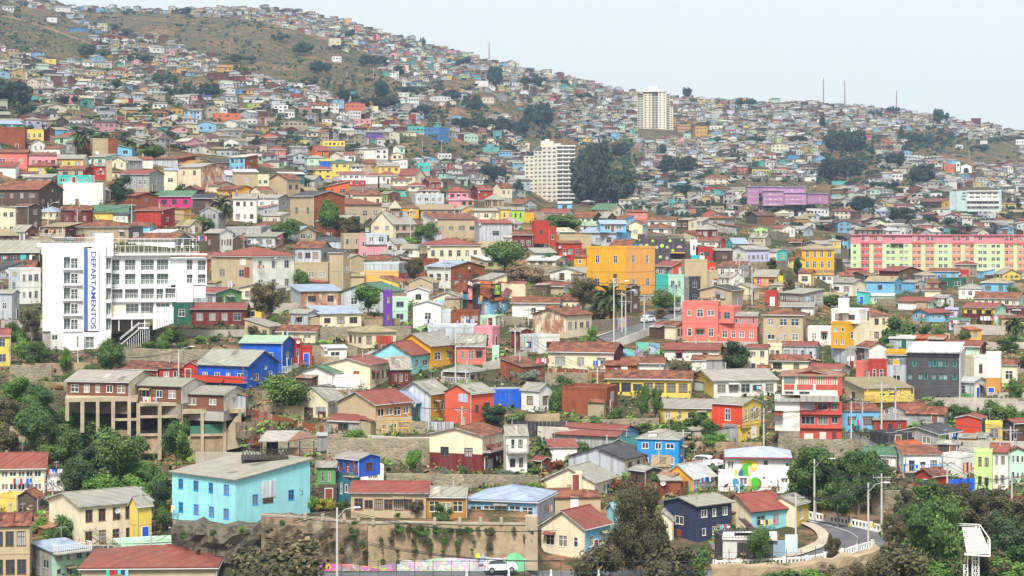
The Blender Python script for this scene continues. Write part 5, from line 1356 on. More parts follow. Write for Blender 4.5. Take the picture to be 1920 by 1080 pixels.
# ---- navy house extras, mural house
MX=lambda v:1340+v/9; MY=lambda v:820+v/9
Q=Cust('house',MX(180),MY(960),depth(1400,920),'white two storey house with a green, yellow and blue mural and bluish hipped roof','house')
Q.wall('wall',MX(180),MX(1250),MY(320),MY(650),0,8,'stucco',(.76,.76,.75),[(MX(218),MX(322),MY(398),MY(545)),(MX(818),MX(895),MY(372),MY(470)),(MX(1190),MX(1260-15),MY(420),MY(490))],dep=.2)
Q.wall('wall',MX(60),MX(1250),MY(650.5),MY(960),-.3,8,'stucco',(.74,.74,.73),[(MX(415),MX(550),MY(675),MY(800)),(MX(1110),MX(1230),MY(672),MY(760)),(MX(795),MX(855),MY(660),MY(690))],dep=.2)
m=MB(); e=.6; a=[(Q.x(MX(165)),-e,Q.z(MY(322))),(Q.x(MX(1300)),-e,Q.z(MY(322))),(Q.x(MX(1300)),8.4,Q.z(MY(322))),(Q.x(MX(165)),8.4,Q.z(MY(322)))]; r1=(Q.x(MX(720)),4,Q.z(MY(200))); r2=(Q.x(MX(950)),4,Q.z(MY(200)))
for q in ([a[0],a[1],r2,r1],[a[1],a[2],r2],[a[2],a[3],r1,r2],[a[3],a[0],r1]): m.face(q,'roofmetal',(.36,.42,.55))
m.build('roof',Q.root); m=MB(); m.box(Q.x(MX(163)),Q.x(MX(1302)),-e-.05,8.5,Q.z(MY(322))-.15,Q.z(MY(322))-.004,'trim',(.30,.05,.07)); m.build('fascia',Q.root)
def blob(c,pts,y,col,name='mural',smooth=3,fx=MX,fy=MY):
    P=[Vector((c.x(fx(a)),0,c.z(fy(b)))) for a,b in pts]
    for _ in range(smooth): P=[q for i in range(len(P)) for q in (P[i]*.75+P[(i+1)%len(P)]*.25,P[i]*.25+P[(i+1)%len(P)]*.75)]
    m=MB(); P=[Vector((p.x,y,p.z)) for p in P]; m.prism(P,[p+Vector((0,.02,0)) for p in P],'stucco',col); return m.build(name,c.root)
ye=(.72,.55,.04); gr=(.06,.44,.03); bl=(.03,.28,.50); bu=(.05,.09,.30); sk=(.66,.40,.26)
blob(Q,[(455,480),(470,400),(540,365),(650,380),(720,400),(740,450),(690,500),(680,560),(640,575),(600,480),(520,430)],-.07,ye)
blob(Q,[(430,520),(500,450),(590,410),(640,440),(590,480),(560,560),(600,640),(540,670),(470,660),(440,600)],-.10,gr)
blob(Q,[(555,490),(600,465),(625,520),(615,640),(570,640)],-.13,(.72,.50,.40)); blob(Q,[(395,600),(420,540),(480,545),(490,640),(480,665),(400,665)],-.11,bu); blob(Q,[(335,560),(350,520),(390,560),(380,660),(335,640)],-.10,(.45,.55,.05))
blob(Q,[(290,720),(340,680),(400,700),(410,770),(480,780),(540,830),(610,905),(480,915),(360,910),(310,800)],-.36,bl); blob(Q,[(330,760),(400,800),(470,860),(540,900),(420,890)],-.39,(.35,.62,.72))
blob(Q,[(615,670),(690,655),(770,690),(795,770),(750,860),(650,890),(615,800)],-.37,gr); blob(Q,[(700,665),(770,700),(790,780),(740,860),(715,830),(760,780),(745,720)],-.40,(.28,.10,.04)); blob(Q,[(575,660),(615,655),(615,890),(580,890)],-.42,(.70,.42,.15)); blob(Q,[(620,450),(700,440),(735,470),(700,520),(650,530)],-.105,(.74,.62,.25))
for i in range(26):
    p=MX(80)+i*4.6; Q.part('fence_bar',p,p+.5,MY(805),MY(905),-1.5,-1.45,'trim',(.12,.05,.05))
Q.part('fence_rail',MX(80),MX(1110),MY(803),MY(812),-1.52,-1.46,'trim',(.12,.05,.05))
# ---------------------------------------------------------------- the houses
parse(NEAR_ROWS)
NN=len(HOUSES)
# far rows: D from terrain
_h=house
def parse_far(txt):
    global house
    def hf(*a,**k): k['far']=True; k['found']=True; return _h(*a,**k)
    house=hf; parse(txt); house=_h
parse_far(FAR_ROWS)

# ---------------------------------------------------------------- distant houses, one mass
def inpoly(x,y,P):
    c=False; j=len(P)-1
    for i in range(len(P)):
        if (P[i][1]>y)!=(P[j][1]>y) and x<(P[j][0]-P[i][0])*(y-P[i][1])/(P[j][1]-P[i][1])+P[i][0]: c=not c
        j=i
    return c
BARE=[[(-300,-80),(40,10),(112,30),(170,52),(172,72),(168,84),(120,95),(100,105),(60,95),(0,92),(-300,95)],[(0,55),(120,80),(185,80),(160,112),(120,122),(80,108),(0,96)],
[(150,22),(250,24),(320,27),(480,40),(560,60),(600,70),(650,100),(660,125),(640,155),(570,165),(500,150),(440,140),(420,128),(390,105),(330,85),(280,72),(235,66),(190,50),(150,40)],
[(560,140),(700,140),(745,150),(760,190),(700,190),(640,180),(600,170)],[(650,95),(700,100),(720,130),(700,150),(650,140)],[(735,245),(800,262),(915,262),(900,300),(830,306),(760,300),(735,280)],
[(860,185),(965,188),(975,215),(905,225),(870,212)],[(1075,275),(1180,262),(1210,290),(1200,380),(1080,385)],[(1535,255),(1650,250),(1665,330),(1620,350),(1545,345)],[(1685,250),(1770,240),(1800,262),(1920,262),(1930,310),(1820,308),(1760,300),(1700,300)],
[(1390,340),(1560,340),(1580,405),(1380,400)],[(-20,145),(55,150),(72,225),(0,240)],[(100,200),(190,215),(190,240),(90,238)],[(290,195),(340,190),(350,215),(290,215)],[(1670,340),(1750,330),(1760,352),(1680,360)],[(430,180),(470,185),(500,215),(460,215)],[(240,180),(295,165),(300,190),(250,200)],
[(800,150),(890,150),(900,172),(800,172)],[(780,195),(900,205),(905,235),(800,235)],[(150,128),(215,135),(200,150),(140,145)],[(320,135),(420,150),(415,200),(330,190)],[(1330,330),(1390,330),(1390,350),(1330,352)],[(960,225),(1010,200),(1060,230),(1050,262),(960,262)],[(890,280),(960,285),(960,300),(890,300)]]
EXC=[(984,1080,262,385),(1193,1264,160,252),(1398,1556,345,390),(1778,1878,352,398),(1786,1826,300,328)]
FARBOX=[(r['xl'],r['xr'],r['yt'],r['yb']) for r in HOUSES]
farm=MB(); rng=random.Random(11)
WP=['w']*16+['c']*11+['e']*8+['l']*8+['T']*9+['n']*3+['N']*4+['d']*4+['r']*1+['a']*1+['s']*1+['p']*2+['b']*3+['t']*1+['m']*2+['y']*3+['Y']*1+['S']*1+['v']*1+['i']*1+['R']*1
RP=['e']*13+['n']*9+['r']*2+['w']*2+['T']*8+['k']*3+['c']*1+['b']*1+['R']*1
def farhouse(px,py,wm=None):
    P=W(px,py); D=P.y; al=atan((px-CX)/F); th=rng.choice([rng.uniform(.15,.6),rng.uniform(.9,1.45),rng.uniform(.1,1.4)])
    M=Matrix.Translation(P)@RZ(pi/2-th-al)
    w=rng.uniform(5.5,10); d=rng.uniform(5,8.5); H=rng.choice((2.4,2.6,2.7,2.9,3.1,4.9)); fd=1.5
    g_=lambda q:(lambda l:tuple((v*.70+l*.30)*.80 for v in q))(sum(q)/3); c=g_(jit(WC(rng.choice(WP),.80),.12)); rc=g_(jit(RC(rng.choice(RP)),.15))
    if rng.random()<.12: H+=1.2; fd=3
    st=rng.choice('LRRLLSHF'); rz=rng.uniform(.7,1.7)
    V=lambda x,y,z: M@Vector((x,y,z))
    farm.face([V(0,w,-fd),V(0,0,-fd),V(0,0,H),V(0,w,H)],'far',c)
    c2=c if rng.random()<.75 else jit(WC(rng.choice(WP),.80),.1)
    farm.face([V(0,0,-fd),V(d,0,-fd),V(d,0,H),V(0,0,H)],'far',c2)
    farm.face([V(d,0,-fd),V(d,w,-fd),V(d,w,H),V(d,0,H)],'far',c); farm.face([V(d,w,-fd),V(0,w,-fd),V(0,w,H),V(d,w,H)],'far',c)
    o=.35
    if st=='L':
        farm.face([V(0,0,H),V(d,0,H),V(d/2,0,H+rz)],'far',c2); farm.face([V(-o,-o,H-.1),V(d/2,-o,H+rz),V(d/2,w+o,H+rz),V(-o,w+o,H-.1)],'far',rc); farm.face([V(d+o,-o,H-.1),V(d+o,w+o,H-.1),V(d/2,w+o,H+rz),V(d/2,-o,H+rz)],'far',rc)
    elif st=='R':
        farm.face([V(0,w,H),V(0,0,H),V(0,w/2,H+rz)],'far',c); farm.face([V(-o,-o,H-.1),V(d+o,-o,H-.1),V(d+o,w/2,H+rz),V(-o,w/2,H+rz)],'far',rc); farm.face([V(-o,w+o,H-.1),V(-o,w/2,H+rz),V(d+o,w/2,H+rz),V(d+o,w+o,H-.1)],'far',rc)
    elif st=='H':
        a=[V(-o,-o,H),V(d+o,-o,H),V(d+o,w+o,H),V(-o,w+o,H)]; r=V(d/2,w/2,H+rz)
        for i in range(4): farm.face([a[i],a[(i+1)%4],r],'far',rc)
    else: farm.prism([V(-.2,-.2,H),V(d+.2,-.2,H),V(d+.2,w+.2,H),V(-.2,w+.2,H)],[V(-.2,-.2,H+.2),V(d+.2,-.2,H+.2+(.5 if st=='S' else 0)),V(d+.2,w+.2,H+.2+(.5 if st=='S' else 0)),V(-.2,w+.2,H+.2)],'far',rc)
    fl=2 if H>4.5 else 1; dk=(.05,.055,.06)
    for (L,f) in ((w,0),(d,1)):
        n=max(1,int(L/2.6))
        for k in range(n):
            for q in range(fl):
                if rng.random()<.25: continue
                u=L*(k+.5)/n+rng.uniform(-.3,.3); hw=rng.uniform(.4,.75); z=1.0+q*H/fl; z2=z+rng.uniform(.9,1.2)
                if f==0: farm.face([V(-.05,u+hw,z),V(-.05,u-hw,z),V(-.05,u-hw,z2),V(-.05,u+hw,z2)],'far',dk)
                else: farm.face([V(u-hw,-.05,z),V(u+hw,-.05,z),V(u+hw,-.05,z2),V(u-hw,-.05,z2)],'far',dk)
def free(x,y,m=2):
    for a,b,c,d in EXC:
        if a-4<x<b+4 and c<y<d+12: return False
    for a,b,c,d in FARBOX:
        if a-6<x<b+2 and c-1<y<d+5: return False
    return not any(inpoly(x,y,P) for P in BARE)
nf=0
col_x=[-60+20*i for i in range(102)]
# walk in depth rings so rows follow the contours
D=960.0
while D<2520:
    # find py for each px with depth(px,py)=D by scanning
    s=SC(D); x=-60.0
    while x<1990:
        yr=lerp_tab(RIDGE,x); ys_=lerp_tab(SKY,x); lo,hi=ys_+1.5,yr-5
        if depth(x,hi)<=D<=depth(x,lo)*1.0:
            a,b=lo,hi
            for _ in range(12):
                mid=(a+b)/2
                if depth(x,mid)>D: a=mid
                else: b=mid
            y=(a+b)/2+rng.uniform(-1.5,1.5)*s*.8
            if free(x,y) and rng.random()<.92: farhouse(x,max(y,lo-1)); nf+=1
        x+=s*rng.uniform(7,13.5)
    D+= 8.3+ (D-960)*.006
# skyline edge row
x=110.0
while x<1990:
    y=lerp_tab(SKY,x)+rng.uniform(0,2.5)
    if free(x,y) and rng.random()<.75: farhouse(x,y)
    x+=rng.uniform(12,26)
# behind the near ridge crest, fill between rows
print('far houses',nf)


# ---------------------------------------------------------------- infill houses on the near slope where nothing else stands
NB=[(r['xl'],r['xr'],r['yt'],r['yb']) for r in HOUSES[:NN]]
HEROBOX=[(75,395,438,700),(1598,1925,440,500),(1195,1300,436,560),(1698,1810,650,750),(1355,1500,840,930),(1120,1290,575,660),(330,1340,960,1080),(1340,1700,930,1080)]
GREEN=[[(-20,690),(110,690),(128,770),(200,880),(330,900),(330,1000),(120,930),(90,840),(0,820)],[(220,880),(330,790),(340,900),(260,930)],[(1440,840),(1700,900),(1920,900),(1930,1100),(1330,1100)],[(1745,740),(1930,730),(1930,830),(1860,800),(1750,790)],
[(940,480),(1030,495),(1030,545),(950,530)],[(1620,590),(1790,600),(1800,640),(1650,645)],[(310,600),(470,600),(470,660),(250,670)],[(60,590),(110,600),(100,690),(40,650)],[(1090,560),(1170,560),(1170,620),(1090,620)],[(1200,800),(1340,810),(1340,850),(1200,850)],[(1860,650),(1930,640),(1930,700),(1870,700)],[(1010,770),(1200,790),(1190,830),(1010,820)],[(600,880),(1010,880),(1010,910),(600,910)]]
def nearfree(x0,x1,y0,y1):
    for a,b,c,d in NB+HEROBOX:
        ox=min(x1,b)-max(x0,a); oy=min(y1,d)-max(y0,c)
        if ox>0 and oy>0 and ox*oy>(.5 if y1<580 else .25 if y1<660 else .06)*(x1-x0)*(y1-y0): return False
        if ox>0 and oy>0 and ox*oy>(.24 if y1<580 else .12)*(b-a)*(d-c): return False
    return not any(inpoly((x0+x1)/2,y1,P) or inpoly((x0+x1)/2,y0,P) for P in GREEN)
rng=random.Random(5); items=[]; n0=len(HOUSES)
for t in range(9000):
    x=rng.uniform(-10,1930); y=rng.uniform(lerp_tab(RIDGE,x)+6,760)
    if len(HOUSES)-n0>=260: break
    s=SC(depth(x,y)); w=rng.uniform(5,9.5)*s; h=rng.choice((2.1,2.5,2.8,2.8,4.8))*s; rise=rng.uniform(.8,1.6)*s
    if not nearfree(x-w*.6,x+w*.6,y-h-rise,y): continue
    f=rng.uniform(.3,.9); random.seed(int(x*13+y))
    a,b=rng.choice(WP),rng.choice(WP); b=a if rng.random()<.7 else b
    fl=2 if h>4*s else 1
    house(x-w*f,x,x+w*(1-f)+4,y,y-h,rng.choice('LRSZHL'),rise,a,b,rng.choice(RP),(fl,rng.choice((1,2,3))),(fl,rng.choice((1,2,3))),doorc='n',bal=(rng.choice('LR'),.2 if fl==1 else 2.5,0,1,1.0,rng.choice('wdnRGw')) if rng.random()<.25 else None)
    NB.append((x-w*.6,x+w*.6,y-h-rise,y))

print('near',NN,'far individual',n0-NN,'infill',len(HOUSES)-n0)
for k,r in enumerate(HOUSES): r['near']=(k<NN or k>=n0); r['area']=(r['xr']-r['xl'])*(min(r['yb'],1080)-max(r['yt'],0))*(3 if r['label'] else 1)
hh=sorted([r for r in HOUSES if r['cat']=='house'],key=lambda r:-r['area']); drop=hh[300:]
for r in drop: absorb(farm,r['root'],Matrix.Identity(4)); HOUSES.remove(r)
tag(farm.build('distant_houses'),'hundreds of small pastel and tin roofed houses massed over the hillsides','houses',kind='stuff')
# ---------------------------------------------------------------- landmarks for labels
LM=[(60,255,'the rust clad block'),(320,370,'the magenta house'),(415,390,'the big palm'),(60,350,'the dark timber mansion'),(170,390,'the whitewashed block wall'),(385,345,'the rust streaked cream gable'),
(235,555,'the white apartment building'),(330,850,'the round tree by the stilts'),(310,745,'the stilt houses'),(490,670,'the deep blue houses'),(450,930,'the big aqua house'),(200,960,'the large cream house'),(40,900,'the faded red roof'),
(735,440,'the cream chalet'),(610,400,'the tree by the olive timber house'),(700,475,'the pink two storey house'),(860,480,'the cream hipped roof house'),(920,560,'the collapsed timber ruin'),(610,550,'the rust streaked white shed'),(750,680,'the aqua gabled house'),(820,650,'the golden gabled house'),(640,700,'the green roofed white house'),(700,770,'the ochre fronted house'),(535,745,'the big round tree'),
(885,850,'the cream over maroon house'),(750,930,'the tan terrace house'),(650,890,'the little dark blue house'),(940,960,'the light blue bungalow'),(1165,510,'the golden yellow block'),(1145,565,'the street palm'),(1245,475,'the dotted charcoal building'),(1350,610,'the coral pink building'),(1030,600,'the rust streaked metal building'),(1105,745,'the rusted barn'),(1060,665,'the cream wall house'),(1380,670,'the dark bushy tree'),(1235,830,'the bright blue house'),(1400,740,'the vermilion box house'),
(1330,960,'the navy house'),(1090,840,'the grey corrugated gable'),(1070,980,'the bright red roof'),(1515,760,'the red industrial building'),(1640,740,'the yellow galleried house'),(1750,700,'the dark grey building'),(1595,630,'the tall yellow narrow house'),(1525,470,'the tall windowed yellow house'),(1760,480,'the pink and lime flats'),(1840,600,'the laundry gallery house'),(1420,890,'the mural house'),(1570,880,'the willowy trees'),(1720,880,'the blue balcony house'),(1840,900,'the lime house'),(1780,530,'the maroon cottage'),(1580,1010,'the curving road'),(1830,1020,'the white lattice frame'),
(1030,320,'the nearer tower block'),(1228,205,'the farther tower block'),(1475,365,'the purple flats'),(1825,375,'the school block'),(1800,312,'the white chapel'),(815,250,'the blue school building'),(590,225,'the slope below the brown ridge'),(60,190,'the dark tree clump at left'),(285,20,'the skyline road'),(430,135,'the yellow house on the spur'),(625,20,'the upper skyline'),(620,325,'the red house row'),(400,240,'the orange block'),(850,115,'the tall dark pine'),(660,75,'the white block on the ridge'),(1290,165,'the skyline tree'),(1850,220,'the right skyline tree'),(1600,290,'the dark wood'),(1490,290,'the bright blue hut'),(1330,245,'the yellow flats'),(930,325,'the round dark tree'),(1110,330,'the dark wood by the tower'),(120,45,'the spur houses'),(235,100,'the brown slope')]
def where(px,py,avoid=None):
    best=None
    for a,b,n in LM:
        if avoid and n==avoid: continue
        d=sqrt((px-a)**2+((py-b)*1.5)**2)
        if best is None or d<best[0]: best=(d,a,b,n)
    d,a,b,n=best; dx=px-a; dy=py-b
    if d<14: return ('beside',n)
    if abs(dx)>abs(dy)*1.3: return ('left of' if dx<0 else 'right of',n)
    return ('above' if dy<0 else 'below',n)
ORD=['first','second','third','fourth','fifth','sixth','seventh','eighth','ninth','tenth','eleventh','twelfth']+['%dth'%i for i in range(13,60)]
def autolabel(items,taken):
    """items: (obj, base text, px, py). gives each a distinct label"""
    groups={}
    for it in items:
        w=where(it[2],it[3]); b=it[1]; n=len(' '.join(w).split())
        if len(b.split())+n+3>16 and ' with ' in b: b=b.replace(' two storey','').replace(' low','')
        if len(b.split())+n+3>16 and ' with ' in b: b=b.split(' with ')[0]
        it=(it[0],b,it[2],it[3]); groups.setdefault((it[1],w),[]).append(it)
    for (base,w),g in groups.items():
        g.sort(key=lambda i:i[2])
        for k,it in enumerate(g):
            if len(g)==1: l=f'{base} {w[0]} {w[1]}'
            elif len(g)==2: l=f'{base} {w[0]} {w[1]}, the {"left" if k==0 else "right"} one'
            else: l=f'{base} {w[0]} {w[1]}, {ORD[k]} from left'
            it[0]['label']=l
taken=set(); items=[]
for i,r in enumerate(HOUSES):
    if r['label']: r['root']['label']=r['label']
    else:
        st='low' if r['H']<3.4 else ('two storey' if r['H']<6.8 else 'tall')
        big='small ' if r['size']<22 else ''
        wl,wr=WNAME[r['wl']],WNAME[r['wr']]
        shape={'L':'gabled','R':'gabled','H':'hipped','S':'sloping','Z':'sloping','F':'flat'}[r['style']]
        wcol=wl if wl==wr else f'{wr} and {wl}'
        base=f'{wcol} {st} {r["name"].replace("_"," ")} with {RNAME[r["rc"]]} roof' if r['style']!='F' else f'{wcol} {st} flat roofed {r["name"].replace("_"," ")}'
        if r['style']!='F' and r['wl']==r['wr'] and len(wcol.split())>2: base=f'{wcol} {r["name"].replace("_"," ")} with {RNAME[r["rc"]]} roof'
        items.append((r['root'],base,(r['xl']+r['xr'])/2,(r['yb']+r['yt'])/2))
    r['root']['group']=r['group'] or ('houses crowding the near hillside' if r['near'] else 'houses scattered over the far hillside')
autolabel(items,taken)

# ---------------------------------------------------------------- trees
def crown_mesh(kind,n,seed,leaf,mat,dense=True):
    r=random.Random(seed); m=MB(); lobes=[]
    if kind=='round': spec=[(Vector((0,0,.62)),Vector((.40,.40,.33)))]; base=18
    elif kind=='tall': spec=[(Vector((0,0,.56)),Vector((.36,.36,.42)))]; base=24
    elif kind=='pine': spec=None; base=26
    elif kind=='bush': spec=[(Vector((0,0,.42)),Vector((.42,.42,.42)))]; base=14
    elif kind=='open': spec=[(Vector((0,0,.62)),Vector((.42,.42,.36)))]; base=26
    for _ in range(base):
        if spec is None:
            t=r.random()**.8; z=.14+.80*t; rad=.40*(1-t)**.75*r.uniform(.6,1); a=r.uniform(0,2*pi)
            lobes.append((Vector((rad*cos(a),rad*sin(a),z)),r.uniform(.10,.16)*(1.15-t*.6),r.random()))
        else:
            c,e=spec[0]
            while True:
                v=Vector((r.uniform(-1,1),r.uniform(-1,1),r.uniform(-1,1)))
                if .25<v.length<1: break
            sc_=r.uniform(.75,1.0)
            rad={'round':(.16,.24),'tall':(.13,.2),'bush':(.16,.26),'open':(.09,.15)}[kind]
            lobes.append((c+Vector((v.x*e.x,v.y*e.y,v.z*e.z))*sc_,r.uniform(*rad),r.random()))
    per=max(1,n//len(lobes))
    for c,rad,tone in lobes:
        if dense:
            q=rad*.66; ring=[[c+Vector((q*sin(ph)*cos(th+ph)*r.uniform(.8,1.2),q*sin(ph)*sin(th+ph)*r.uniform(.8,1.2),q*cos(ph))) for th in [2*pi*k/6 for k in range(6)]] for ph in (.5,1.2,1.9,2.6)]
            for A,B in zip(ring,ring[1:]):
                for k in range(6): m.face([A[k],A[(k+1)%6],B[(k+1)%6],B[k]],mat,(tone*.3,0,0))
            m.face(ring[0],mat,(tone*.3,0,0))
        for _ in range(per):
            v=Vector((r.gauss(0,1),r.gauss(0,1),r.gauss(0,1))).normalized()
            p=c+v*rad*(r.uniform(.55,1.08)); 
            if p.z<.02: p.z=r.uniform(.02,.1)
            nn=(v+Vector((r.uniform(-1,1),r.uniform(-1,1),r.uniform(-.4,1)))*.8).normalized()
            u=nn.orthogonal().normalized(); w=nn.cross(u); a=r.uniform(0,2*pi); u,w=u*cos(a)+w*sin(a),w*cos(a)-u*sin(a)
            s1=leaf*r.uniform(.6,1.3); s2=s1*r.uniform(.5,.9)
            m.face([p-u*s1,p-w*s2*.7+u*s1*.1,p+u*s1,p+w*s2],mat,(min(1,max(0,tone*.6+r.random()*.4)),r.random()*.75+tone*.25,0))
    return m.data('crown')
def trunk_mesh(seed,pale=False,h=.62,rad=.028,open_=False):
    r=random.Random(seed); m=MB(); mt='barkpale' if pale else 'bark'
    pts=[Vector((0,0,-.05)),Vector((r.uniform(-.02,.02),r.uniform(-.02,.02),h*.4)),Vector((r.uniform(-.04,.04),r.uniform(-.04,.04),h))]
    m.tube(pts,[rad,rad*.8,rad*.4],mt,(1,1,1))
    for k in range(9 if open_ else 6):
        a=2*pi*k/6+r.uniform(-.4,.4); z0=h*r.uniform(.3,.95); st=Vector((0,0,z0)); e=Vector((cos(a)*r.uniform(.18,.36),sin(a)*r.uniform(.18,.36),z0+r.uniform(.12,.34)))
        mid=(st+e)/2+Vector((0,0,r.uniform(-.03,.05))); m.tube([st,mid,e],[rad*.5,rad*.33,rad*.12],mt,(1,1,1),5)
    return m.data('trunk')
def palm_meshes(seed,nf=62):
    r=random.Random(seed); m=MB()
    for i in range(nf):
        a=2*pi*i/nf*2.4+r.uniform(-.2,.2); el=r.uniform(-.35,1.25); L=r.uniform(.40,.52); P=Vector((0,0,.60)); d=Vector((cos(a)*cos(el),sin(a)*cos(el),sin(el))); side=Vector((-sin(a),cos(a),0)); tone=r.random()
        seg=9; step=L/seg
        for k in range(seg):
            d=(d+Vector((0,0,-.17))).normalized(); Q=P+d*step; wd=.085*sin(pi*(k+1)/(seg+1))+.012; up=side.cross(d)
            for sg in (-1,1):
                for h in (0,.5):
                    b=P+(Q-P)*h; tip=b+side*sg*wd+d*step*.9-up*wd*.45; m.face([b,b+d*step*.75,tip],'leaf_palm',(tone,r.random(),0))
            P=Q
    t=MB()
    for k in range(8): t.bar((0,0,-.03+.075*k),(0,0,-.03+.075*(k+1)),.034-.001*k,'bark',(1,1,1),8,.030-.001*k)
    t.bar((0,0,.52),(0,0,.62),.04,'bark',(1,1,1),8,.05)
    return m.data('crown'),t.data('trunk')
TK={}
def tree_data(kind,far,var):
    k=(kind,far,var)
    if k in TK: return TK[k]
    sh={'green':('round','leaf_green'),'bright':('round','leaf_bright'),'dark':('tall','leaf_dark'),'olive':('open','leaf_olive'),'pine':('pine','leaf_pine'),'bush':('bush','leaf_green'),'bushb':('bush','leaf_bright'),'busho':('bush','leaf_olive'),'bushg':('bush','leaf_grey'),
        'dry':('bush','leaf_dry'),'red':('bush','leaf_red'),'purple':('bush','leaf_purple'),'yellow':('bush','leaf_yellow'),'hill':('round','leaf_pine'),'hillt':('tall','leaf_pine'),'hilld':('round','leaf_dark'),'willow':('open','leaf_green'),'big':('open','leaf_olive')}
    if kind=='palm': TK[k]=palm_meshes(var+3)
    else:
        s,mt=sh[kind]; nl=(800 if s!='bush' else 450) if far else {'olive':7500,'willow':8000,'big':17000}.get(kind,4200 if s!='bush' else 2600); lf=.062 if far else {'big':.014,'willow':.020,'olive':.021}.get(kind,.025 if s!='bush' else .036)
        TK[k]=(crown_mesh(s,nl,var*17+len(kind),lf,mt,kind not in('big',)),trunk_mesh(var,pale=kind in('olive','big','willow'),open_=kind in('olive','big'),rad=.022) if s!='bush' else None)
    return TK[k]
NAMES={'green':('tree','tree','leafy green tree'),'bright':('tree','tree','fresh bright green tree'),'dark':('tree','tree','dark green tree'),'olive':('tree','tree','thin olive brown tree'),'willow':('tree','tree','loose crowned green tree'),'big':('tree','tree','big brownish tree with bare pale branches'),
'pine':('conifer_tree','tree','dark pointed conifer'),'bush':('shrub','shrub','green shrub'),'bushb':('shrub','shrub','bright green shrub'),'busho':('shrub','shrub','olive brown shrub'),'bushg':('shrub','shrub','grey green shrub'),'dry':('shrub','shrub','dry straw coloured shrub'),
'red':('flowering_shrub','shrub','red flowering shrub'),'purple':('flowering_shrub','shrub','purple flowering bougainvillea'),'yellow':('flowering_shrub','shrub','yellow flowering shrub'),'palm':('palm_tree','palm','palm tree'),'hill':('tree','tree','dark round hillside tree'),'hillt':('tree','tree','tall dark hillside tree'),'hilld':('tree','tree','olive green hillside tree')}
TREES=[]; trng=random.Random(3)
def tree(px,yb,yt,w,kind,D=None,label=None,far=False,glabel=None,group=None):
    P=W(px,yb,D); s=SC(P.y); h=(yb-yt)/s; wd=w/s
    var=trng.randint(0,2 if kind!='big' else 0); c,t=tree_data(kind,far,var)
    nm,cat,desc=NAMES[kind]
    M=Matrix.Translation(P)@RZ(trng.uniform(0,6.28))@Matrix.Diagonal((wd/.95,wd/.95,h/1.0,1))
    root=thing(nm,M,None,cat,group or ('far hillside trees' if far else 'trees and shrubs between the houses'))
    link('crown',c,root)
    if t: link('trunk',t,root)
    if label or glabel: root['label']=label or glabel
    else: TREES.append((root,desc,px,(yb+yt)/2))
    return root
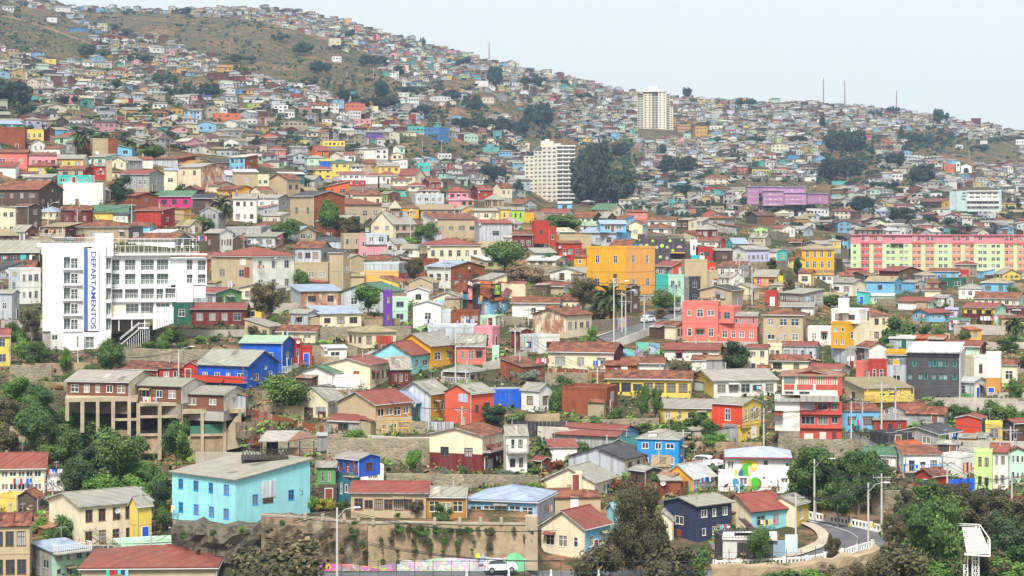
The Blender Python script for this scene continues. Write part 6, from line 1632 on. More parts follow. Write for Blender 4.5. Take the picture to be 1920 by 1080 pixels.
T="""
1880 1075 960 110 dark
1360 1100 1072 60 bush
1400 1105 1075 60 busho
1530 1095 1066 50 bush
1600 1085 1050 50 busho
1640 1070 1035 40 bush
100 800 765 60 bushb
170 850 810 60 bushb
240 895 855 70 bushb
205 960 915 60 bushb
280 935 900 50 bushb
310 915 880 40 bushb
60 900 860 50 bush
15 790 750 50 bushb
1925 1060 970 90 busho
1770 1020 940 70 dark
1850 1100 1030 100 olive
1900 1110 1050 110 bushb
1740 1110 1060 90 bush
1660 1110 1030 80 busho
1700 985 915 60 olive
1740 960 895 80 willow
1780 945 905 60 olive
1830 955 915 60 busho
1870 945 910 50 busho
1500 960 880 70 bush
1650 1090 1050 60 dry
1530 1105 1062 90 bushb
1440 1110 1075 120 bush
50 800 735 70 bush
90 830 760 80 dark
140 820 760 80 bush
180 815 770 60 bushb
120 770 735 50 bush
20 760 715 50 bushb
200 880 820 70 bush
250 870 815 60 green
235 840 795 46 bush
150 910 850 70 bush
190 935 880 70 bushb
300 930 880 60 bush
10 850 790 50 busho
95 880 830 60 green
1215 815 790 46 bush
1250 835 805 50 bush
1320 800 775 40 bush
1345 840 808 44 bushb
1280 820 790 50 bush
1065 810 780 44 bush
1150 815 790 34 busho
532 785 702 96 green|dense round dark green tree beside the cream barn like house
1190 1105 900 120 big|big brownish tree with bare pale branches at the bottom centre
1250 1110 985 120 busho
1210 1105 950 90 olive
1165 1105 985 90 olive
1120 1100 1000 90 busho
1300 1100 1010 70 bush
525 1118 992 170 busho
1755 1095 928 120 green|tall dense dark tree left of the white lattice frame
1690 1100 1010 120 busho
1850 1015 925 100 olive
1905 1010 925 90 olive
1800 985 905 80 olive
1870 1100 1030 110 bush
1925 1090 1010 90 bush
1815 1000 935 60 bush
1700 1000 940 70 willow
1680 1040 960 60 olive
1750 1100 1045 90 bushb
1530 965 828 125 willow
1610 965 838 110 willow
1570 990 900 100 willow
1500 935 850 60 willow
1480 1100 1050 140 bush
1570 1100 1045 60 dry
1560 1070 1000 34 olive
1425 1070 985 50 green
208 708 632 60 green
125 705 650 30 bright
130 722 690 34 bush
170 710 680 50 bush
66 700 640 60 green
40 690 630 50 bright
95 700 655 36 busho
60 640 580 46 olive
30 640 598 40 bush
310 655 610 40 bushb
335 640 612 30 bush
280 662 635 40 bush
345 660 635 30 bush
375 645 625 26 bushb
400 640 628 24 bush
30 760 705 60 bright
70 790 720 60 green
20 820 740 70 olive
60 850 760 80 green
110 830 760 70 green
120 880 790 80 green
160 860 780 80 green
190 840 770 60 green
215 912 800 95 green
170 900 830 70 dark
140 930 860 70 dark
260 900 850 60 bushb
250 930 880 60 bushb
290 940 880 50 bush
300 975 900 50 dark
330 880 788 62 green|tree with bright tips growing up between the concrete stilts
345 870 840 40 bright
285 905 860 40 bush
230 960 905 70 bush
305 1000 950 40 green
270 960 910 60 bushb
110 738 716 34 red
85 735 700 30 bush
663 855 803 52 bright
775 890 842 36 bright
600 830 810 20 bush
553 828 808 14 bush
468 815 780 18 bush
480 850 815 40 red
830 980 940 42 bush
780 972 936 30 olive
745 970 955 24 bush
715 965 950 26 bushg
545 958 885 80 busho|dark mound shaped tree beside the aqua house
578 960 922 38 bushb
607 958 930 42 yellow
640 955 935 30 bush
110 1022 962 70 bush
75 1000 965 40 bushb
65 950 918 22 purple
835 897 872 20 bushg
867 897 866 18 bush
918 897 877 28 busho
945 893 880 40 bushg
1020 878 826 42 palm
1045 880 858 30 red
1000 885 865 40 bush
1000 925 900 30 bushb
925 802 757 62 dark
968 805 772 44 green
848 790 763 28 red
1205 800 716 30 willow
1232 797 726 32 willow
1380 702 638 62 dark
1275 702 672 40 busho
1355 690 665 24 busho
990 716 690 46 bushg
1050 745 700 50 bush
1045 770 715 30 bush
1100 745 715 30 bushb
1120 800 775 40 bush
1085 800 780 40 bushb
1155 785 760 30 bush
1085 850 825 40 bush
1300 800 770 40 bush
1330 820 780 44 bush
1260 810 785 40 bush
1330 845 815 34 bright
1290 850 825 36 busho
1145 615 524 84 palm|big bushy palm tree beside the street under the yellow block
1098 595 515 60 olive
1120 600 560 50 busho
1110 640 605 20 bushb
1245 590 540 62 green
1240 600 575 30 dry
497 612 525 72 olive
565 545 502 32 green
690 592 533 56 bright
515 632 592 34 bright
500 645 620 30 bush
480 640 600 30 busho
535 455 410 62 green
620 450 372 56 bright
655 455 405 66 olive
690 430 405 24 busho
800 460 414 52 green
775 460 440 40 bushb
1050 442 402 84 green
415 428 360 52 palm|single tall palm right of the magenta house
380 432 405 46 green
230 392 328 58 dark
238 392 358 46 bright
275 395 365 30 busho
290 300 270 56 green
320 310 295 30 bush
95 330 310 26 bush
945 515 450 80 green
975 530 495 60 dry
1005 535 500 50 dry
1030 500 470 30 bush
775 540 480 42 olive
760 520 490 30 dry
1448 512 484 26 dark
1495 522 482 22 dark
1555 575 548 60 bush
1595 590 560 40 bush
1690 645 588 72 bush
1740 645 605 40 bush
1760 640 610 30 bush
1650 595 570 30 bush
1665 650 620 40 bush
1810 640 615 30 bush
1560 705 665 40 bush
1580 700 680 24 bushb
1765 790 745 46 bush
1800 790 750 50 bush
1850 800 745 60 bush
1890 810 750 60 bush
1915 820 760 50 bush
1750 780 750 30 bush
1905 640 590 50 palm
1890 660 625 40 bush
1925 700 660 40 busho
1905 760 700 40 bush
150 292 234 38 palm
195 268 243 32 palm
243 290 256 36 palm
275 285 266 40 palm
1690 870 845 40 bush
1560 930 905 50 bush
1660 900 870 40 willow
1880 980 930 40 olive
1345 900 880 20 busho
1160 920 893 46 red
1220 905 882 34 bushb
870 510 488 20 bush
1010 615 590 20 bush
1480 640 600 30 busho
1900 560 530 30 bush
1770 585 565 20 bush
1480 560 520 30 olive
1520 500 480 24 bush
610 365 345 26 bush
830 370 348 60 bush
720 370 350 50 bush
760 360 335 26 bush
560 345 325 50 bush
335 360 345 16 bush
"""
for ln in T.strip().splitlines():
    ln,_,lb=ln.partition('|'); t=ln.split(); tree(*[float(v) for v in t[:4]],t[4],label=lb or None)
# shrubs growing on the concrete retaining wall (face drawn at the wall's own distance)
ZX=lambda v:580+v/4.571; ZY=lambda v:940+v/4.571
for (x,y,w,h,k) in ((775,225,90,100,'bush'),(850,225,60,80,'busho'),(900,235,70,70,'bush'),(980,245,120,110,'bush'),(1100,240,90,70,'bush'),(1190,245,100,70,'bush'),(1290,250,90,70,'bush'),(1370,240,80,60,'bush'),(1545,255,90,90,'busho'),(1755,250,40,80,'dry'),(1850,290,40,80,'dry'),(1445,235,40,50,'bush'),(710,250,40,90,'dry'),
 (385,180,50,50,'bush'),(385,305,65,70,'bush'),(615,325,40,55,'bush'),(698,325,45,60,'busho'),(898,330,45,65,'busho'),(1022,345,66,66,'bush'),(1155,328,64,76,'bush'),(1275,348,55,60,'bush'),(1412,345,34,44,'bush'),(1543,380,66,90,'busho'),(905,418,50,44,'bush'),(1032,420,40,56,'bush'),(1143,422,34,38,'bush'),(1272,415,40,42,'bush'),(1393,412,28,34,'bush'),(757,425,32,40,'busho'),(630,415,26,28,'dry'),
 (628,503,40,54,'bush'),(764,515,50,56,'bush'),(885,510,44,44,'bush'),(990,508,40,44,'bush'),(480,435,44,66,'bush'),(447,545,34,44,'bush'),(140,350,60,50,'dry'),(195,295,50,50,'dry'),(50,340,60,60,'busho'),(1895,260,50,80,'bush'),(1900,340,40,80,'busho'),(1140,512,24,20,'bush')):
    tree(ZX(x),ZY(y+h/2),ZY(y-h/2),w/4.571*1.15,k,D=245.2)
for x,y,w,h,k in ((345,1010,16,16,'bush'),(372,1040,14,14,'busho'),(400,1005,18,14,'bush'),(430,1030,12,14,'dry'),(455,1000,16,16,'bushb'),(470,1045,14,14,'busho'),(505,1000,18,14,'busho'),(530,985,16,12,'bush'),(560,1005,14,14,'dry'),(590,1030,14,14,'bush'),(640,1040,14,16,'busho'),(660,1000,14,14,'bush'),(680,1030,16,20,'bush'),(615,1000,12,12,'dry')):
    tree(x,y,y-h,w,k,D=244.6)
# far hillside clumps: (px, base, width of clump, height, count, kind, place)
CL="""
32 208 60 62 9 hillt the big dark clump at left
45 226 40 34 5 hill the clump below it at left
188 52 20 16 3 hillt the three dark conifers on the upper slope
213 62 18 22 2 hillt the pair of dark trees above the spur
240 72 40 22 7 hill the green hollow behind the spur
275 82 30 12 4 hill the lower green hollow
172 24 12 12 2 hillt the skyline beside the road cut
243 30 26 12 3 hill the skyline behind the road
355 30 28 20 4 hillt the skyline pines
335 26 16 12 2 hill the skyline by the yellow house
150 108 60 26 5 hilld the slope above the left houses
190 110 50 22 5 hilld the gully above the white cottages
262 122 50 26 8 hill the gully right of the white cottages
26 118 20 16 3 hill the left edge tree
310 165 50 30 8 hilld the green gully in the left houses
222 168 30 22 4 hillt the tall trees above the left houses
330 190 46 34 8 hillt the tall gully trees
392 185 50 32 9 hill the green slope above the orange block
135 178 34 16 4 hill the left middle hedge
190 200 40 18 5 hill the trees above the palms
130 195 30 20 3 hillt the dark pair beside the long house
110 235 24 20 3 hill the trees by the ruined house
65 130 18 14 2 hill the trees above the dark clump
155 230 12 18 2 hillt the narrow tree by the ruined block
310 265 40 26 5 hill the trees right of the palms
395 275 46 18 5 hill the trees under the orange block
487 288 22 36 3 pine the single dark conifer in mid hillside
455 120 60 20 6 hilld the scrub on the brown slope
560 105 60 26 7 hilld the green scrub on the brown slope
530 80 40 24 4 hilld the upper brown slope
600 140 50 30 8 hill the wood under the white block
580 165 30 22 4 hillt the dark trees above the house row
660 75 24 26 4 hillt the trees beside the white block
650 195 50 30 8 hill the green hollow in the middle
640 92 40 12 5 hill the hedge under the terrace
700 125 60 26 7 hillt the dark pines on the middle ridge
740 150 30 34 5 hillt the tall dark pine clump
720 185 30 40 5 hillt the lower tall pine clump
790 175 100 16 14 hill the long green band in the middle
700 205 90 24 12 hill the wood left of the white row
860 190 80 24 12 hill the wood right of the white row
790 222 50 30 8 hill the wood above the blue building
890 210 46 34 8 hillt the tall trees right of the wood
870 130 26 28 4 hillt the pines on the right shoulder
928 165 32 44 6 hillt the tall trees on the right shoulder
792 92 12 26 3 hillt the narrow pines near the skyline
880 245 100 26 12 hillt the dark wood before the towers
960 255 70 40 12 hillt the dark wood left of the nearer tower
1010 240 50 50 8 hillt the tall trees above the nearer tower
1000 165 60 26 9 hill the skyline trees left of the tower
1050 165 40 18 5 hill the skyline clump near the tower
1100 190 40 20 6 hill the trees left of the farther tower
920 345 52 42 5 hill the round dark tree clump
975 362 20 28 3 hillt the dark trees beside the nearer tower
1110 385 60 110 16 hillt the tall dark wood right of the nearer tower
1160 385 50 70 10 hillt the lower dark wood right of the tower
1140 300 80 34 12 hill the wood above the yellow villas
1240 300 18 36 3 hillt the narrow dark trees in the middle right
1290 370 70 26 9 hill the green band by the red stilts house
1270 330 70 40 12 hill the wood below the cream villas
1200 345 60 20 6 hill the trees beside the yellow villas
1288 184 24 28 3 hillt the lone skyline tree right of the tower
1395 205 34 24 5 hill the skyline clump right of the tower
1415 270 50 18 7 hill the mid right trees
1350 268 40 16 4 hill the trees left of the mid right clump
1545 240 14 30 2 pine the conifer in the right hillside
1500 270 40 20 6 hill the trees right of the white cottages
1590 290 80 50 20 hillt the dark wood on the right
1575 340 90 46 18 hill the lower dark wood on the right
1640 225 26 22 4 hillt the right ridge pines
1675 215 20 18 3 hill the right ridge pair
1690 262 16 30 2 pine the pointed trees on the right
1765 235 34 36 7 hillt the big right skyline clump
1855 228 26 18 4 hillt the far right skyline tree
1730 272 80 22 12 hill the green gully on the right
1680 318 40 36 8 hillt the dark pines right of the wood
1730 350 50 44 10 hillt the dark wood below the white row
1660 360 60 24 9 hill the green hedge on the right
1835 290 34 24 6 hill the scrub slope trees
1880 270 60 16 6 hilld the far right slope
1480 405 100 26 16 hill the trees under the purple flats
1425 385 40 30 7 hill the trees left of the purple flats
1620 400 70 34 12 hill the trees above the pink flats
1690 425 70 40 12 hill the dark trees right above the pink flats
1760 430 70 26 12 hill the trees behind the flats roof
1825 415 40 26 7 hill the trees below the school block
1900 395 40 26 7 hill the trees right of the school block
1600 355 30 20 5 hill the trees right of the purple flats
1540 420 60 20 8 hill the hedge above the yellow house
1330 395 60 20 8 hill the trees above the dotted building
1370 305 50 20 6 hill the trees by the dark roofed villa
1400 325 40 22 6 hill the trees above the purple flats
630 290 60 30 9 hill the green gully above the red houses
730 300 40 18 5 hill the trees by the pale villas
600 310 30 16 3 hill the trees among the colourful row
540 262 18 22 2 hill the round tree in mid town
1270 420 60 24 8 hill the trees behind the dotted building
1180 410 40 20 5 hill the trees behind the green hall roof
700 345 50 14 5 hill the hedge behind the near ridge
1000 300 20 20 3 hillt the tree left above the nearer tower
1480 300 30 14 4 hill the trees by the bright blue hut
1840 345 40 16 5 hill the trees above the school block
1560 200 30 8 4 hill the skyline bushes right
1440 255 20 12 2 hill the skyline green clump
860 95 20 10 3 hill the skyline bushes left of the tower
540 24 40 8 4 hill the skyline bushes at top
450 30 30 10 3 hill the ridge bushes at top
"""
spec=[]
for ln in CL.strip().splitlines():
    t=ln.split(' ',6); px,yb,w,h=map(float,t[:4]); n=int(t[4]); k=t[5]
    for i in range(n):
        u=trng.uniform(-.5,.5) if n>1 else 0; hh=h*trng.uniform(.5,.95) if n>3 else h*trng.uniform(.8,1); ww=min(w*.8,max(hh*.7,w/(n**.5)*1.1))*trng.uniform(.85,1.15)
        y=yb-(h-hh)*trng.uniform(0,.9); D=None
        y=max(y,lerp_tab(SKY,px+u*w)+2); yr=lerp_tab(RIDGE,px+u*w)
        if y>yr-6: D=lerp_tab(DJUMP,px)*1.0-trng.uniform(0,60)
        spec.append((ww*hh,px+u*w*.8,y,y-hh,ww,k,D,t[6]))
spec.sort(key=lambda q:-q[0])
keepn=max(60,298-len([o for o in COL.objects if o.name.startswith('tree') and o.parent is None]))
far_mass=MB(); mrng=random.Random(21)
def massed(px,yb,yt,w,mat,D=None,n=170):
    """an unseparable clump piece: leaf faces over a lumpy core"""
    P=W(px,yb,D); s=SC(P.y); h=(yb-yt)/s; wd=w/s; g=mrng
    for _ in range(5):
        c=P+Vector((g.uniform(-.28,.28)*wd,g.uniform(-.25,.25)*wd,h*g.uniform(.35,.72))); rx=wd*g.uniform(.2,.3); rz=h*g.uniform(.2,.3); tone=g.random()
        ring=[[c+Vector((rx*.7*sin(ph)*cos(th+ph),rx*.7*sin(ph)*sin(th+ph),rz*.7*cos(ph))) for th in [2*pi*k/5 for k in range(5)]] for ph in (.6,1.5,2.4)]
        for A,B in zip(ring,ring[1:]):
            for k in range(5): far_mass.face([A[k],A[(k+1)%5],B[(k+1)%5],B[k]],mat,(tone*.3,0,0))
        for _ in range(n//5):
            v=Vector((g.gauss(0,1),g.gauss(0,1),g.gauss(0,1))).normalized(); p=c+Vector((v.x*rx,v.y*rx,v.z*rz))*g.uniform(.6,1.1)
            u=(v.orthogonal().normalized()+Vector((g.uniform(-1,1),g.uniform(-1,1),g.uniform(-1,1)))*.5).normalized(); q=v.cross(u); sz=min(rx,rz)*g.uniform(.2,.4)
            far_mass.face([p-u*sz,p-q*sz*.8,p+u*sz,p+q*sz*.8],mat,(tone*.6+g.random()*.4,g.random(),0))
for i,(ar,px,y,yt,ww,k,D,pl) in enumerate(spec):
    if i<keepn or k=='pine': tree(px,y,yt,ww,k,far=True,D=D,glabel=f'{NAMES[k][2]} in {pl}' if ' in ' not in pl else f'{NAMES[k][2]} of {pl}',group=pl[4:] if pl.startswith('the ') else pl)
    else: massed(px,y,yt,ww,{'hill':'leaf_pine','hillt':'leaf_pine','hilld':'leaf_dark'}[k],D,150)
WOODS=[[(1082,272),(1185,262),(1205,300),(1290,330),(1330,345),(1335,395),(1250,400),(1090,386)],[(1388,350),(1402,386),(1590,388),(1602,428),(1400,425),(1340,400)],[(1540,248),(1600,240),(1665,258),(1672,330),(1640,352),(1545,345)],[(1690,245),(1780,236),(1800,268),(1740,292),(1690,288)],
[(1605,392),(1720,402),(1740,440),(1610,440)],[(1740,412),(1905,398),(1925,442),(1740,442)],[(878,232),(975,240),(1010,226),(1055,262),(985,272),(984,304),(880,262)],[(560,148),(690,140),(745,150),(762,192),(640,197),(570,182)],[(690,195),(900,188),(905,237),(780,230),(700,222)],[(-20,148),(52,155),(76,215),(0,238)],
[(1650,358),(1752,338),(1762,362),(1660,377)],[(298,150),(420,160),(412,206),(320,202)],[(780,150),(890,160),(892,180),(800,174)],[(590,288),(700,282),(702,318),(600,308)],[(1200,398),(1340,392),(1380,428),(1220,430)],[(215,62),(300,80),(290,92),(240,80)],[(900,330),(950,325),(955,352),(900,355)],[(1500,285),(1560,290),(1560,330),(1500,320)],[(1100,182),(1180,185),(1180,198),(1100,196)],[(420,120),(520,140),(500,160),(430,150)]]
for P_ in WOODS:
    x0=min(p[0] for p in P_); x1=max(p[0] for p in P_); y0=min(p[1] for p in P_); y1=max(p[1] for p in P_)
    for _ in range(int((x1-x0)*(y1-y0)/42)):
        x=mrng.uniform(x0,x1); y=mrng.uniform(y0,y1)
        if not inpoly(x,y,P_) or noise.noise(Vector((x*.035,y*.07,9)))<-.12: continue
        if any(a<x<b and c<y<d+10 for a,b,c,d in EXC) or any(a-4<x<b+4 and c<y<d+9 for a,b,c,d in FARBOX): continue
        yr=lerp_tab(RIDGE,x); D=None
        if y>yr-6: D=lerp_tab(DJUMP,x)-mrng.uniform(0,80)
        h_=mrng.uniform(7,15)*(1 if y>200 else .7); massed(x,y+h_*.3 if D else min(y+h_*.3,yr-6),y-h_*.7,h_*mrng.uniform(.7,1.3),mrng.choice(('leaf_pine','leaf_pine','leaf_dark')),D,45)
# small garden trees between the far houses, added thickly to stand in for dark shadows
for _ in range(4600):
    x=mrng.uniform(-20,1940); yr=lerp_tab(RIDGE,x); ys_=lerp_tab(SKY,x); y=ys_+3+(yr-8-ys_)*mrng.random()
    if noise.noise(Vector((x*.012,y*.03,5)))<-.12: continue
    if any(a<x<b and c<y<d+14 for a,b,c,d in EXC): continue
    s_=SC(depth(x,y)); h_=mrng.uniform(2.2,5)*s_; massed(x,y,y-h_,h_*mrng.uniform(.9,2.0),mrng.choice(('leaf_pine','leaf_dark','leaf_pine','leaf_green')),None,24)
tag(far_mass.build('distant_trees'),'dark scattered trees and thickets massed among the far hillside houses','trees',kind='stuff')
ct=len(spec)
autolabel(TREES,taken)
print('trees',len(TREES),ct)
# low scrub on open ground: one mass nobody could count
sm=MB(); r=random.Random(9)
def tuft(P,rad,hh,mat,n):
    for _ in range(n):
        v=Vector((r.gauss(0,.45),r.gauss(0,.45),abs(r.gauss(0,.45)))); p=P+Vector((v.x*rad,v.y*rad,v.z*hh)); u=Vector((r.uniform(-1,1),r.uniform(-1,1),r.uniform(-.3,.6))).normalized(); w=u.orthogonal().normalized(); s=rad*r.uniform(.18,.4)
        sm.face([p-u*s,p-w*s*.6,p+u*s,p+w*s*.6],mat,(r.random(),r.random(),0))
for P_ in BARE:
    x0=min(p[0] for p in P_); x1=max(p[0] for p in P_); y0=min(p[1] for p in P_); y1=max(p[1] for p in P_)
    for _ in range(int((x1-x0)*(y1-y0)/26)):
        x=r.uniform(max(-40,x0),min(1960,x1)); y=r.uniform(y0,y1)
        if not inpoly(x,y,P_) or y<lerp_tab(SKY,x)+2 or y>lerp_tab(RIDGE,x)-6: continue
        if noise.noise(Vector((x*.03,y*.06,0)))<-.1: continue
        P=W(x,y); tuft(P,r.uniform(1.2,3.2),r.uniform(1,2.6),r.choice(('leaf_pine','leaf_dark','leaf_olive','leaf_dry')),5)
# near slopes: fill where no house stands
for _ in range(9000):
    x=r.uniform(-20,1940); y=r.uniform(lerp_tab(RIDGE,x)+4,1090)
    g=any(inpoly(x,y,P) for P in GREEN)
    if not g and r.random()<.2: continue
    if 1440<x<1660 and 955<y<1060: continue
    if 1120<x<1290 and 575<y<650: continue
    if y>955 and 300<x<1330: continue
    P=W(x,y); tuft(P,r.uniform(.5,1.7),r.uniform(.4,1.5),r.choice(('leaf_green','leaf_bright','leaf_dark','leaf_dark','leaf_olive','leaf_olive','leaf_dry')),12)
tag(sm.build('scrub'),'low scrub and weeds covering the open slopes between houses','scrub',kind='stuff')
# ---------------------------------------------------------------- walls, fences, banks
def wall(name,pts,mat,col,label,cat,D=None,th=.5,cap=None,group=None,rough=0):
    """pts: (px,ytop,ybase)"""
    c=pts[len(pts)//2]; O=W(c[0],c[2],D); root=thing(name,Matrix.Translation(O),label,cat,group)
    m=MB()
    L=[]
    for x,yt,yb in pts:
        P=W(x,yb,D); d=D or P.y; Q=W(x,yt,P.y); L.append((P-O,Q-O))
    for (p,q),(p2,q2) in zip(L,L[1:]):
        dz=Vector((0,0,-1.2)); b=Vector((0,th,0))
        m.prism([p+dz,p2+dz,p2+dz+b,p+dz+b],[q,q2,q2+b,q+b],mat,col)
    if rough:
        m=MB(); nx=max(2,int((L[-1][0]-L[0][0]).length/1.0)); nz=max(3,int((L[0][1]-L[0][0]).length/.8)); T_=[]
        tot=[0]
        for (p,q),(p2,q2) in zip(L,L[1:]): tot.append(tot[-1]+(p2-p).length)
        def at_(t,v):
            for i in range(len(L)-1):
                if t<=tot[i+1]+1e-6:
                    f=(t-tot[i])/(tot[i+1]-tot[i]); a=L[i][0].lerp(L[i+1][0],f); b=L[i][1].lerp(L[i+1][1],f); P=a.lerp(b,v); n=noise.noise(Vector((t*.35,v*3.1,1.7)))+.5*noise.noise(Vector((t*1.1,v*9,4)))
                    P=P+Vector((0,-abs(n)*rough*(1 if v<.97 else .3),0)); 
                    if v>.97: P.z+=noise.noise(Vector((t*.5,7,7)))*rough*.5
                    return P
        g=[[at_(tot[-1]*i/nx,j/nz) for j in range(nz+1)] for i in range(nx+1)]
        for i in range(nx):
            for j in range(nz): m.face([g[i][j],g[i+1][j],g[i+1][j+1],g[i][j+1]],mat,col)
        b_=Vector((0,th+2.5,0))
        for i in range(nx): m.face([g[i][nz],g[i+1][nz],g[i+1][nz]+b_,g[i][nz]+b_],mat,col)
    m.build('wall',root)
    if cap:
        m=MB()
        for (p,q),(p2,q2) in zip(L,L[1:]):
            z=Vector((0,0,.03)); z2=Vector((0,0,.22)); f=Vector((0,-.1,0)); b=Vector((0,th+.1,0)); m.prism([q+z+f,q2+z+f,q2+z+b,q+z+b],[q+z2+f,q2+z2+f,q2+z2+b,q+z2+b],'concrete',cap)
        m.build('coping',root)
    return root,O
G3=(.4,.35,.28); TREES2=[]
wall('retaining_wall',[(690,983,1066),(760,981,1066),(880,984,1066),(990,985,1066)],'bankwall',G3,'high tan retaining wall dotted with shrubs under the light blue bungalow','wall',D=245.6,cap=(.34,.29,.22))
wall('retaining_wall',[(490,968,1085),(560,972,1085),(640,979,1085),(689,984,1072)],'oldbank',G3,'old brownish stained bank wall left of the shrub dotted retaining wall','wall',D=246.2,cap=(.30,.25,.19),rough=1.0)
wall('rock_face',[(322,986,1090),(370,987,1090),(430,992,1090),(488,980,1090)],'darkrock',G3,'dark stone rock face below the big aqua house','rock face',D=246.8,th=2,rough=2.2)
wall('retaining_wall',[(985,968,1050),(1008,968,1050)],'concrete',(.38,.31,.22),'end pier of the tan retaining wall beside the bright red roof','wall',D=245.0,th=1.5)
mw=wall('mural_wall',[(594,1062,1092),(620,1058,1092),(660,1058,1092),(700,1064,1092),(720,1060,1092),(744,1057,1092)],'muralred',G3,'low street wall painted with a reddish mural, left section','wall',D=244.9,th=.25)
mw2=wall('mural_wall',[(744.5,1055,1092),(760,1051,1092),(790,1052,1092),(815,1048,1092),(850,1046,1092),(880,1049,1092),(905,1043,1092),(930,1049,1092),(955,1044,1092),(985,1048,1092)],'mural',G3,'low street wall painted with a pale multicoloured mural, right section','wall',D=244.9,th=.25)
m=MB(); O=mw2[1]
def mp(x,y,D=244.8): return W(x,y,D)-O
pts=[mp(965+19*cos(t*pi/8),1056-20*sin(t*pi/8)) for t in range(9)]+[mp(946,1080),]
pts=[mp(984,1080)]+pts; m.prism(pts,[p+Vector((0,-.05,0)) for p in pts],'stucco',(.16,.46,.24)); m.build('mural_hill',mw2[0])
m=MB(); pts=[mp(896,1058,244.75),mp(913,1058,244.75),mp(906,1036,244.75)]; m.prism(pts,[p+Vector((0,-.05,0)) for p in pts],'stucco',(.35,.42,.55)); m.build('mural_peak',mw2[0])
for i,x in enumerate((572,605,645,672,700,815,862,901,940)):
    c=Cust('wall_pillar',x,984 if x>690 else 976,245.4 if x>690 else 246,'pillar','pillar','pillars along the retaining wall top'); c.part('pillar',x-3,x+3,c.py-13,c.py,0,.5,'concrete',(.36,.31,.24)); c.root['label']=f'short concrete pillar on the retaining wall top, {ORD[i]} of nine from left'
SW='stonewall'
for n,(p,lb) in enumerate([([(18,684,724),(60,686,724),(97,682,720)],'stone terrace wall right of the yellow boarded house'),([(228,652,684),(300,655,690),(402,656,690)],'long stone wall above the red house below the white flats'),
 ([(600,613,640),(690,612,640),(770,611,638)],'stone wall below the bluish tin roofed house'),([(612,820,862),(700,822,868),(806,822,872)],'rubble stone wall left of the cream over maroon house'),([(725,888,912),(870,890,916),(1010,892,918)],'long low stone wall under the cream over maroon house'),
 ([(1110,600,634),(1160,598,620),(1206,592,606)],'stone wall beside the street palm'),([(1635,922,962),(1680,920,960),(1716,918,955)],'stone wall under the blue fence'),([(1460,808,835),(1480,810,838),(1496,815,838)],'rubble base wall left of the red industrial building'),
 ([(905,680,694),(945,672,690),(988,658,680)],'old whitewashed wall behind the coral red house'),([(1008,800,830),(1040,801,830),(1066,802,828)],'concrete yard wall below the small white gabled house'),([(688,816,825),(750,820,835),(806,820,838)],'concrete parapet above the rubble stone wall')]):
    wall('stone_wall' if n not in (8,9,10) else 'garden_wall',p,SW if n not in (8,9,10) else 'concrete',(.5,.46,.4) if n in(8,9,10) else G3,lb,'wall')
wall('bank_wall',[(215,800,856),(300,812,870),(378,830,880),(455,800,860)],'bankwall',G3,'tan banked wall beneath the concrete stilts','wall',D=341,rough=.8)
wall('road_bank',[(1335,1066,1105),(1400,1065,1105),(1500,1062,1105),(1580,1048,1090),(1650,1032,1070)],'bankwall',G3,'tan stained bank below the white road balustrade','wall',th=.6,rough=.9)
wall('road_parapet',[(1128,648,664),(1180,628,644),(1228,610,624),(1278,592,606)],'stucco',(.74,.73,.70),'white parapet wall along the steep middle street','wall',th=.3)
# low terrace walls holding up the plots
tr=random.Random(77); TW=[]; BB=[(r['xl'],r['xr'],r['yt'],r['yb']) for r in HOUSES]
for _ in range(1500):
    if len(TW)>=60: break
    x=tr.uniform(0,1880); y=tr.uniform(lerp_tab(RIDGE,x)+25,870); s_=SC(depth(x,y)); w=tr.uniform(6,15)*s_; h=tr.uniform(1.1,2.6)*s_
    if any(min(x+w,b)-max(x,a)>0 and min(y,d-2)-max(y-h,c)>h*.35 and (min(x+w,b)-max(x,a))>.3*w for a,b,c,d in BB): continue
    if any(a<x+w/2<b and c<y<d for a,b,c,d in HEROBOX) or any(abs(x-u)<w*.8 and abs(y-v)<14 for u,v in TW): continue
    TW.append((x,y)); k=tr.random(); y2=y+tr.uniform(-4,4)
    mt,cc=('stonewall',G3) if k<.55 else ('concrete',(.42,.38,.32)) if k<.8 else ('bankwall',G3)
    r_,_o=wall('terrace_wall',[(x,y-h,y),(x+w*.5,y-h+tr.uniform(-1,1),(y+y2)/2),(x+w,y2-h,y2)],mt,cc,'x','wall',th=.4,group='low terrace walls between the houses')
    TREES2.append((r_,{'stonewall':'low rubble stone terrace wall','concrete':'low grey concrete terrace wall','bankwall':'low tan plastered terrace wall'}[mt],x+w/2,y))
autolabel(TREES2,set())
# corrugated rusty fence
def fence(pts,label,cols,mat='rust',name='corrugated_fence'):
    O=W(pts[0][0],pts[0][2]); root=thing(name,Matrix.Translation(O),label,'fence'); m=MB(); r=random.Random(4)
    for a,b in zip(pts,pts[1:]):
        n=max(1,int((b[0]-a[0])/7))
        for i in range(n):
            t0=i/n;t1=(i+1)/n-.01; f=lambda t:[a[k]+(b[k]-a[k])*t for k in range(3)]
            A,B=f(t0),f(t1); p=W(A[0],A[2]);q=W(B[0],B[2]); p1=W(A[0],A[1],p.y);q1=W(B[0],B[1],q.y); th=Vector((0,.06,0)); j=Vector((0,r.uniform(-.05,.05),0))
            m.prism([v-O+j for v in (p,q,q+th,p+th)],[v-O+j for v in (p1,q1,q1+th,p1+th)],mat,jit(WC(r.choice(cols)),.25))
    m.build('panel',root)
    for x,yt,yb in pts: p=W(x,yb); q=W(x,yt-1,p.y); m=MB(); m.bar(p-O,q-O,.07,'metalpole',(.4,.38,.35),5); m.build('post',root)
    return root
fence([(462,765,779),(510,777,791),(560,789,803),(615,801,815)],'rusted corrugated fence running down above the aqua house',['n','n','n','R','e'])
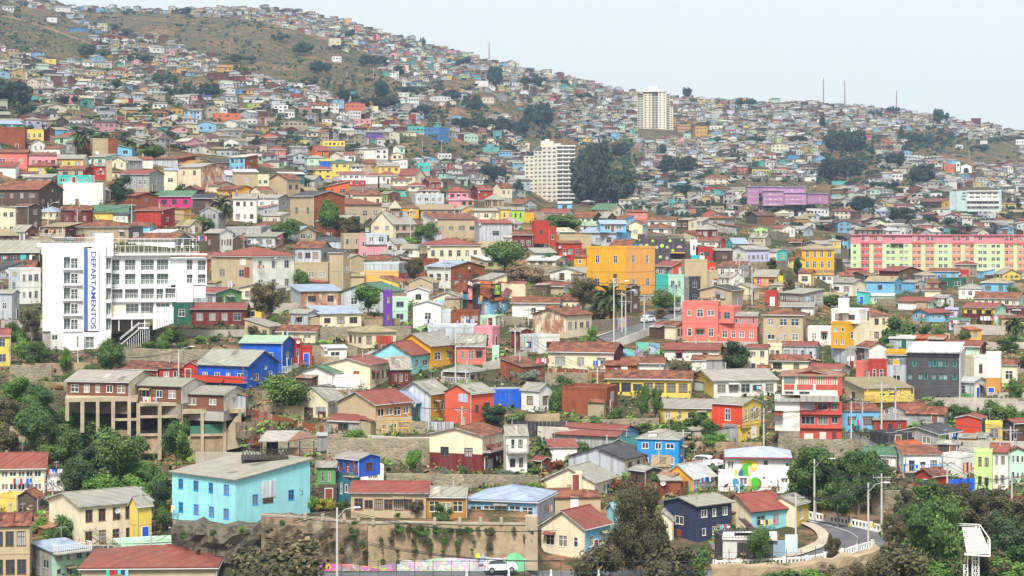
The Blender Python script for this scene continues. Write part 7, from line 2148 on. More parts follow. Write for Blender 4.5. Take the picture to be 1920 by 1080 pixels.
fence([(1028,690,712),(1060,692,716),(1095,694,718),(1134,692,716)],'patched rusty sheet fence below the cream wall house',['n','T','n','W'])
fence([(735,790,808),(850,791,808)],'pale corrugated fence beside the yellow gabled house',['l','l','e'],'corr')
fence([(1283,862,878),(1320,860,878),(1378,845,872)],'dark brown board fence beside the bright blue house',['N','R','N'],'board')
fence([(1723,900,922),(1760,901,922),(1828,896,920)],'bright blue mesh fence below the white balcony house',['B','B'],'cloth')
fence([(1188,905,930),(1230,906,932),(1292,902,926)],'reddish board fence beside the golden gable',['R','n','N'],'board')
fence([(600,770+60,850),(620,832,850)],'grey shed boards beside the rubble wall',['e'],'board')
fence([(1870,935,950),(1925,928,948)],'dark red wall panels at the right edge',['R','R'],'stucco')
fence([(244,620+35,664),(352,657,666)],'orange brick lattice band on the stone wall',['a','O'],'stucco')
fence([(705,629,652),(735,630,654)],'small red sheet fence below the stone wall',['r','r'],'rust')
fence([(960,708+82,820),(1062,790,820)],'dark iron fence before the concrete yard wall',['k'],'metalpole')
# ---------------------------------------------------------------- roads
def strip(name,A,B,mat,off,n=6,kind='structure'):
    m=MB(); PA=[];PB=[]
    for L,o in ((A,PA),(B,PB)):
        for a,b in zip(L,L[1:]):
            for i in range(n): o.append((a[0]+(b[0]-a[0])*i/n,a[1]+(b[1]-a[1])*i/n))
        o.append(L[-1])
    k=4
    for i in range(len(PA)-1):
        for j in range(k):
            g=lambda P,Q,t:W(P[0]+(Q[0]-P[0])*t,P[1]+(Q[1]-P[1])*t)+Vector((0,0,off))
            m.face([g(PA[i],PB[i],j/k),g(PA[i+1],PB[i+1],j/k),g(PA[i+1],PB[i+1],(j+1)/k),g(PA[i],PB[i],(j+1)/k)],mat,(1,1,1))
    return tag(m.build(name),kind=kind)
RA=[(1510,975),(1560,983),(1600,990),(1640,999),(1662,1011),(1655,1028),(1600,1044),(1520,1056),(1440,1062),(1335,1068)]
RB=[(1522,984),(1538,991),(1547,997),(1553,1004),(1557,1013),(1553,1022),(1540,1031),(1500,1045),(1430,1056),(1335,1062)]
RCc=[(1500,984),(1520,994),(1528,1000),(1532,1006),(1534,1013),(1528,1020),(1508,1029),(1478,1040),(1420,1050),(1335,1056)]
strip('road',RA,RB,'asphalt',.16); strip('pavement',RB,RCc,'pavement',.30)
simple('paint',(.62,.62,.58),.8); A1=[(a[0]*.5+b[0]*.5,a[1]*.5+b[1]*.5) for a,b in zip(RA,RB)]; strip('road_marking',[(x,y-.35) for x,y in A1],[(x,y+.35) for x,y in A1],'paint',.21)
strip('road',[(1120,634),(1202,606),(1227,595),(1254,586),(1280,581)],[(1150,650),(1190,630),(1230,613),(1257,605),(1282,597)],'asphalt',.2)
strip('pavement',[(1110,632),(1200,604),(1224,593),(1252,584),(1276,580)],[(1120,634),(1202,606.5),(1227,595.5),(1254,586.5),(1280,581.5)],'pavement',.32)
strip('road',[(1575,838),(1620,843),(1680,850)],[(1578,812),(1620,820),(1660,828)],'asphalt',.2)
strip('road',[(590,1076),(1000,1072),(1335,1072)],[(590,1110),(1000,1110),(1335,1110)],'asphalt',.15)
strip('road',[(105,430),(118,432)],[(125,452),(146,455)],'asphalt',.4)
simple('clay',(.22,.125,.075),1,.1)
strip('dirt_track',[(-20,24),(40,36),(90,52),(135,68),(178,84)],[(-20,27),(40,39),(90,55),(135,71),(178,87)],'clay',.3)
strip('path',[(240,33),(330,42),(420,50),(520,55),(600,70),(650,88)],[(240,34),(330,43),(420,51),(520,56),(600,71),(650,89)],'clay',.3)
# ---------------------------------------------------------------- balustrades
def balustrade(pts,h,label):
    O=W(*pts[0]); root=thing('balustrade',Matrix.Translation(O),label,'railing'); wc=(.76,.75,.72)
    P=[W(x,y)+Vector((0,0,.1)) for x,y in pts]; L=[0]
    for a,b in zip(P,P[1:]): L.append(L[-1]+(b-a).length)
    def at(t):
        for i in range(len(P)-1):
            if t<=L[i+1]: return P[i]+(P[i+1]-P[i])*((t-L[i])/(L[i+1]-L[i]))
        return P[-1]
    m=MB(); top=MB(); base=MB(); th=Vector((0,.22,0)); Z=lambda z:Vector((0,0,z))
    N_=int(L[-1]/2.6)
    for i in range(N_*2):
        a=at(L[-1]*i/(N_*2))-O; b=at(L[-1]*(i+1)/(N_*2))-O
        top.prism([a+Z(h-.22),b+Z(h-.22),b+Z(h-.22)+th,a+Z(h-.22)+th],[a+Z(h),b+Z(h),b+Z(h)+th,a+Z(h)+th],'stucco',wc)
        base.prism([a+Z(-.6),b+Z(-.6),b+Z(-.6)+th,a+Z(-.6)+th],[a+Z(.22),b+Z(.22),b+Z(.22)+th,a+Z(.22)+th],'stucco',wc)
    top.build('handrail',root); base.build('plinth',root)
    post=MB(); post.box(-.2,.2,-.06,.3,-.4,h+.12,'stucco',wc); pd=post.data('post'); bal=MB(); bal.box(-.1,.1,.02,.2,.222,h-.222,'stucco',wc); bd=bal.data('baluster')
    for i in range(N_+1): link('post',pd,root,Matrix.Translation(at(L[-1]*i/N_)-O))
    nb=min(100,int(L[-1]/.48))
    for i in range(nb): link('baluster',bd,root,Matrix.Translation(at(L[-1]*(i+.5)/nb)-O))
balustrade([(1340,1068),(1400,1066),(1480,1062),(1515,1060),(1583,1046),(1636,1030)],.95,'white concrete balustrade on the near lower side of the curving road')
balustrade([(1514,973),(1537,978),(1568,983),(1600,989),(1647,998),(1672,1004)],.95,'white concrete balustrade on the far upper side of the curving road')
# ---------------------------------------------------------------- poles, wires, masts
POLES=[]
def pole(px,yb,yt,kind='pole',D=None,label=None):
    P=W(px,yb,D); s=SC(P.y); h=(yb-yt)/s; root=thing({'lamp':'street_lamp','mast':'antenna_mast'}.get(kind,'utility_pole'),Matrix.Translation(P),label,{'lamp':'street lamp','mast':'mast'}.get(kind,'pole'),{'lamp':'street lamps on tall posts','mast':'masts along the skyline'}.get(kind,'grey utility poles among the houses'))
    m=MB(); m.bar((0,0,-.5),(0,0,h),.15 if kind!='mast' else .6,'metalpole',(.50,.48,.44) if kind!='mast' else (.22,.17,.16),7,.10 if kind!='mast' else .35); m.build('post',root)
    if kind=='pole':
        m=MB(); m.box(-1.1,1.1,-.06,.06,h-.55,h-.42,'metalpole',(.38,.36,.33)); m.bar((-.9,0,h-.5),(0,0,h-1.2),.03,'metalpole',(.4,.4,.4),4); m.bar((.9,0,h-.5),(0,0,h-1.2),.03,'metalpole',(.4,.4,.4),4); m.build('crossarm',root)
        for x in (-1,-.4,.5,1): 
            m=MB(); m.bar((x,0,h-.42),(x,0,h-.22),.05,'metalpole',(.2,.12,.1),5); m.build('insulator',root)
    if kind in('lamp','poleL'):
        m=MB(); m.tube([(0,0,h*.86),(.9,-.1,h*.86+1.0),(2.0,-.2,h*.86+1.25)],[.05,.04,.04],'metalpole',(.5,.5,.48),5); m.build('arm',root)
        m=MB(); m.prism([(1.9,-.32,h*.86+1.15),(2.7,-.3,h*.86+1.2),(2.7,-.1,h*.86+1.2),(1.9,-.08,h*.86+1.15)],[(1.95,-.3,h*.86+1.33),(2.6,-.25,h*.86+1.32),(2.6,-.15,h*.86+1.32),(1.95,-.1,h*.86+1.33)],'metalpole',(.6,.6,.6)); m.build('lamp_head',root)
    if kind=='mast':
        m=MB()
        for k in range(9):
            z=h*k/9; m.bar((-.8+.04*k,0,z),(.8-.04*k,0,z+h/9),.2,'metalpole',(.35,.12,.10) if k%2 else (.4,.4,.4),4)
        m.bar((-1,0,0),(-.4,0,h*.98),.14,'metalpole',(.4,.3,.3),4); m.bar((1,0,0),(.4,0,h*.98),.14,'metalpole',(.4,.3,.3),4); m.build('lattice',root)
        if label and 'dish' in label:
            m=MB(); m.bar((-1.6,-.4,h*.93),(-1.6,.2,h*.93),1.0,'metalpole',(.5,.5,.5),8); m.bar((1.2,-.4,h*.86),(1.2,.2,h*.86),.9,'metalpole',(.5,.5,.5),8); m.build('dish_antenna',root)
    POLES.append((root,{'lamp':'street lamp on a tall post','mast':'antenna mast'}.get(kind,'grey utility pole'),px,(yb+yt)/2,label)); return P+Vector((0,0,h-.3))
tp={}
for k,(a,b,c,d) in enumerate([(1151,654,521,'lamp'),(1173,640,560,'pole'),(1208,628,553,'pole'),(1265,602,533,'pole'),(1166,625,545,'lamp'),(1369,556,500,'pole'),(1386,560,482,'pole'),(1394,561,495,'pole'),(1410,572,500,'pole'),
 (1596,836,742,'pole'),(1653,820,716,'pole'),(1679,812,726,'pole'),(1617,812,748,'pole'),(1527,977,861,'lamp'),(1628,1027,906,'lamp'),(1653,1006,888,'pole'),(1492,1048,925,'pole'),(1776,935,862,'pole'),(632,1090,952,'lamp'),(90,440,380,'lamp'),(145,432,392,'pole'),(247,425,382,'pole'),
 (146,702,655,'pole'),(335,715,655,'lamp'),(99,958,900,'pole'),(203,1062,1015,'pole'),(333,1002,998-16,'pole'),(1281,868,805,'pole'),(1432,845,765,'pole'),(854,722,640,'lamp'),(866,820,762,'pole'),(1335,590,556,'pole'),(1897,950,890,'pole'),(991,610,578,'pole'),(966,680,610,'pole'),(834,560,400+90,'pole'),(1550,470,452,'lamp'),(655,800,724,'pole'),(1120,740,690,'pole'),(770,460,405,'pole'),(680,402,380,'pole'),(1895,420+420,800,'pole')]):
    tp[a]=pole(a,b,c,d)
for a,b,c in ((828,288,262),(792,290,266),(765,290,278),(930,300,290),(1118,160,150),(430,100,80),(235,235,200),(650,150,135),(700,150,128),(1450,330,300),(1590,300,285),(218,230,205),(1817,300,280)): pole(a,b,c,'pole')
pole(917,112,80,'mast',label='thin antenna mast with dish standing on the left skyline'); pole(1544,197,146,'mast',label='pale thin lattice mast on the skyline, left of three'); pole(1584,198,150,'mast',label='dark skyline mast with dish antennas, middle of three'); pole(1681,212,170,'mast',label='short red and white skyline mast, right of three')
autolabel([p[:4] for p in POLES if not p[4]],set())
def wire(a,b,sag,n,lb):
    A=a;B=b; root=None; m=MB(); O=(A+B)/2
    for off in n:
        pts=[]
        for i in range(13):
            t=i/12; p=A+(B-A)*t+Vector((off*.8,0,-sag*4*t*(1-t)+abs(off)*.02)); pts.append(p-O)
        for p,q in zip(pts,pts[1:]): m.bar(p,q,.032,'black',(0,0,0),3)
    return tag(m.build('power_line',None,Matrix.Translation(O)),lb,'cable','power lines between the poles')
Wp=lambda x,y,D=None:W(x,y,D)
for a,b,lb in ((tp[1527],tp[1653],'power lines from the lamp left of the curve to the tall pole'),(tp[1628],tp[1653],'power lines between the two poles right of the curving road'),(tp[1492],tp[1628],'power lines over the curving road'),(tp[1596],tp[1653],'power lines right of the red industrial building'),(tp[1653],tp[1679],'short power lines between two poles before the yellow galleried house'),(tp[1432],tp[1596],'power lines before the red industrial building'),(tp[1208],tp[1265],'power lines up the middle street'),(tp[1151],tp[1208],'power lines beside the street palm'),(tp[145],tp[90],'power lines left of the steep lane'),(tp[145],tp[247],'power lines above the white flats'),(tp[99],tp[203],'power lines before the large cream house'),(tp[1281],tp[1432],'power lines right of the bright blue house'),(tp[632],tp[632]+Vector((24,-2,-2)),'power lines right of the street lamp on the retaining wall'),(tp[632]+Vector((0,0,-3)),tp[632]+Vector((26,-1,-5.5)),'lower cables crossing the retaining wall'),(tp[247],tp[247]+Vector((22,4,-3)),'cables right of the second lane pole'),(tp[1394],tp[1410],'cables between the poles above the coral building')):
    wire(a,b,.9,(-1,0,1),lb)
near=[(x,P) for x,P in tp.items() if P.y<520]; done=set(); WI=[]
for x,P in near:
    for q in sorted(near,key=lambda q:(q[1]-P).length)[1:3]:
        k=tuple(sorted((x,q[0])))
        if k in done or not 6<(q[1]-P).length<75: continue
        done.add(k); M_=(P+q[1])/2; o_=wire(P,q[1],1.1,(-.6,.6),'x'); WI.append((o_,'sagging power lines',CX+M_.x/M_.y*F,HZ-(M_.z-CZ)/M_.y*F))
autolabel(WI,set())
# flagpole with flag
P=W(1386,990); fp=thing('flagpole',Matrix.Translation(P),'white flagpole with a small white, red and blue flag before the dark red roof','flagpole'); s=SC(P.y)
m=MB(); m.bar((0,0,-.3),(0,0,85/s),.05,'metalpole',WH,5); m.build('pole',fp); m=MB(); z=70/s; m.face([(0,0,z),(-.25,0,z-1.4),(-.6,0,z-1.5),(-.15,0,z-.1)],'cloth',(.75,.75,.75)); m.face([(0,0.01,z),(.12,0,z-1.0),(-.25,0.01,z-1.4)],'cloth',(.6,.03,.04)); m.build('flag',fp)
# road signs: yellow chevrons and striped posts
for i,(x,yb,yt) in enumerate(((1547,981,962),(1637,1000,980))):
    c=Cust('road_sign',x,yb,None or depth(x,yb)-.4,('left','right')[i]+' yellow chevron sign with a black arrow on the white balustrade','sign'); c.part('panel',x-2.8,x+2.8,yt,yt+8.5,0,.05,'paintyellow' if 0 else 'trim',(.75,.48,.01)); c.part('post',x-.4,x+.4,yt+8.6,yb,0,.05,'metalpole',(.4,.4,.4))
    m=MB(); X=lambda v:c.x(x+v); Zz=lambda v:c.z(yt+v)
    for h in (0,1):
        pts=[(X(1.4),-.02,Zz(1.2)),(X(-1.4),-.02,Zz(4.2)),(X(.2),-.02,Zz(4.2)),(X(2.4),-.02,Zz(1.2))] if h==0 else [(X(1.4),-.02,Zz(7.3)),(X(-1.4),-.02,Zz(4.25)),(X(.2),-.02,Zz(4.25)),(X(2.4),-.02,Zz(7.3))]
        m.face(pts,'black',(0,0,0))
    m.build('arrow',c.root)
c=Cust('warning_sign',616,1085,243.8,'yellow diamond warning sign before the red mural','sign'); c.part('post',615.6,616.4,1068,1085,0,.06,'metalpole',(.3,.3,.3)); m=MB(); m.prism([(c.x(616),0,c.z(1070)),(c.x(621.5),0,c.z(1064)),(c.x(616),0,c.z(1057)),(c.x(610.5),0,c.z(1064))],[(c.x(616),.05,c.z(1070)),(c.x(621.5),.05,c.z(1064)),(c.x(616),.05,c.z(1057)),(c.x(610.5),.05,c.z(1064))],'trim',(.75,.48,.01)); m.build('panel',c.root); m=MB(); m.bar((c.x(614.5),-.03,c.z(1066)),(c.x(617),-.03,c.z(1061)),.1,'black',(0,0,0),4); m.build('arrow',c.root)
c=Cust('marker_sign',896,1060,244.4,'small yellow marker sign before the mural peak','sign'); c.part('panel',892.5,899.5,1038,1046,0,.05,'trim',(.78,.66,.02)); c.part('post',895.6,896.4,1046,1066,.01,.06,'metalpole',(.4,.4,.4))
for i,(x,yb) in enumerate(((1592,988),)):
    c=Cust('striped_post',x,yb,depth(x,yb)-.3,'black and yellow banded post on the far balustrade of the curve','post')
    for a,b,k in ((936,945,1),(945,955,0),(955,967,1),(967,980,0),(980,988,1)): c.part('band',x-1.3,x+1.3,a,b-.05,0,.2,'trim',(.75,.52,.01) if k else (.02,.02,.02))
# street fence and bollards at the bottom
c=Cust('street_fence',968,1090,241.5,'long dark wire fence along the street at the bottom of the photo','fence')
for i in range(22):
    x=606+34.3*i; c.part('post',x-.5,x+.5,1050,1092,0,.08,'metalpole',(.03,.035,.035))
for y in (1052.5,1074): c.part('rail',600,1334,y,y+.7,.09,.13,'metalpole',(.04,.10,.11) if y>1060 else (.05,.05,.05))
for i in range(4):
    x=(875,954,1033,1122)[i]; c=Cust('bollard',x,1090,242.6,f'white pointed bollard on the street, {ORD[i]} of four from left','bollard','white street bollards'); m=MB(); m.prism([(c.x(x-3.2),-.2,0),(c.x(x+3.2),-.2,0),(c.x(x+3.2),.2,0),(c.x(x-3.2),.2,0)],[(c.x(x-1.4),-.1,c.z(1068)),(c.x(x+1.4),-.1,c.z(1068)),(c.x(x+1.4),.1,c.z(1068)),(c.x(x-1.4),.1,c.z(1068))],'stucco',WH); m.build('post',c.root)
for i in range(12):
    x=1340+27*i; yb=1066-(0 if i<6 else (i-6)*5.5); c=Cust('fence_post',x,yb,depth(x,yb)-.5,f'dark thin fence post by the near white balustrade, {ORD[i]} of twelve from left','post','fence posts along the curve'); m=MB(); m.bar((0,0,-1),(0,0,2.3),.045,'metalpole',(.10,.08,.06),5); m.bar((0,0,1.9),(1.8,0,1.95),.02,'metalpole',(.10,.08,.06),4); m.build('post',c.root)
# ---------------------------------------------------------------- cars
def car(px,py,yaw,col,label,D=None,van=False,L=4.2):
    P=W(px,py,D)+Vector((0,0,.12)); root=thing('van' if van else 'parked_car',Matrix.Translation(P)@RZ(radians(yaw)),label,'van' if van else 'car','cars on the streets'); c=col
    h=1.9 if van else 1.5; W2=.86
    low=[(-L/2,.32),(L/2,.32),(L/2,.72),(L/2-.12,.9),(L*.22,1.0),(-L/2+.1,1.02),(-L/2,.85)]
    up=[(L*.22,1.0),(L*.06,h-.06),(-L*.05,h),(-L*.36,h-.03),(-L*.47,1.0)] if not van else [(L*.36,1.0),(L*.24,h-.06),(-L*.05,h),(-L*.42,h-.03),(-L*.47,1.0)]
    def loft(m,prof,wa,wb,mat,cc):
        zmax=max(z for x,z in prof); f=lambda z:wa+(wb-wa)*max(0,(z-prof[0][1]))/(max(.01,zmax-prof[0][1]))
        a=[(x,-f(z),z) for x,z in prof]; b=[(x,f(z),z) for x,z in prof]; m.prism(a,b,mat,cc)
    m=MB(); loft(m,low,W2,W2-.03,'carpaint',c); loft(m,[(x,z) for x,z in up],W2-.05,W2-.22,'carpaint',c); m.build('body',root)
    for sgn in (-1,1):
        m=MB(); q=[(x*.93-.02,1.03+(z-1.0)*.80) for x,z in up]; zt=max(z for x,z in q); f=lambda z:(W2-.05)+(-.17)*(z-1.0)/(h-1.0)+.012
        m.face([(x,sgn*f(z),z) for x,z in q],'glass',(0,0,0)); m.build('side_window',root)
    m=MB(); a,b=up[0],up[1]; m.face([(a[0]+.01-.02,-.72,a[1]+.06),(a[0]+.01-.02,.72,a[1]+.06),(b[0]+.05,.62,b[1]-.08),(b[0]+.05,-.62,b[1]-.08)],'glass',(0,0,0)); m.build('windscreen',root)
    for sgn in (-1,1):
        m=MB(); m.box(L/2-.06,L/2+.012,sgn*.68-.16,sgn*.68+.16,.62,.80,'chrome',(1,1,1)); m.build('headlight',root)
        m=MB(); m.box(-L/2-.012,-L/2+.06,sgn*.72-.12,sgn*.72+.12,.68,.92,'trim',(.4,.02,.02)); m.build('tail_light',root)
    wm=MB(); wm.bar((0,-.1,0),(0,.1,0),.33,'black',(0,0,0),14); wd=wm.data('wheel'); rm=MB(); rm.bar((0,-.115,0),(0,.115,0),.2,'chrome',(1,1,1),10); rd=rm.data('rim')
    for x in (-L*.31,L*.31):
        for sgn in (-1,1): w=link('wheel',wd,root,Tl(x,sgn*.80,.33)); link('rim',rd,w)
car(938,1074,12,(.72,.72,.72),'white estate car parked before the mural on the bottom street',D=243.6,L=3.7)
car(1212,606,-125,(.7,.7,.7),'white car driving down the steep middle street')
car(1224,598,-125,(.03,.04,.08),'dark blue car just behind the white car on the middle street')
car(1264,586,-115,(.6,.6,.58),'pale van parked at the top of the middle street',van=True)
car(1327,876,-35,(.75,.75,.75),'white car parked beside the brown board fence')
car(115,478,8,(.22,.26,.28),'grey green car parked on the roof of the white flats',D=383)
# ---------------------------------------------------------------- people
def person(px,py,D,shirt,trou,label,yaw=0,lift=0,arm=0.3):
    P=W(px,py,D)+Vector((0,0,lift)); root=thing('person',Matrix.Translation(P)@RZ(radians(yaw)),label,'person')
    V=[(0,0,.92,.13),(0,0,1.15,.13),(0,0,1.38,.15),(0,.0,1.50,.06),(0,-.01,1.60,.095),(0,-.01,1.70,.085),
       (.10,0,.88,.09),(.12,-.06,.48,.065),(.12,.06,.08,.045),(.12,-.08,.04,.04),(-.10,0,.88,.09),(-.12,.05,.48,.065),(-.13,-.10,.08,.045),(-.13,-.24,.04,.04),
       (.20,0,1.40,.06),(.27,.02,1.12,.045),(.26,-.10-arm*.3,.88+arm*.2,.035),(.26,-.16-arm*.4,.82+arm*.25,.03),(-.20,0,1.40,.06),(-.28,.03,1.12,.045),(-.27,-.08,.88,.035),(-.27,-.12,.80,.03)]
    E=[(0,1),(1,2),(2,3),(3,4),(4,5),(0,6),(6,7),(7,8),(8,9),(0,10),(10,11),(11,12),(12,13),(2,14),(14,15),(15,16),(16,17),(2,18),(18,19),(19,20),(20,21)]
    def skin(name,idx,edges,extra,mat,col,par):
        me=bpy.data.meshes.new(name); mp_={v:i for i,v in enumerate(idx)}; me.from_pydata([V[i][:3] for i in idx],[(mp_[a],mp_[b]) for a,b in edges],[]); o=link(name,me,par)
        md=o.modifiers.new('s','SKIN'); 
        for i,v in enumerate(idx): r=V[v][3]+extra; me.skin_vertices[0].data[i].radius=(r,r)
        me.skin_vertices[0].data[0].use_root=True; o.modifiers.new('d','SUBSURF').levels=1; o.modifiers['d'].render_levels=2
        me.materials.append(MATS[mat]); return o
    bpy.context.view_layer.update()
    def sk(*a):
        o=None
        me=bpy.data.meshes.new(a[0]); return skin(*a)
    try:
        simple('shirt_'+label[:6],shirt,.9); simple('trou_'+label[:6],trou,.9)
        b=_skin('body',V,list(range(22)),E,0,'skin',root); _skin('shirt',V,[1,2,14,15,18,19],[(1,2),(2,14),(14,15),(2,18),(18,19)],.018,'shirt_'+label[:6],root); _skin('trousers',V,[0,6,7,8,10,11,12],[(0,6),(6,7),(7,8),(0,10),(10,11),(11,12)],.018,'trou_'+label[:6],root)
    except Exception as e: print('person',e)
    m=MB(); 
    for k in range(3):
        n=8; z0=1.62+k*.045; r0=(.098,.092,.07)[k]; r1=(.092,.07,.02)[k]
        m.prism([(r0*cos(2*pi*i/n),.015+r0*sin(2*pi*i/n),z0) for i in range(n)],[(r1*cos(2*pi*i/n),.015+r1*sin(2*pi*i/n),z0+.045) for i in range(n)],'flesh_hair',(0,0,0))
    m.build('hair',root); return root
def _skin(name,V,idx,edges,extra,mat,par):
    me=bpy.data.meshes.new(name); mp_={v:i for i,v in enumerate(idx)}; me.from_pydata([V[i][:3] for i in idx],[(mp_[a],mp_[b]) for a,b in edges],[]); o=link(name,me,par)
    o.modifiers.new('s','SKIN')
    if not me.skin_vertices:
        bpy.context.view_layer.objects.active=o
        import bmesh
        bm=bmesh.new(); bm.from_mesh(me); bm.verts.layers.skin.verify(); bm.to_mesh(me); bm.free()
    for i,v in enumerate(idx): r=V[v][3]+extra; me.skin_vertices[0].data[i].radius=(r,r); me.skin_vertices[0].data[i].use_root=(i==0)
    sd=o.modifiers.new('d','SUBSURF'); sd.levels=1; sd.render_levels=2
    me.materials.append(MATS[mat]); return o
person(1367,1008,None,(.7,.7,.72),(.06,.07,.1),'person in a white top standing on the terrace above the dark garage door',yaw=60,arm=.8)
person(1465,1049,None,(.55,.30,.08),(.12,.15,.30),'person in orange top and blue trousers walking on the pavement',yaw=-30)
# ---------------------------------------------------------------- concrete stilts
lx=lambda v:v/3.6; ly=lambda v:620+v/3.6
c=Cust('stilt_frame',lx(868),ly(800),335.5,'tall tan concrete frame of posts and beams carrying three timber houses','structure'); cc=(.42,.35,.24)
for a,b,t,u in ((450,475,448,560),(550,575,448,640),(652,675,448,640),(753,778,448,640),(860,883,448,800),(920,945,488,800),(1062,1087,488,840),(1205,1228,488,700),(1348,1370,548,900),(1497,1522,548,840),(1600,1622,540,760)): c.part('post',lx(a),lx(b),ly(t),ly(u+40),-.6,0,'concrete',jit(cc,.08))
for a,b,t,u in ((450,930,446,474),(925,1225,488,510),(1222,1640,536,566),(945,1062,574,590),(1087,1205,574,590),(945,1062,696,712),(1280,1500,704,720),(778,930,590,606),(883,925,446,480)): c.part('beam',lx(a),lx(b),ly(t),ly(u),-.55,-.02,'concrete',jit(cc,.05))
for a,b,y in ((450,930,446),(925,1225,488),(1222,1640,538)): c.part('floor_slab',lx(a),lx(b),ly(y),ly(y+10),0,7.5,'concrete',cc)
c.part('green_netting',lx(1278),lx(1346),ly(650),ly(706),-.3,-.28,'cloth',(.05,.16,.10)); c.part('green_netting',lx(1374),lx(1496),ly(640),ly(708),-.3,-.28,'cloth',(.05,.16,.10))
c.part('infill_wall',lx(1372),lx(1496),ly(722),ly(860),-.2,.2,'bankwall',cc); c.part('infill_wall',lx(1240),lx(1346),ly(722),ly(880),-.2,.2,'bankwall',cc); c.part('infill_wall',lx(946),lx(1061),ly(714),ly(830),-.2,.2,'bankwall',cc); c.part('infill_wall',lx(800),lx(860),ly(672),ly(760),-.2,.2,'bankwall',cc)
m=MB(); m.prism([(c.x(lx(1522)),-.2,c.z(ly(680))),(c.x(lx(1600)),-.2,c.z(ly(575))),(c.x(lx(1622)),-.2,c.z(ly(575))),(c.x(lx(1622)),-.2,c.z(ly(800))),(c.x(lx(1522)),-.2,c.z(ly(820)))],[(c.x(lx(1522)),.2,c.z(ly(680))),(c.x(lx(1600)),.2,c.z(ly(575))),(c.x(lx(1622)),.2,c.z(ly(575))),(c.x(lx(1622)),.2,c.z(ly(800))),(c.x(lx(1522)),.2,c.z(ly(820)))],'concrete',cc); m.build('side_wall',c.root)
# laundry
def laundry(px0,px1,y,D,cols,label,h=7):
    c=Cust('laundry_line',px0,y+10,D,label,'laundry'); m=MB(); m.bar((c.x(px0),0,c.z(y)),(c.x(px1),0,c.z(y-.5)),.02,'black',(0,0,0),3); m.build('line',c.root); n=len(cols); w=(px1-px0)/n
    for i,k in enumerate(cols):
        hh=h*random.uniform(.6,1.2); a=px0+w*i+.2; m=MB(); X0,X1=c.x(a),c.x(a+w*.8); Z1,Z0=c.z(y),c.z(y+hh); q=random.uniform(-.15,.15)
        m.face([(X0,-.05,Z1),(X1,-.05,Z1),(X1,-.12+q,Z0),(X0,-.12-q,Z0)],'cloth',WC(k)); m.build('garment',c.root)
laundry(268,294,lx(0)+ly(448),334.5,'lvwyPpb','laundry of white, yellow and pink cloth under the middle stilt house',9)
laundry(368,388,443,depth(380,476)-2,'PlBkrp','laundry beside the narrow white and timber house',9)
laundry(88,122,880,depth(100,910)-3,'rbBJlwk','row of red, blue and dark laundry beside the cream gallery house',8)
laundry(1006,1030,672,depth(1020,700)-2,'sPwlr','bright pink and white laundry above the agave shrubs',10)
laundry(1838,1870,593,depth(1850,612)-4,'lwwpv','pale laundry on the upper gallery of the yellow and mint house',8)
laundry(1796,1808,845,depth(1800,870)-3,'PP','pink cloth hanging below the lime gabled house',9)
laundry(1588,1602,669,depth(1595,690)-3,'ww','white cloth hung below the tall yellow narrow house',7)
laundry(38,60,478,depth(50,498)-6,'ttGw','green and white cloth on the patched balcony at the left',12)
# ---------------------------------------------------------------- collapsed house
cx=lambda v:840+v/9; cy=lambda v:500+v/9
c=Cust('collapsed_house',900,592,depth(900,592)+1,'collapsed house of tilted rusty sheets and dark broken timbers','ruin'); r=random.Random(2)
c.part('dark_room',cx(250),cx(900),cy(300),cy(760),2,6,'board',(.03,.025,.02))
for (a,b,y0,y1,k) in ((345,470,320,575,'e'),(470,540,350,590,'d'),(785,880,320,475,'j'),(340,410,360,560,'p'),(690,825,600,760,'n'),(330,415,600,740,'n'),(250,335,470,560,'b'),(540,720,310,430,'O'),(140,320,280,430,'n'),(830,900,590,760,'T'),(985,1300,300,520,'c')): c.part('wall_panel',cx(a),cx(b),cy(y0),cy(y1),1.2+r.random(),2.1,'rust' if k in 'nOe' else 'stucco',jit(WC(k),.2))
for (x,y,w,h,a,k) in ((650,450,190,110,35,'n'),(230,350,180,110,-40,'n'),(440,250,190,50,-15,'k'),(640,270,200,40,5,'o'),(1000,440,120,180,30,'k'),(860,540,140,50,-8,'r'),(700,340,160,40,12,'n'),(380,290,90,60,25,'w'),(950,270,220,30,4,'n'),(560,520,40,160,10,'O')):
    m=MB(); T=Tl(c.x(cx(x)),.3+r.uniform(-.6,.6),c.z(cy(y)))@Matrix.Rotation(radians(a),4,'Y')@Matrix.Rotation(radians(r.uniform(-35,-5)),4,'X'); m.box(-w/9/c.s/2,w/9/c.s/2,-.03,.03,-h/9/c.s/2,h/9/c.s/2,'rust',jit(WC(k),.2),T=T); m.build('roof_sheet',c.root)
m=MB()
for _ in range(46):
    x=r.uniform(cx(120),cx(960)); y=r.uniform(cy(240),cy(760)); a=r.uniform(0,3.14); l=r.uniform(.8,2.6); p=Vector((c.x(x),r.uniform(-.4,1),c.z(y))); d=Vector((cos(a),0,sin(a)))*l; m.bar(p,p+d,.05,'board',(.08,.06,.045),4)
m.build('broken_timber',c.root)
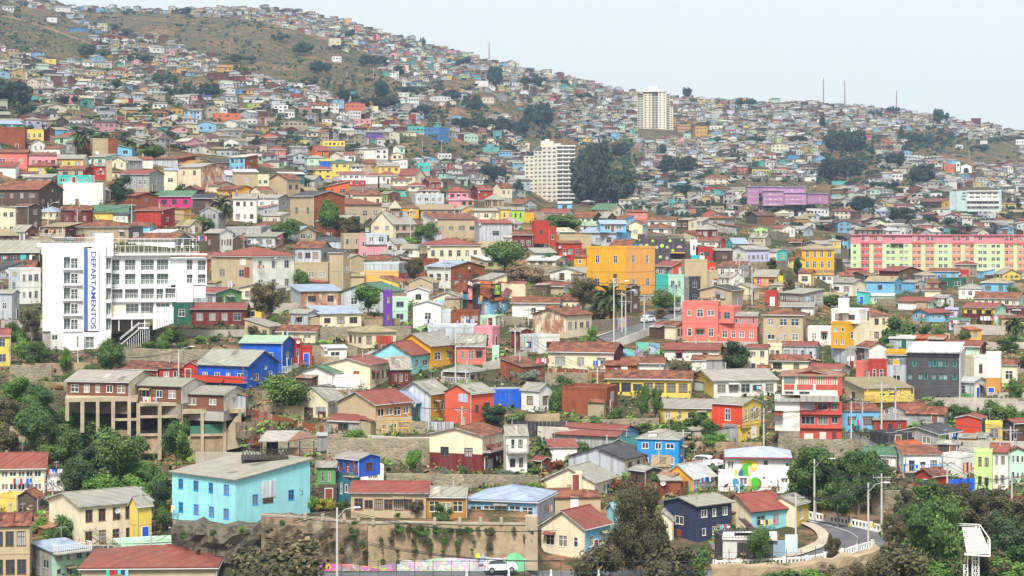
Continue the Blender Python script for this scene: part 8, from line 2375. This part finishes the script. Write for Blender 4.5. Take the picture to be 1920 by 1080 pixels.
# ---------------------------------------------------------------- white lattice frame at lower right
gx=lambda v:1760+v/9; gy=lambda v:960+v/9
c=Cust('lattice_tower',gx(620),1100,depth(1830,1085)-6,'white steel lattice frame with a slanted grid panel on top','structure'); wc=(.74,.73,.69)
def pt(x,y,d=0): return Vector((c.x(gx(x)),d,c.z(gy(y))))
m=MB()
for x in (570,675): m.bar(pt(x,1290),pt(x,700),.09,'trim',wc,5)
m.bar(pt(620,1290),pt(620,700),.05,'trim',wc,4)
for k in range(6):
    y=720+k*100; m.bar(pt(570,y),pt(675,y),.05,'trim',wc,4); m.bar(pt(570,y+100),pt(620,y),.04,'trim',wc,4); m.bar(pt(675,y+100),pt(620,y),.04,'trim',wc,4)
m.bar(pt(492,1290),pt(492,700),.08,'trim',wc,4); m.bar(pt(430,1290),pt(430,890),.08,'trim',wc,4)
for k in range(4): m.bar(pt(430,890+100*k),pt(492,890+100*k),.05,'trim',wc,4); m.bar(pt(430,890+100*k),pt(492,990+100*k),.04,'trim',wc,4)
m.build('lattice_leg',c.root)
m=MB(); 
A_,B_,C_,D_=pt(480,655,-1),pt(855,655,-1),pt(690,330,3),pt(400,335,3); E_=pt(855,460,1)
for i in range(13):
    t=i/12; m.bar(A_.lerp(D_,t),B_.lerp(C_,t),.05,'trim',wc,4)
for i in range(15):
    t=i/14; m.bar(A_.lerp(B_,t),D_.lerp(C_,t),.035,'trim',wc,4)
m.slab([A_+Vector((0,.05,-.1)),B_+Vector((0,.05,-.1)),C_+Vector((0,.05,-.1)),D_+Vector((0,.05,-.1))],.03,'trim',(.11,.12,.11)); m.build('grid_panel',c.root)
m=MB(); m.bar(pt(440,700,-1),pt(862,712,-1),.10,'trim',wc,4); m.bar(pt(440,680,-1),pt(855,670,-1),.07,'trim',wc,4); m.bar(pt(280,268,3),pt(690,272,3),.06,'trim',wc,4); m.bar(pt(300,300,3),pt(690,300,3),.04,'trim',wc,4); m.bar(pt(690,272,3),pt(858,455,0),.06,'trim',wc,4); m.bar(pt(858,455,0),pt(860,715,-1),.07,'trim',wc,4); m.bar(pt(630,260,3),pt(630,335,3),.06,'trim',wc,4); m.bar(pt(690,272,3),pt(690,335,3),.06,'trim',wc,4)
for k in range(5): m.bar(pt(830,460+45*k,0),pt(858,460+45*k,0),.04,'trim',wc,4)
m.bar(pt(825,455,0),pt(828,655,-.8),.04,'trim',wc,4); m.build('frame',c.root)
# ---------------------------------------------------------------- extras on or beside the houses
# turret on the cream chalet
hx=lambda v:480+v/3.6; hy=lambda v:260+v/3.6
c=Cust('turret',hx(938),hy(545),depth(hx(926),hy(700))+4,'small square brown turret with pointed tan roof on the cream chalet','turret')
c.wall('wall',hx(905),hx(972),hy(472),hy(560),0,3,'board',(.24,.15,.10),[(hx(915),hx(932),hy(495),hy(520)),(hx(945),hx(962),hy(495),hy(520))])
m=MB(); a=[(c.x(hx(893)),-.5,c.z(hy(470))),(c.x(hx(985)),-.5,c.z(hy(470))),(c.x(hx(985)),3.5,c.z(hy(470))),(c.x(hx(893)),3.5,c.z(hy(470)))]; top=(c.x(hx(938)),1.5,c.z(hy(415)))
for i in range(4): m.face([a[i],a[(i+1)%4],top],'fibre',(.36,.32,.24))
m.face(a,'fibre',(.2,.18,.15)); m.bar(top,(top[0],top[1],c.z(hy(398))),.05,'metalpole',(.3,.3,.3),4); m.build('roof',c.root)
# white chimney breast and stripes of the bright blue house
bx_=lambda v:960+v/3.6; by_=lambda v:580+v/3.6
c=Cust('chimney_stack',bx_(950),by_(1065),depth(bx_(1125),by_(1080))-1.0+2.6,'broad white chimney breast on the front of the bright blue house','chimney'); c.part('stack',bx_(922),bx_(978),by_(832),by_(1030),-.4,.6,'stucco',WH); c.part('cap',bx_(918),bx_(982),by_(826),by_(832),-.5,.7,'concrete',(.4,.38,.36))
# dark roller door and terrace of the garage block
c3=lambda v:960+v/3.6; c4=lambda v:780+v/3.6
c=Cust('terrace',c3(1560),c4(990),depth(c3(1422),c4(990))-.5,'black railed terrace with roller door below, beside the navy house','terrace')
c.part('wall',c3(1425),c3(1665),c4(836),c4(985),0,6,'stucco',(.55,.54,.52)); c.part('roller_door',c3(1520),c3(1655),c4(853),c4(978),-.06,-.005,'corr',(.03,.03,.035)); c.part('gate',c3(1368),c3(1422),c4(836),c4(985),.3,.5,'board',(.035,.03,.03)); c.part('ledge',c3(1422),c3(1790),c4(826),c4(836),-.2,6,'concrete',(.6,.58,.54))
c.part('gate_wall',c3(1666),c3(1760),c4(840),c4(960),.2,.5,'stucco',(.06,.06,.07)); c.part('gate_wall',c3(1762),c3(1840),c4(840),c4(945),.2,.5,'stucco',(.22,.34,.40)); c.part('gate_wall',c3(1842),c3(1925),c4(800),c4(925),.4,.6,'stucco',(.50,.60,.64))
RAIL(c.root,Tl(c.x(c3(1425)),-.1,c.z(c4(826))),c.x(c3(1735))-c.x(c3(1425)),1.2,c=(.03,.03,.03)); c.part('privacy_screen',c3(1650),c3(1735),c4(770),c4(824),-.05,0,'stucco',(.02,.05,.08))
for i in range(5):
    m=MB(); x=c.x(c3(1500+i*24)); m.box(x,x+.5,1,1.5,c.z(c4(822)),c.z(c4(812)),'board',(.04,.03,.03)); m.box(x,x+.5,1.45,1.5,c.z(c4(812)),c.z(c4(800)),'board',(.04,.03,.03)); m.build('terrace_seat',c.root)
m=MB(); 
for i in range(9): m.box(c.x(c3(1530+i*9)),c.x(c3(1530+i*9))+.9,-.2,.6,c.z(c4(700+i*9)),c.z(c4(700+i*9))+.1,'board',(.16,.11,.08))
m.bar((c.x(c3(1530)),-.2,c.z(c4(680))),(c.x(c3(1610)),-.2,c.z(c4(770))),.06,'board',(.1,.07,.06),4); m.build('stair',c.root)
# graffiti walls by the street, coloured billboard, awnings, rooftop deck
wall('graffiti_wall',[(1226.5,606.5,632),(1247,609,633),(1266.5,612,634)],'graffiti',G3,'purple and turquoise graffiti wall beside the coral building','wall',D=depth(1250,632)-2.5,th=.2)
wall('graffiti_wall',[(1193,641,660),(1215,642,662),(1237,644,663)],'graffitigreen',G3,'green and blue graffiti wall under the brown roofed hut','wall',D=depth(1215,662)-1,th=.2)
wall('graffiti_wall',[(1166,652,676),(1185,656,676),(1206,662,678)],'graffitigreen',G3,'pale turquoise painted garden wall below the street parapet','wall',th=.2)
wall('graffiti_wall',[(1154,598,622),(1165,595,618),(1176,594,615)],'graffiti',G3,'pink graffiti on the wall right of the street palm','wall',D=depth(1165,620)-.6,th=.2)
c=Cust('billboard',1440,537,depth(1450,537),'billboard with pink, cyan, yellow and orange shapes beside the teal house','billboard')
for a,b,y0,y1,k in ((1425,1450,517,537,(.72,.05,.35)),(1450,1458,517,528,(.03,.45,.55)),(1450,1458,528,537,(.55,.05,.45)),(1458,1468,517,527,(.72,.55,.02)),(1458,1468,527,537,(.75,.25,.05))): c.part('painted_panel',a,b,y0,y1,0,.2,'stucco',k)
c=Cust('rooftop_deck',470,870,depth(441,990)+9,'dark timber deck on posts above the aqua house roof','deck')
ax=lambda v:480+v/3.6; ay=lambda v:780+v/3.6
for i in range(8):
    x=ax(-95+i*44); c.part('post',x,x+1,ay(225),ay(340),-.1,.1,'board',(.035,.03,.028))
c.part('deck',ax(-100),ax(218),ay(284),ay(294),-.3,4,'board',(.06,.05,.045)); 
m=MB()
for i in range(14): a=ax(-95+i*22); m.bar((c.x(a),-.15,c.z(ay(228))),(c.x(a+6),-.15,c.z(ay(284))),.05,'board',(.03,.028,.025),4); m.bar((c.x(a+6),-.15,c.z(ay(228))),(c.x(a),-.15,c.z(ay(284))),.05,'board',(.03,.028,.025),4)
m.bar((c.x(ax(-98)),-.15,c.z(ay(226))),(c.x(ax(216)),-.15,c.z(ay(226))),.08,'board',(.03,.028,.025),4); m.build('railing',c.root)
c=Cust('pergola',510,850,depth(441,990)+12,'open dark timber shelter with a grey tin roof above the aqua house','pergola')
for x in (35,100,215,290,385): c.part('post',ax(x),ax(x+9),ay(172),ay(290),0,.3,'board',(.06,.05,.045))
m=MB(); m.slab([(c.x(ax(15)),-.6,c.z(ay(172))),(c.x(ax(218)),-.6,c.z(ay(172))),(c.x(ax(300)),5,c.z(ay(132))),(c.x(ax(70)),5,c.z(ay(132)))],.12,'fibre',(.33,.31,.27)); m.slab([(c.x(ax(219)),-.6,c.z(ay(172))),(c.x(ax(400)),2,c.z(ay(162))),(c.x(ax(360)),5,c.z(ay(148))),(c.x(ax(300)),5,c.z(ay(132)))],.12,'roofrust',(.2,.15,.12)); m.build('roof',c.root)
c.part('back_wall',ax(70),ax(150),ay(175),ay(285),2,2.2,'board',(.03,.03,.03)); c.part('board_wall',ax(222),ax(385),ay(220),ay(262),1,1.2,'board',(.30,.22,.15))
c=Cust('outhouse',ax(450),ay(235),depth(600,845)-2,'small grey sheet metal outhouse beside the rubble wall','shed'); c.part('wall',ax(412),ax(480),ay(135),ay(238),0,2,'corr',(.25,.27,.28)); m=MB(); m.slab([(c.x(ax(408)),-.2,c.z(ay(136))),(c.x(ax(484)),-.2,c.z(ay(136))),(c.x(ax(484)),2.2,c.z(ay(122))),(c.x(ax(408)),2.2,c.z(ay(122)))],.08,'roofmetal',(.3,.31,.32)); m.build('roof',c.root)
V=Cust('industrial_building',1453,836,depth(1500,836),'red and white four storey industrial building with large windows above the parking yard','building')
rd=(.44,.07,.05); cw=(.70,.66,.58)
V.wall('wall',1500,1577,752,836,0,10,'stucco',rd,[(1501.5,1527,754,768),(1532,1551,754,768),(1557,1570,754,768),(1501.5,1527,780,795),(1532,1552,780,795),(1558,1570,779,793)],dep=.2,fc='e')
for a,b,t in ((1507,1524,812),(1536,1548,809)): V.part('shutter',a,b,t,835.5,-.08,-.01,'stucco',(.6,.55,.48))
V.part('door',1559,1567,808,833,-.06,-.01,'board',(.16,.03,.03))
V.part('wall',1453,1499.8,753,808,.4,9,'stucco',(.74,.72,.66)); V.part('foundation',1462,1499.8,808,836,.3,8,'concrete',(.30,.25,.19))
V.part('awning',1451,1468,770,778,-.8,.38,'roofrust',(.3,.07,.05))
V.part('canopy',1499.9,1572,741,751.8,-.7,.9,'fibre',(.34,.33,.30)); V.part('canopy',1452,1499.8,748,752.8,-.1,.9,'fibre',(.38,.37,.34))
V.wall('wall',1466,1577,705,741,.6,10,'stucco',cw,[(1471,1488,734,741-.5),(1498,1518,734,741-.5)],dep=.2,fc='e')
for a,b in ((1470,1489),(1494,1524),(1529,1569)): V.part('red_panel',a,b,721,730,.5,.59,'stucco',rd)
for i in range(17): V.part('red_slat',1497+i*4.2,1499+i*4.2,707,719.5,.5,.59,'stucco',(.42,.09,.06))
V.part('wall',1569.5,1577.5,708,741,.3,.58,'stucco',rd); V.part('glazing',1470,1491,707,718.5,.5,.59,'glassgreen',(1,1,1))
m=MB(); a=[(V.x(1464),.2,V.z(705)),(V.x(1579),.2,V.z(705)),(V.x(1579),10.5,V.z(705)),(V.x(1464),10.5,V.z(705))]; r1=(V.x(1500),5,V.z(696)); r2=(V.x(1545),5,V.z(696))
for q in ([a[0],a[1],r2,r1],[a[1],a[2],r2],[a[2],a[3],r1,r2],[a[3],a[0],r1]): m.face(q,'roofrust',(.26,.17,.13))
m.build('roof',V.root)
for y in (774,800): V.part('ledge',1499,1578,y,y+2,-.35,-.005,'stucco',rd)
c=Cust('veranda_frame',ax(960),ay(115),depth(740,820)-2.0,'bright ochre timber frame under the ochre fronted house','frame')
for x in (845,870,925,950,985,1030): c.part('post',ax(x),ax(x+6),ay(38),ay(118),-.1,.1,'board',(.58,.33,.05))
c.part('beam',ax(870),ax(1070),ay(34),ay(40),-.15,.15,'board',(.58,.33,.05)); c.part('rail',ax(925),ax(1035),ay(78),ay(83),-.12,.12,'board',(.58,.33,.05))
# water tanks
for i,(x,y) in enumerate(((1887,571),(1893,571),(720,330),(1482,553),(1488,553))):
    c=Cust('water_tank',x,y,depth(x,y)-5,f'small blue water tank on a roof, {ORD[i]} one listed','tank','rooftop water tanks'); m=MB(); m.bar((0,0,0),(0,0,1.3),.55,'trim',(.05,.22,.55),10); m.bar((0,0,1.3),(0,0,1.5),.55,'trim',(.05,.22,.55),10,.15); m.build('tank',c.root); c.root['label']='small blue water tank '+' '.join(where(x,y))+(', left of the pair' if i in(0,3) else ', right of the pair' if i in(1,4) else '')
# ---------------------------------------------------------------- air, sky, sun, camera
m=MB(); hz=MB(); hz.box(-1500,1500,-60,3500,-90,640,'black',(0,0,0)); me=hz.data('haze'); me.materials.clear()
hm=bpy.data.materials.new('haze'); hm.use_nodes=True; nt=hm.node_tree; nt.nodes.clear(); out=nt.nodes.new('ShaderNodeOutputMaterial'); pv=nt.nodes.new('ShaderNodeVolumePrincipled')
pv.inputs['Color'].default_value=(.52,.72,1,1); pv.inputs['Density'].default_value=HAZE; pv.inputs['Anisotropy'].default_value=.2; nt.links.new(pv.outputs[0],out.inputs['Volume']); me.materials.append(hm)
tag(link('haze',me),kind='stuff')
wd=bpy.data.worlds.new('World'); sc.world=wd; wd.use_nodes=True; nt=wd.node_tree; nt.nodes.clear()
sky=nt.nodes.new('ShaderNodeTexSky'); sky.sky_type='NISHITA'; sky.sun_disc=False; sky.sun_elevation=radians(SUN_EL); sky.sun_rotation=radians(SUN_AZ); sky.air_density=1.2; sky.dust_density=6; sky.ozone_density=1
hs=nt.nodes.new('ShaderNodeHueSaturation'); hs.inputs['Saturation'].default_value=.22; bg=nt.nodes.new('ShaderNodeBackground'); bg.inputs[1].default_value=SKYS; ow=nt.nodes.new('ShaderNodeOutputWorld')
# even veil of cloud over the clear sky gradient
cl=nt.nodes.new('ShaderNodeMix'); cl.data_type='RGBA'; cl.inputs[0].default_value=.72; cl.inputs[7].default_value=(9.9,10.35,10.4,1)
nt.links.new(sky.outputs[0],hs.inputs['Color']); nt.links.new(hs.outputs[0],cl.inputs[6]); nt.links.new(cl.outputs[2],bg.inputs[0]); nt.links.new(bg.outputs[0],ow.inputs[0])
sl=bpy.data.lights.new('sun','SUN'); sl.energy=SUNE; sl.angle=radians(14); sl.color=(1,.96,.90); so=bpy.data.objects.new('sun',sl); COL.objects.link(so)
# nishita: rotation 0 = sun towards +Y, clockwise
az=radians(SUN_AZ); el=radians(SUN_EL); dirv=Vector((sin(az)*cos(el),cos(az)*cos(el),sin(el))); so.rotation_euler=(-dirv).to_track_quat('-Z','Y').to_euler()
cam=bpy.data.cameras.new('camera'); co=bpy.data.objects.new('camera',cam); COL.objects.link(co); co.location=(0,0,CZ); co.rotation_euler=(pi/2,0,0)
cam.sensor_width=36; cam.lens=36*F/1920; cam.shift_y=-(540-HZ)/1920; cam.clip_start=1; cam.clip_end=9000; sc.camera=co
sc.view_settings.view_transform='Standard'; sc.view_settings.look='None'; sc.view_settings.exposure=EXPO; sc.view_settings.gamma=1
sc.cycles.max_bounces=5; sc.cycles.diffuse_bounces=3; sc.cycles.glossy_bounces=2; sc.cycles.transmission_bounces=2; sc.cycles.volume_bounces=1; sc.cycles.transparent_max_bounces=4
print('objects',len(bpy.data.objects))
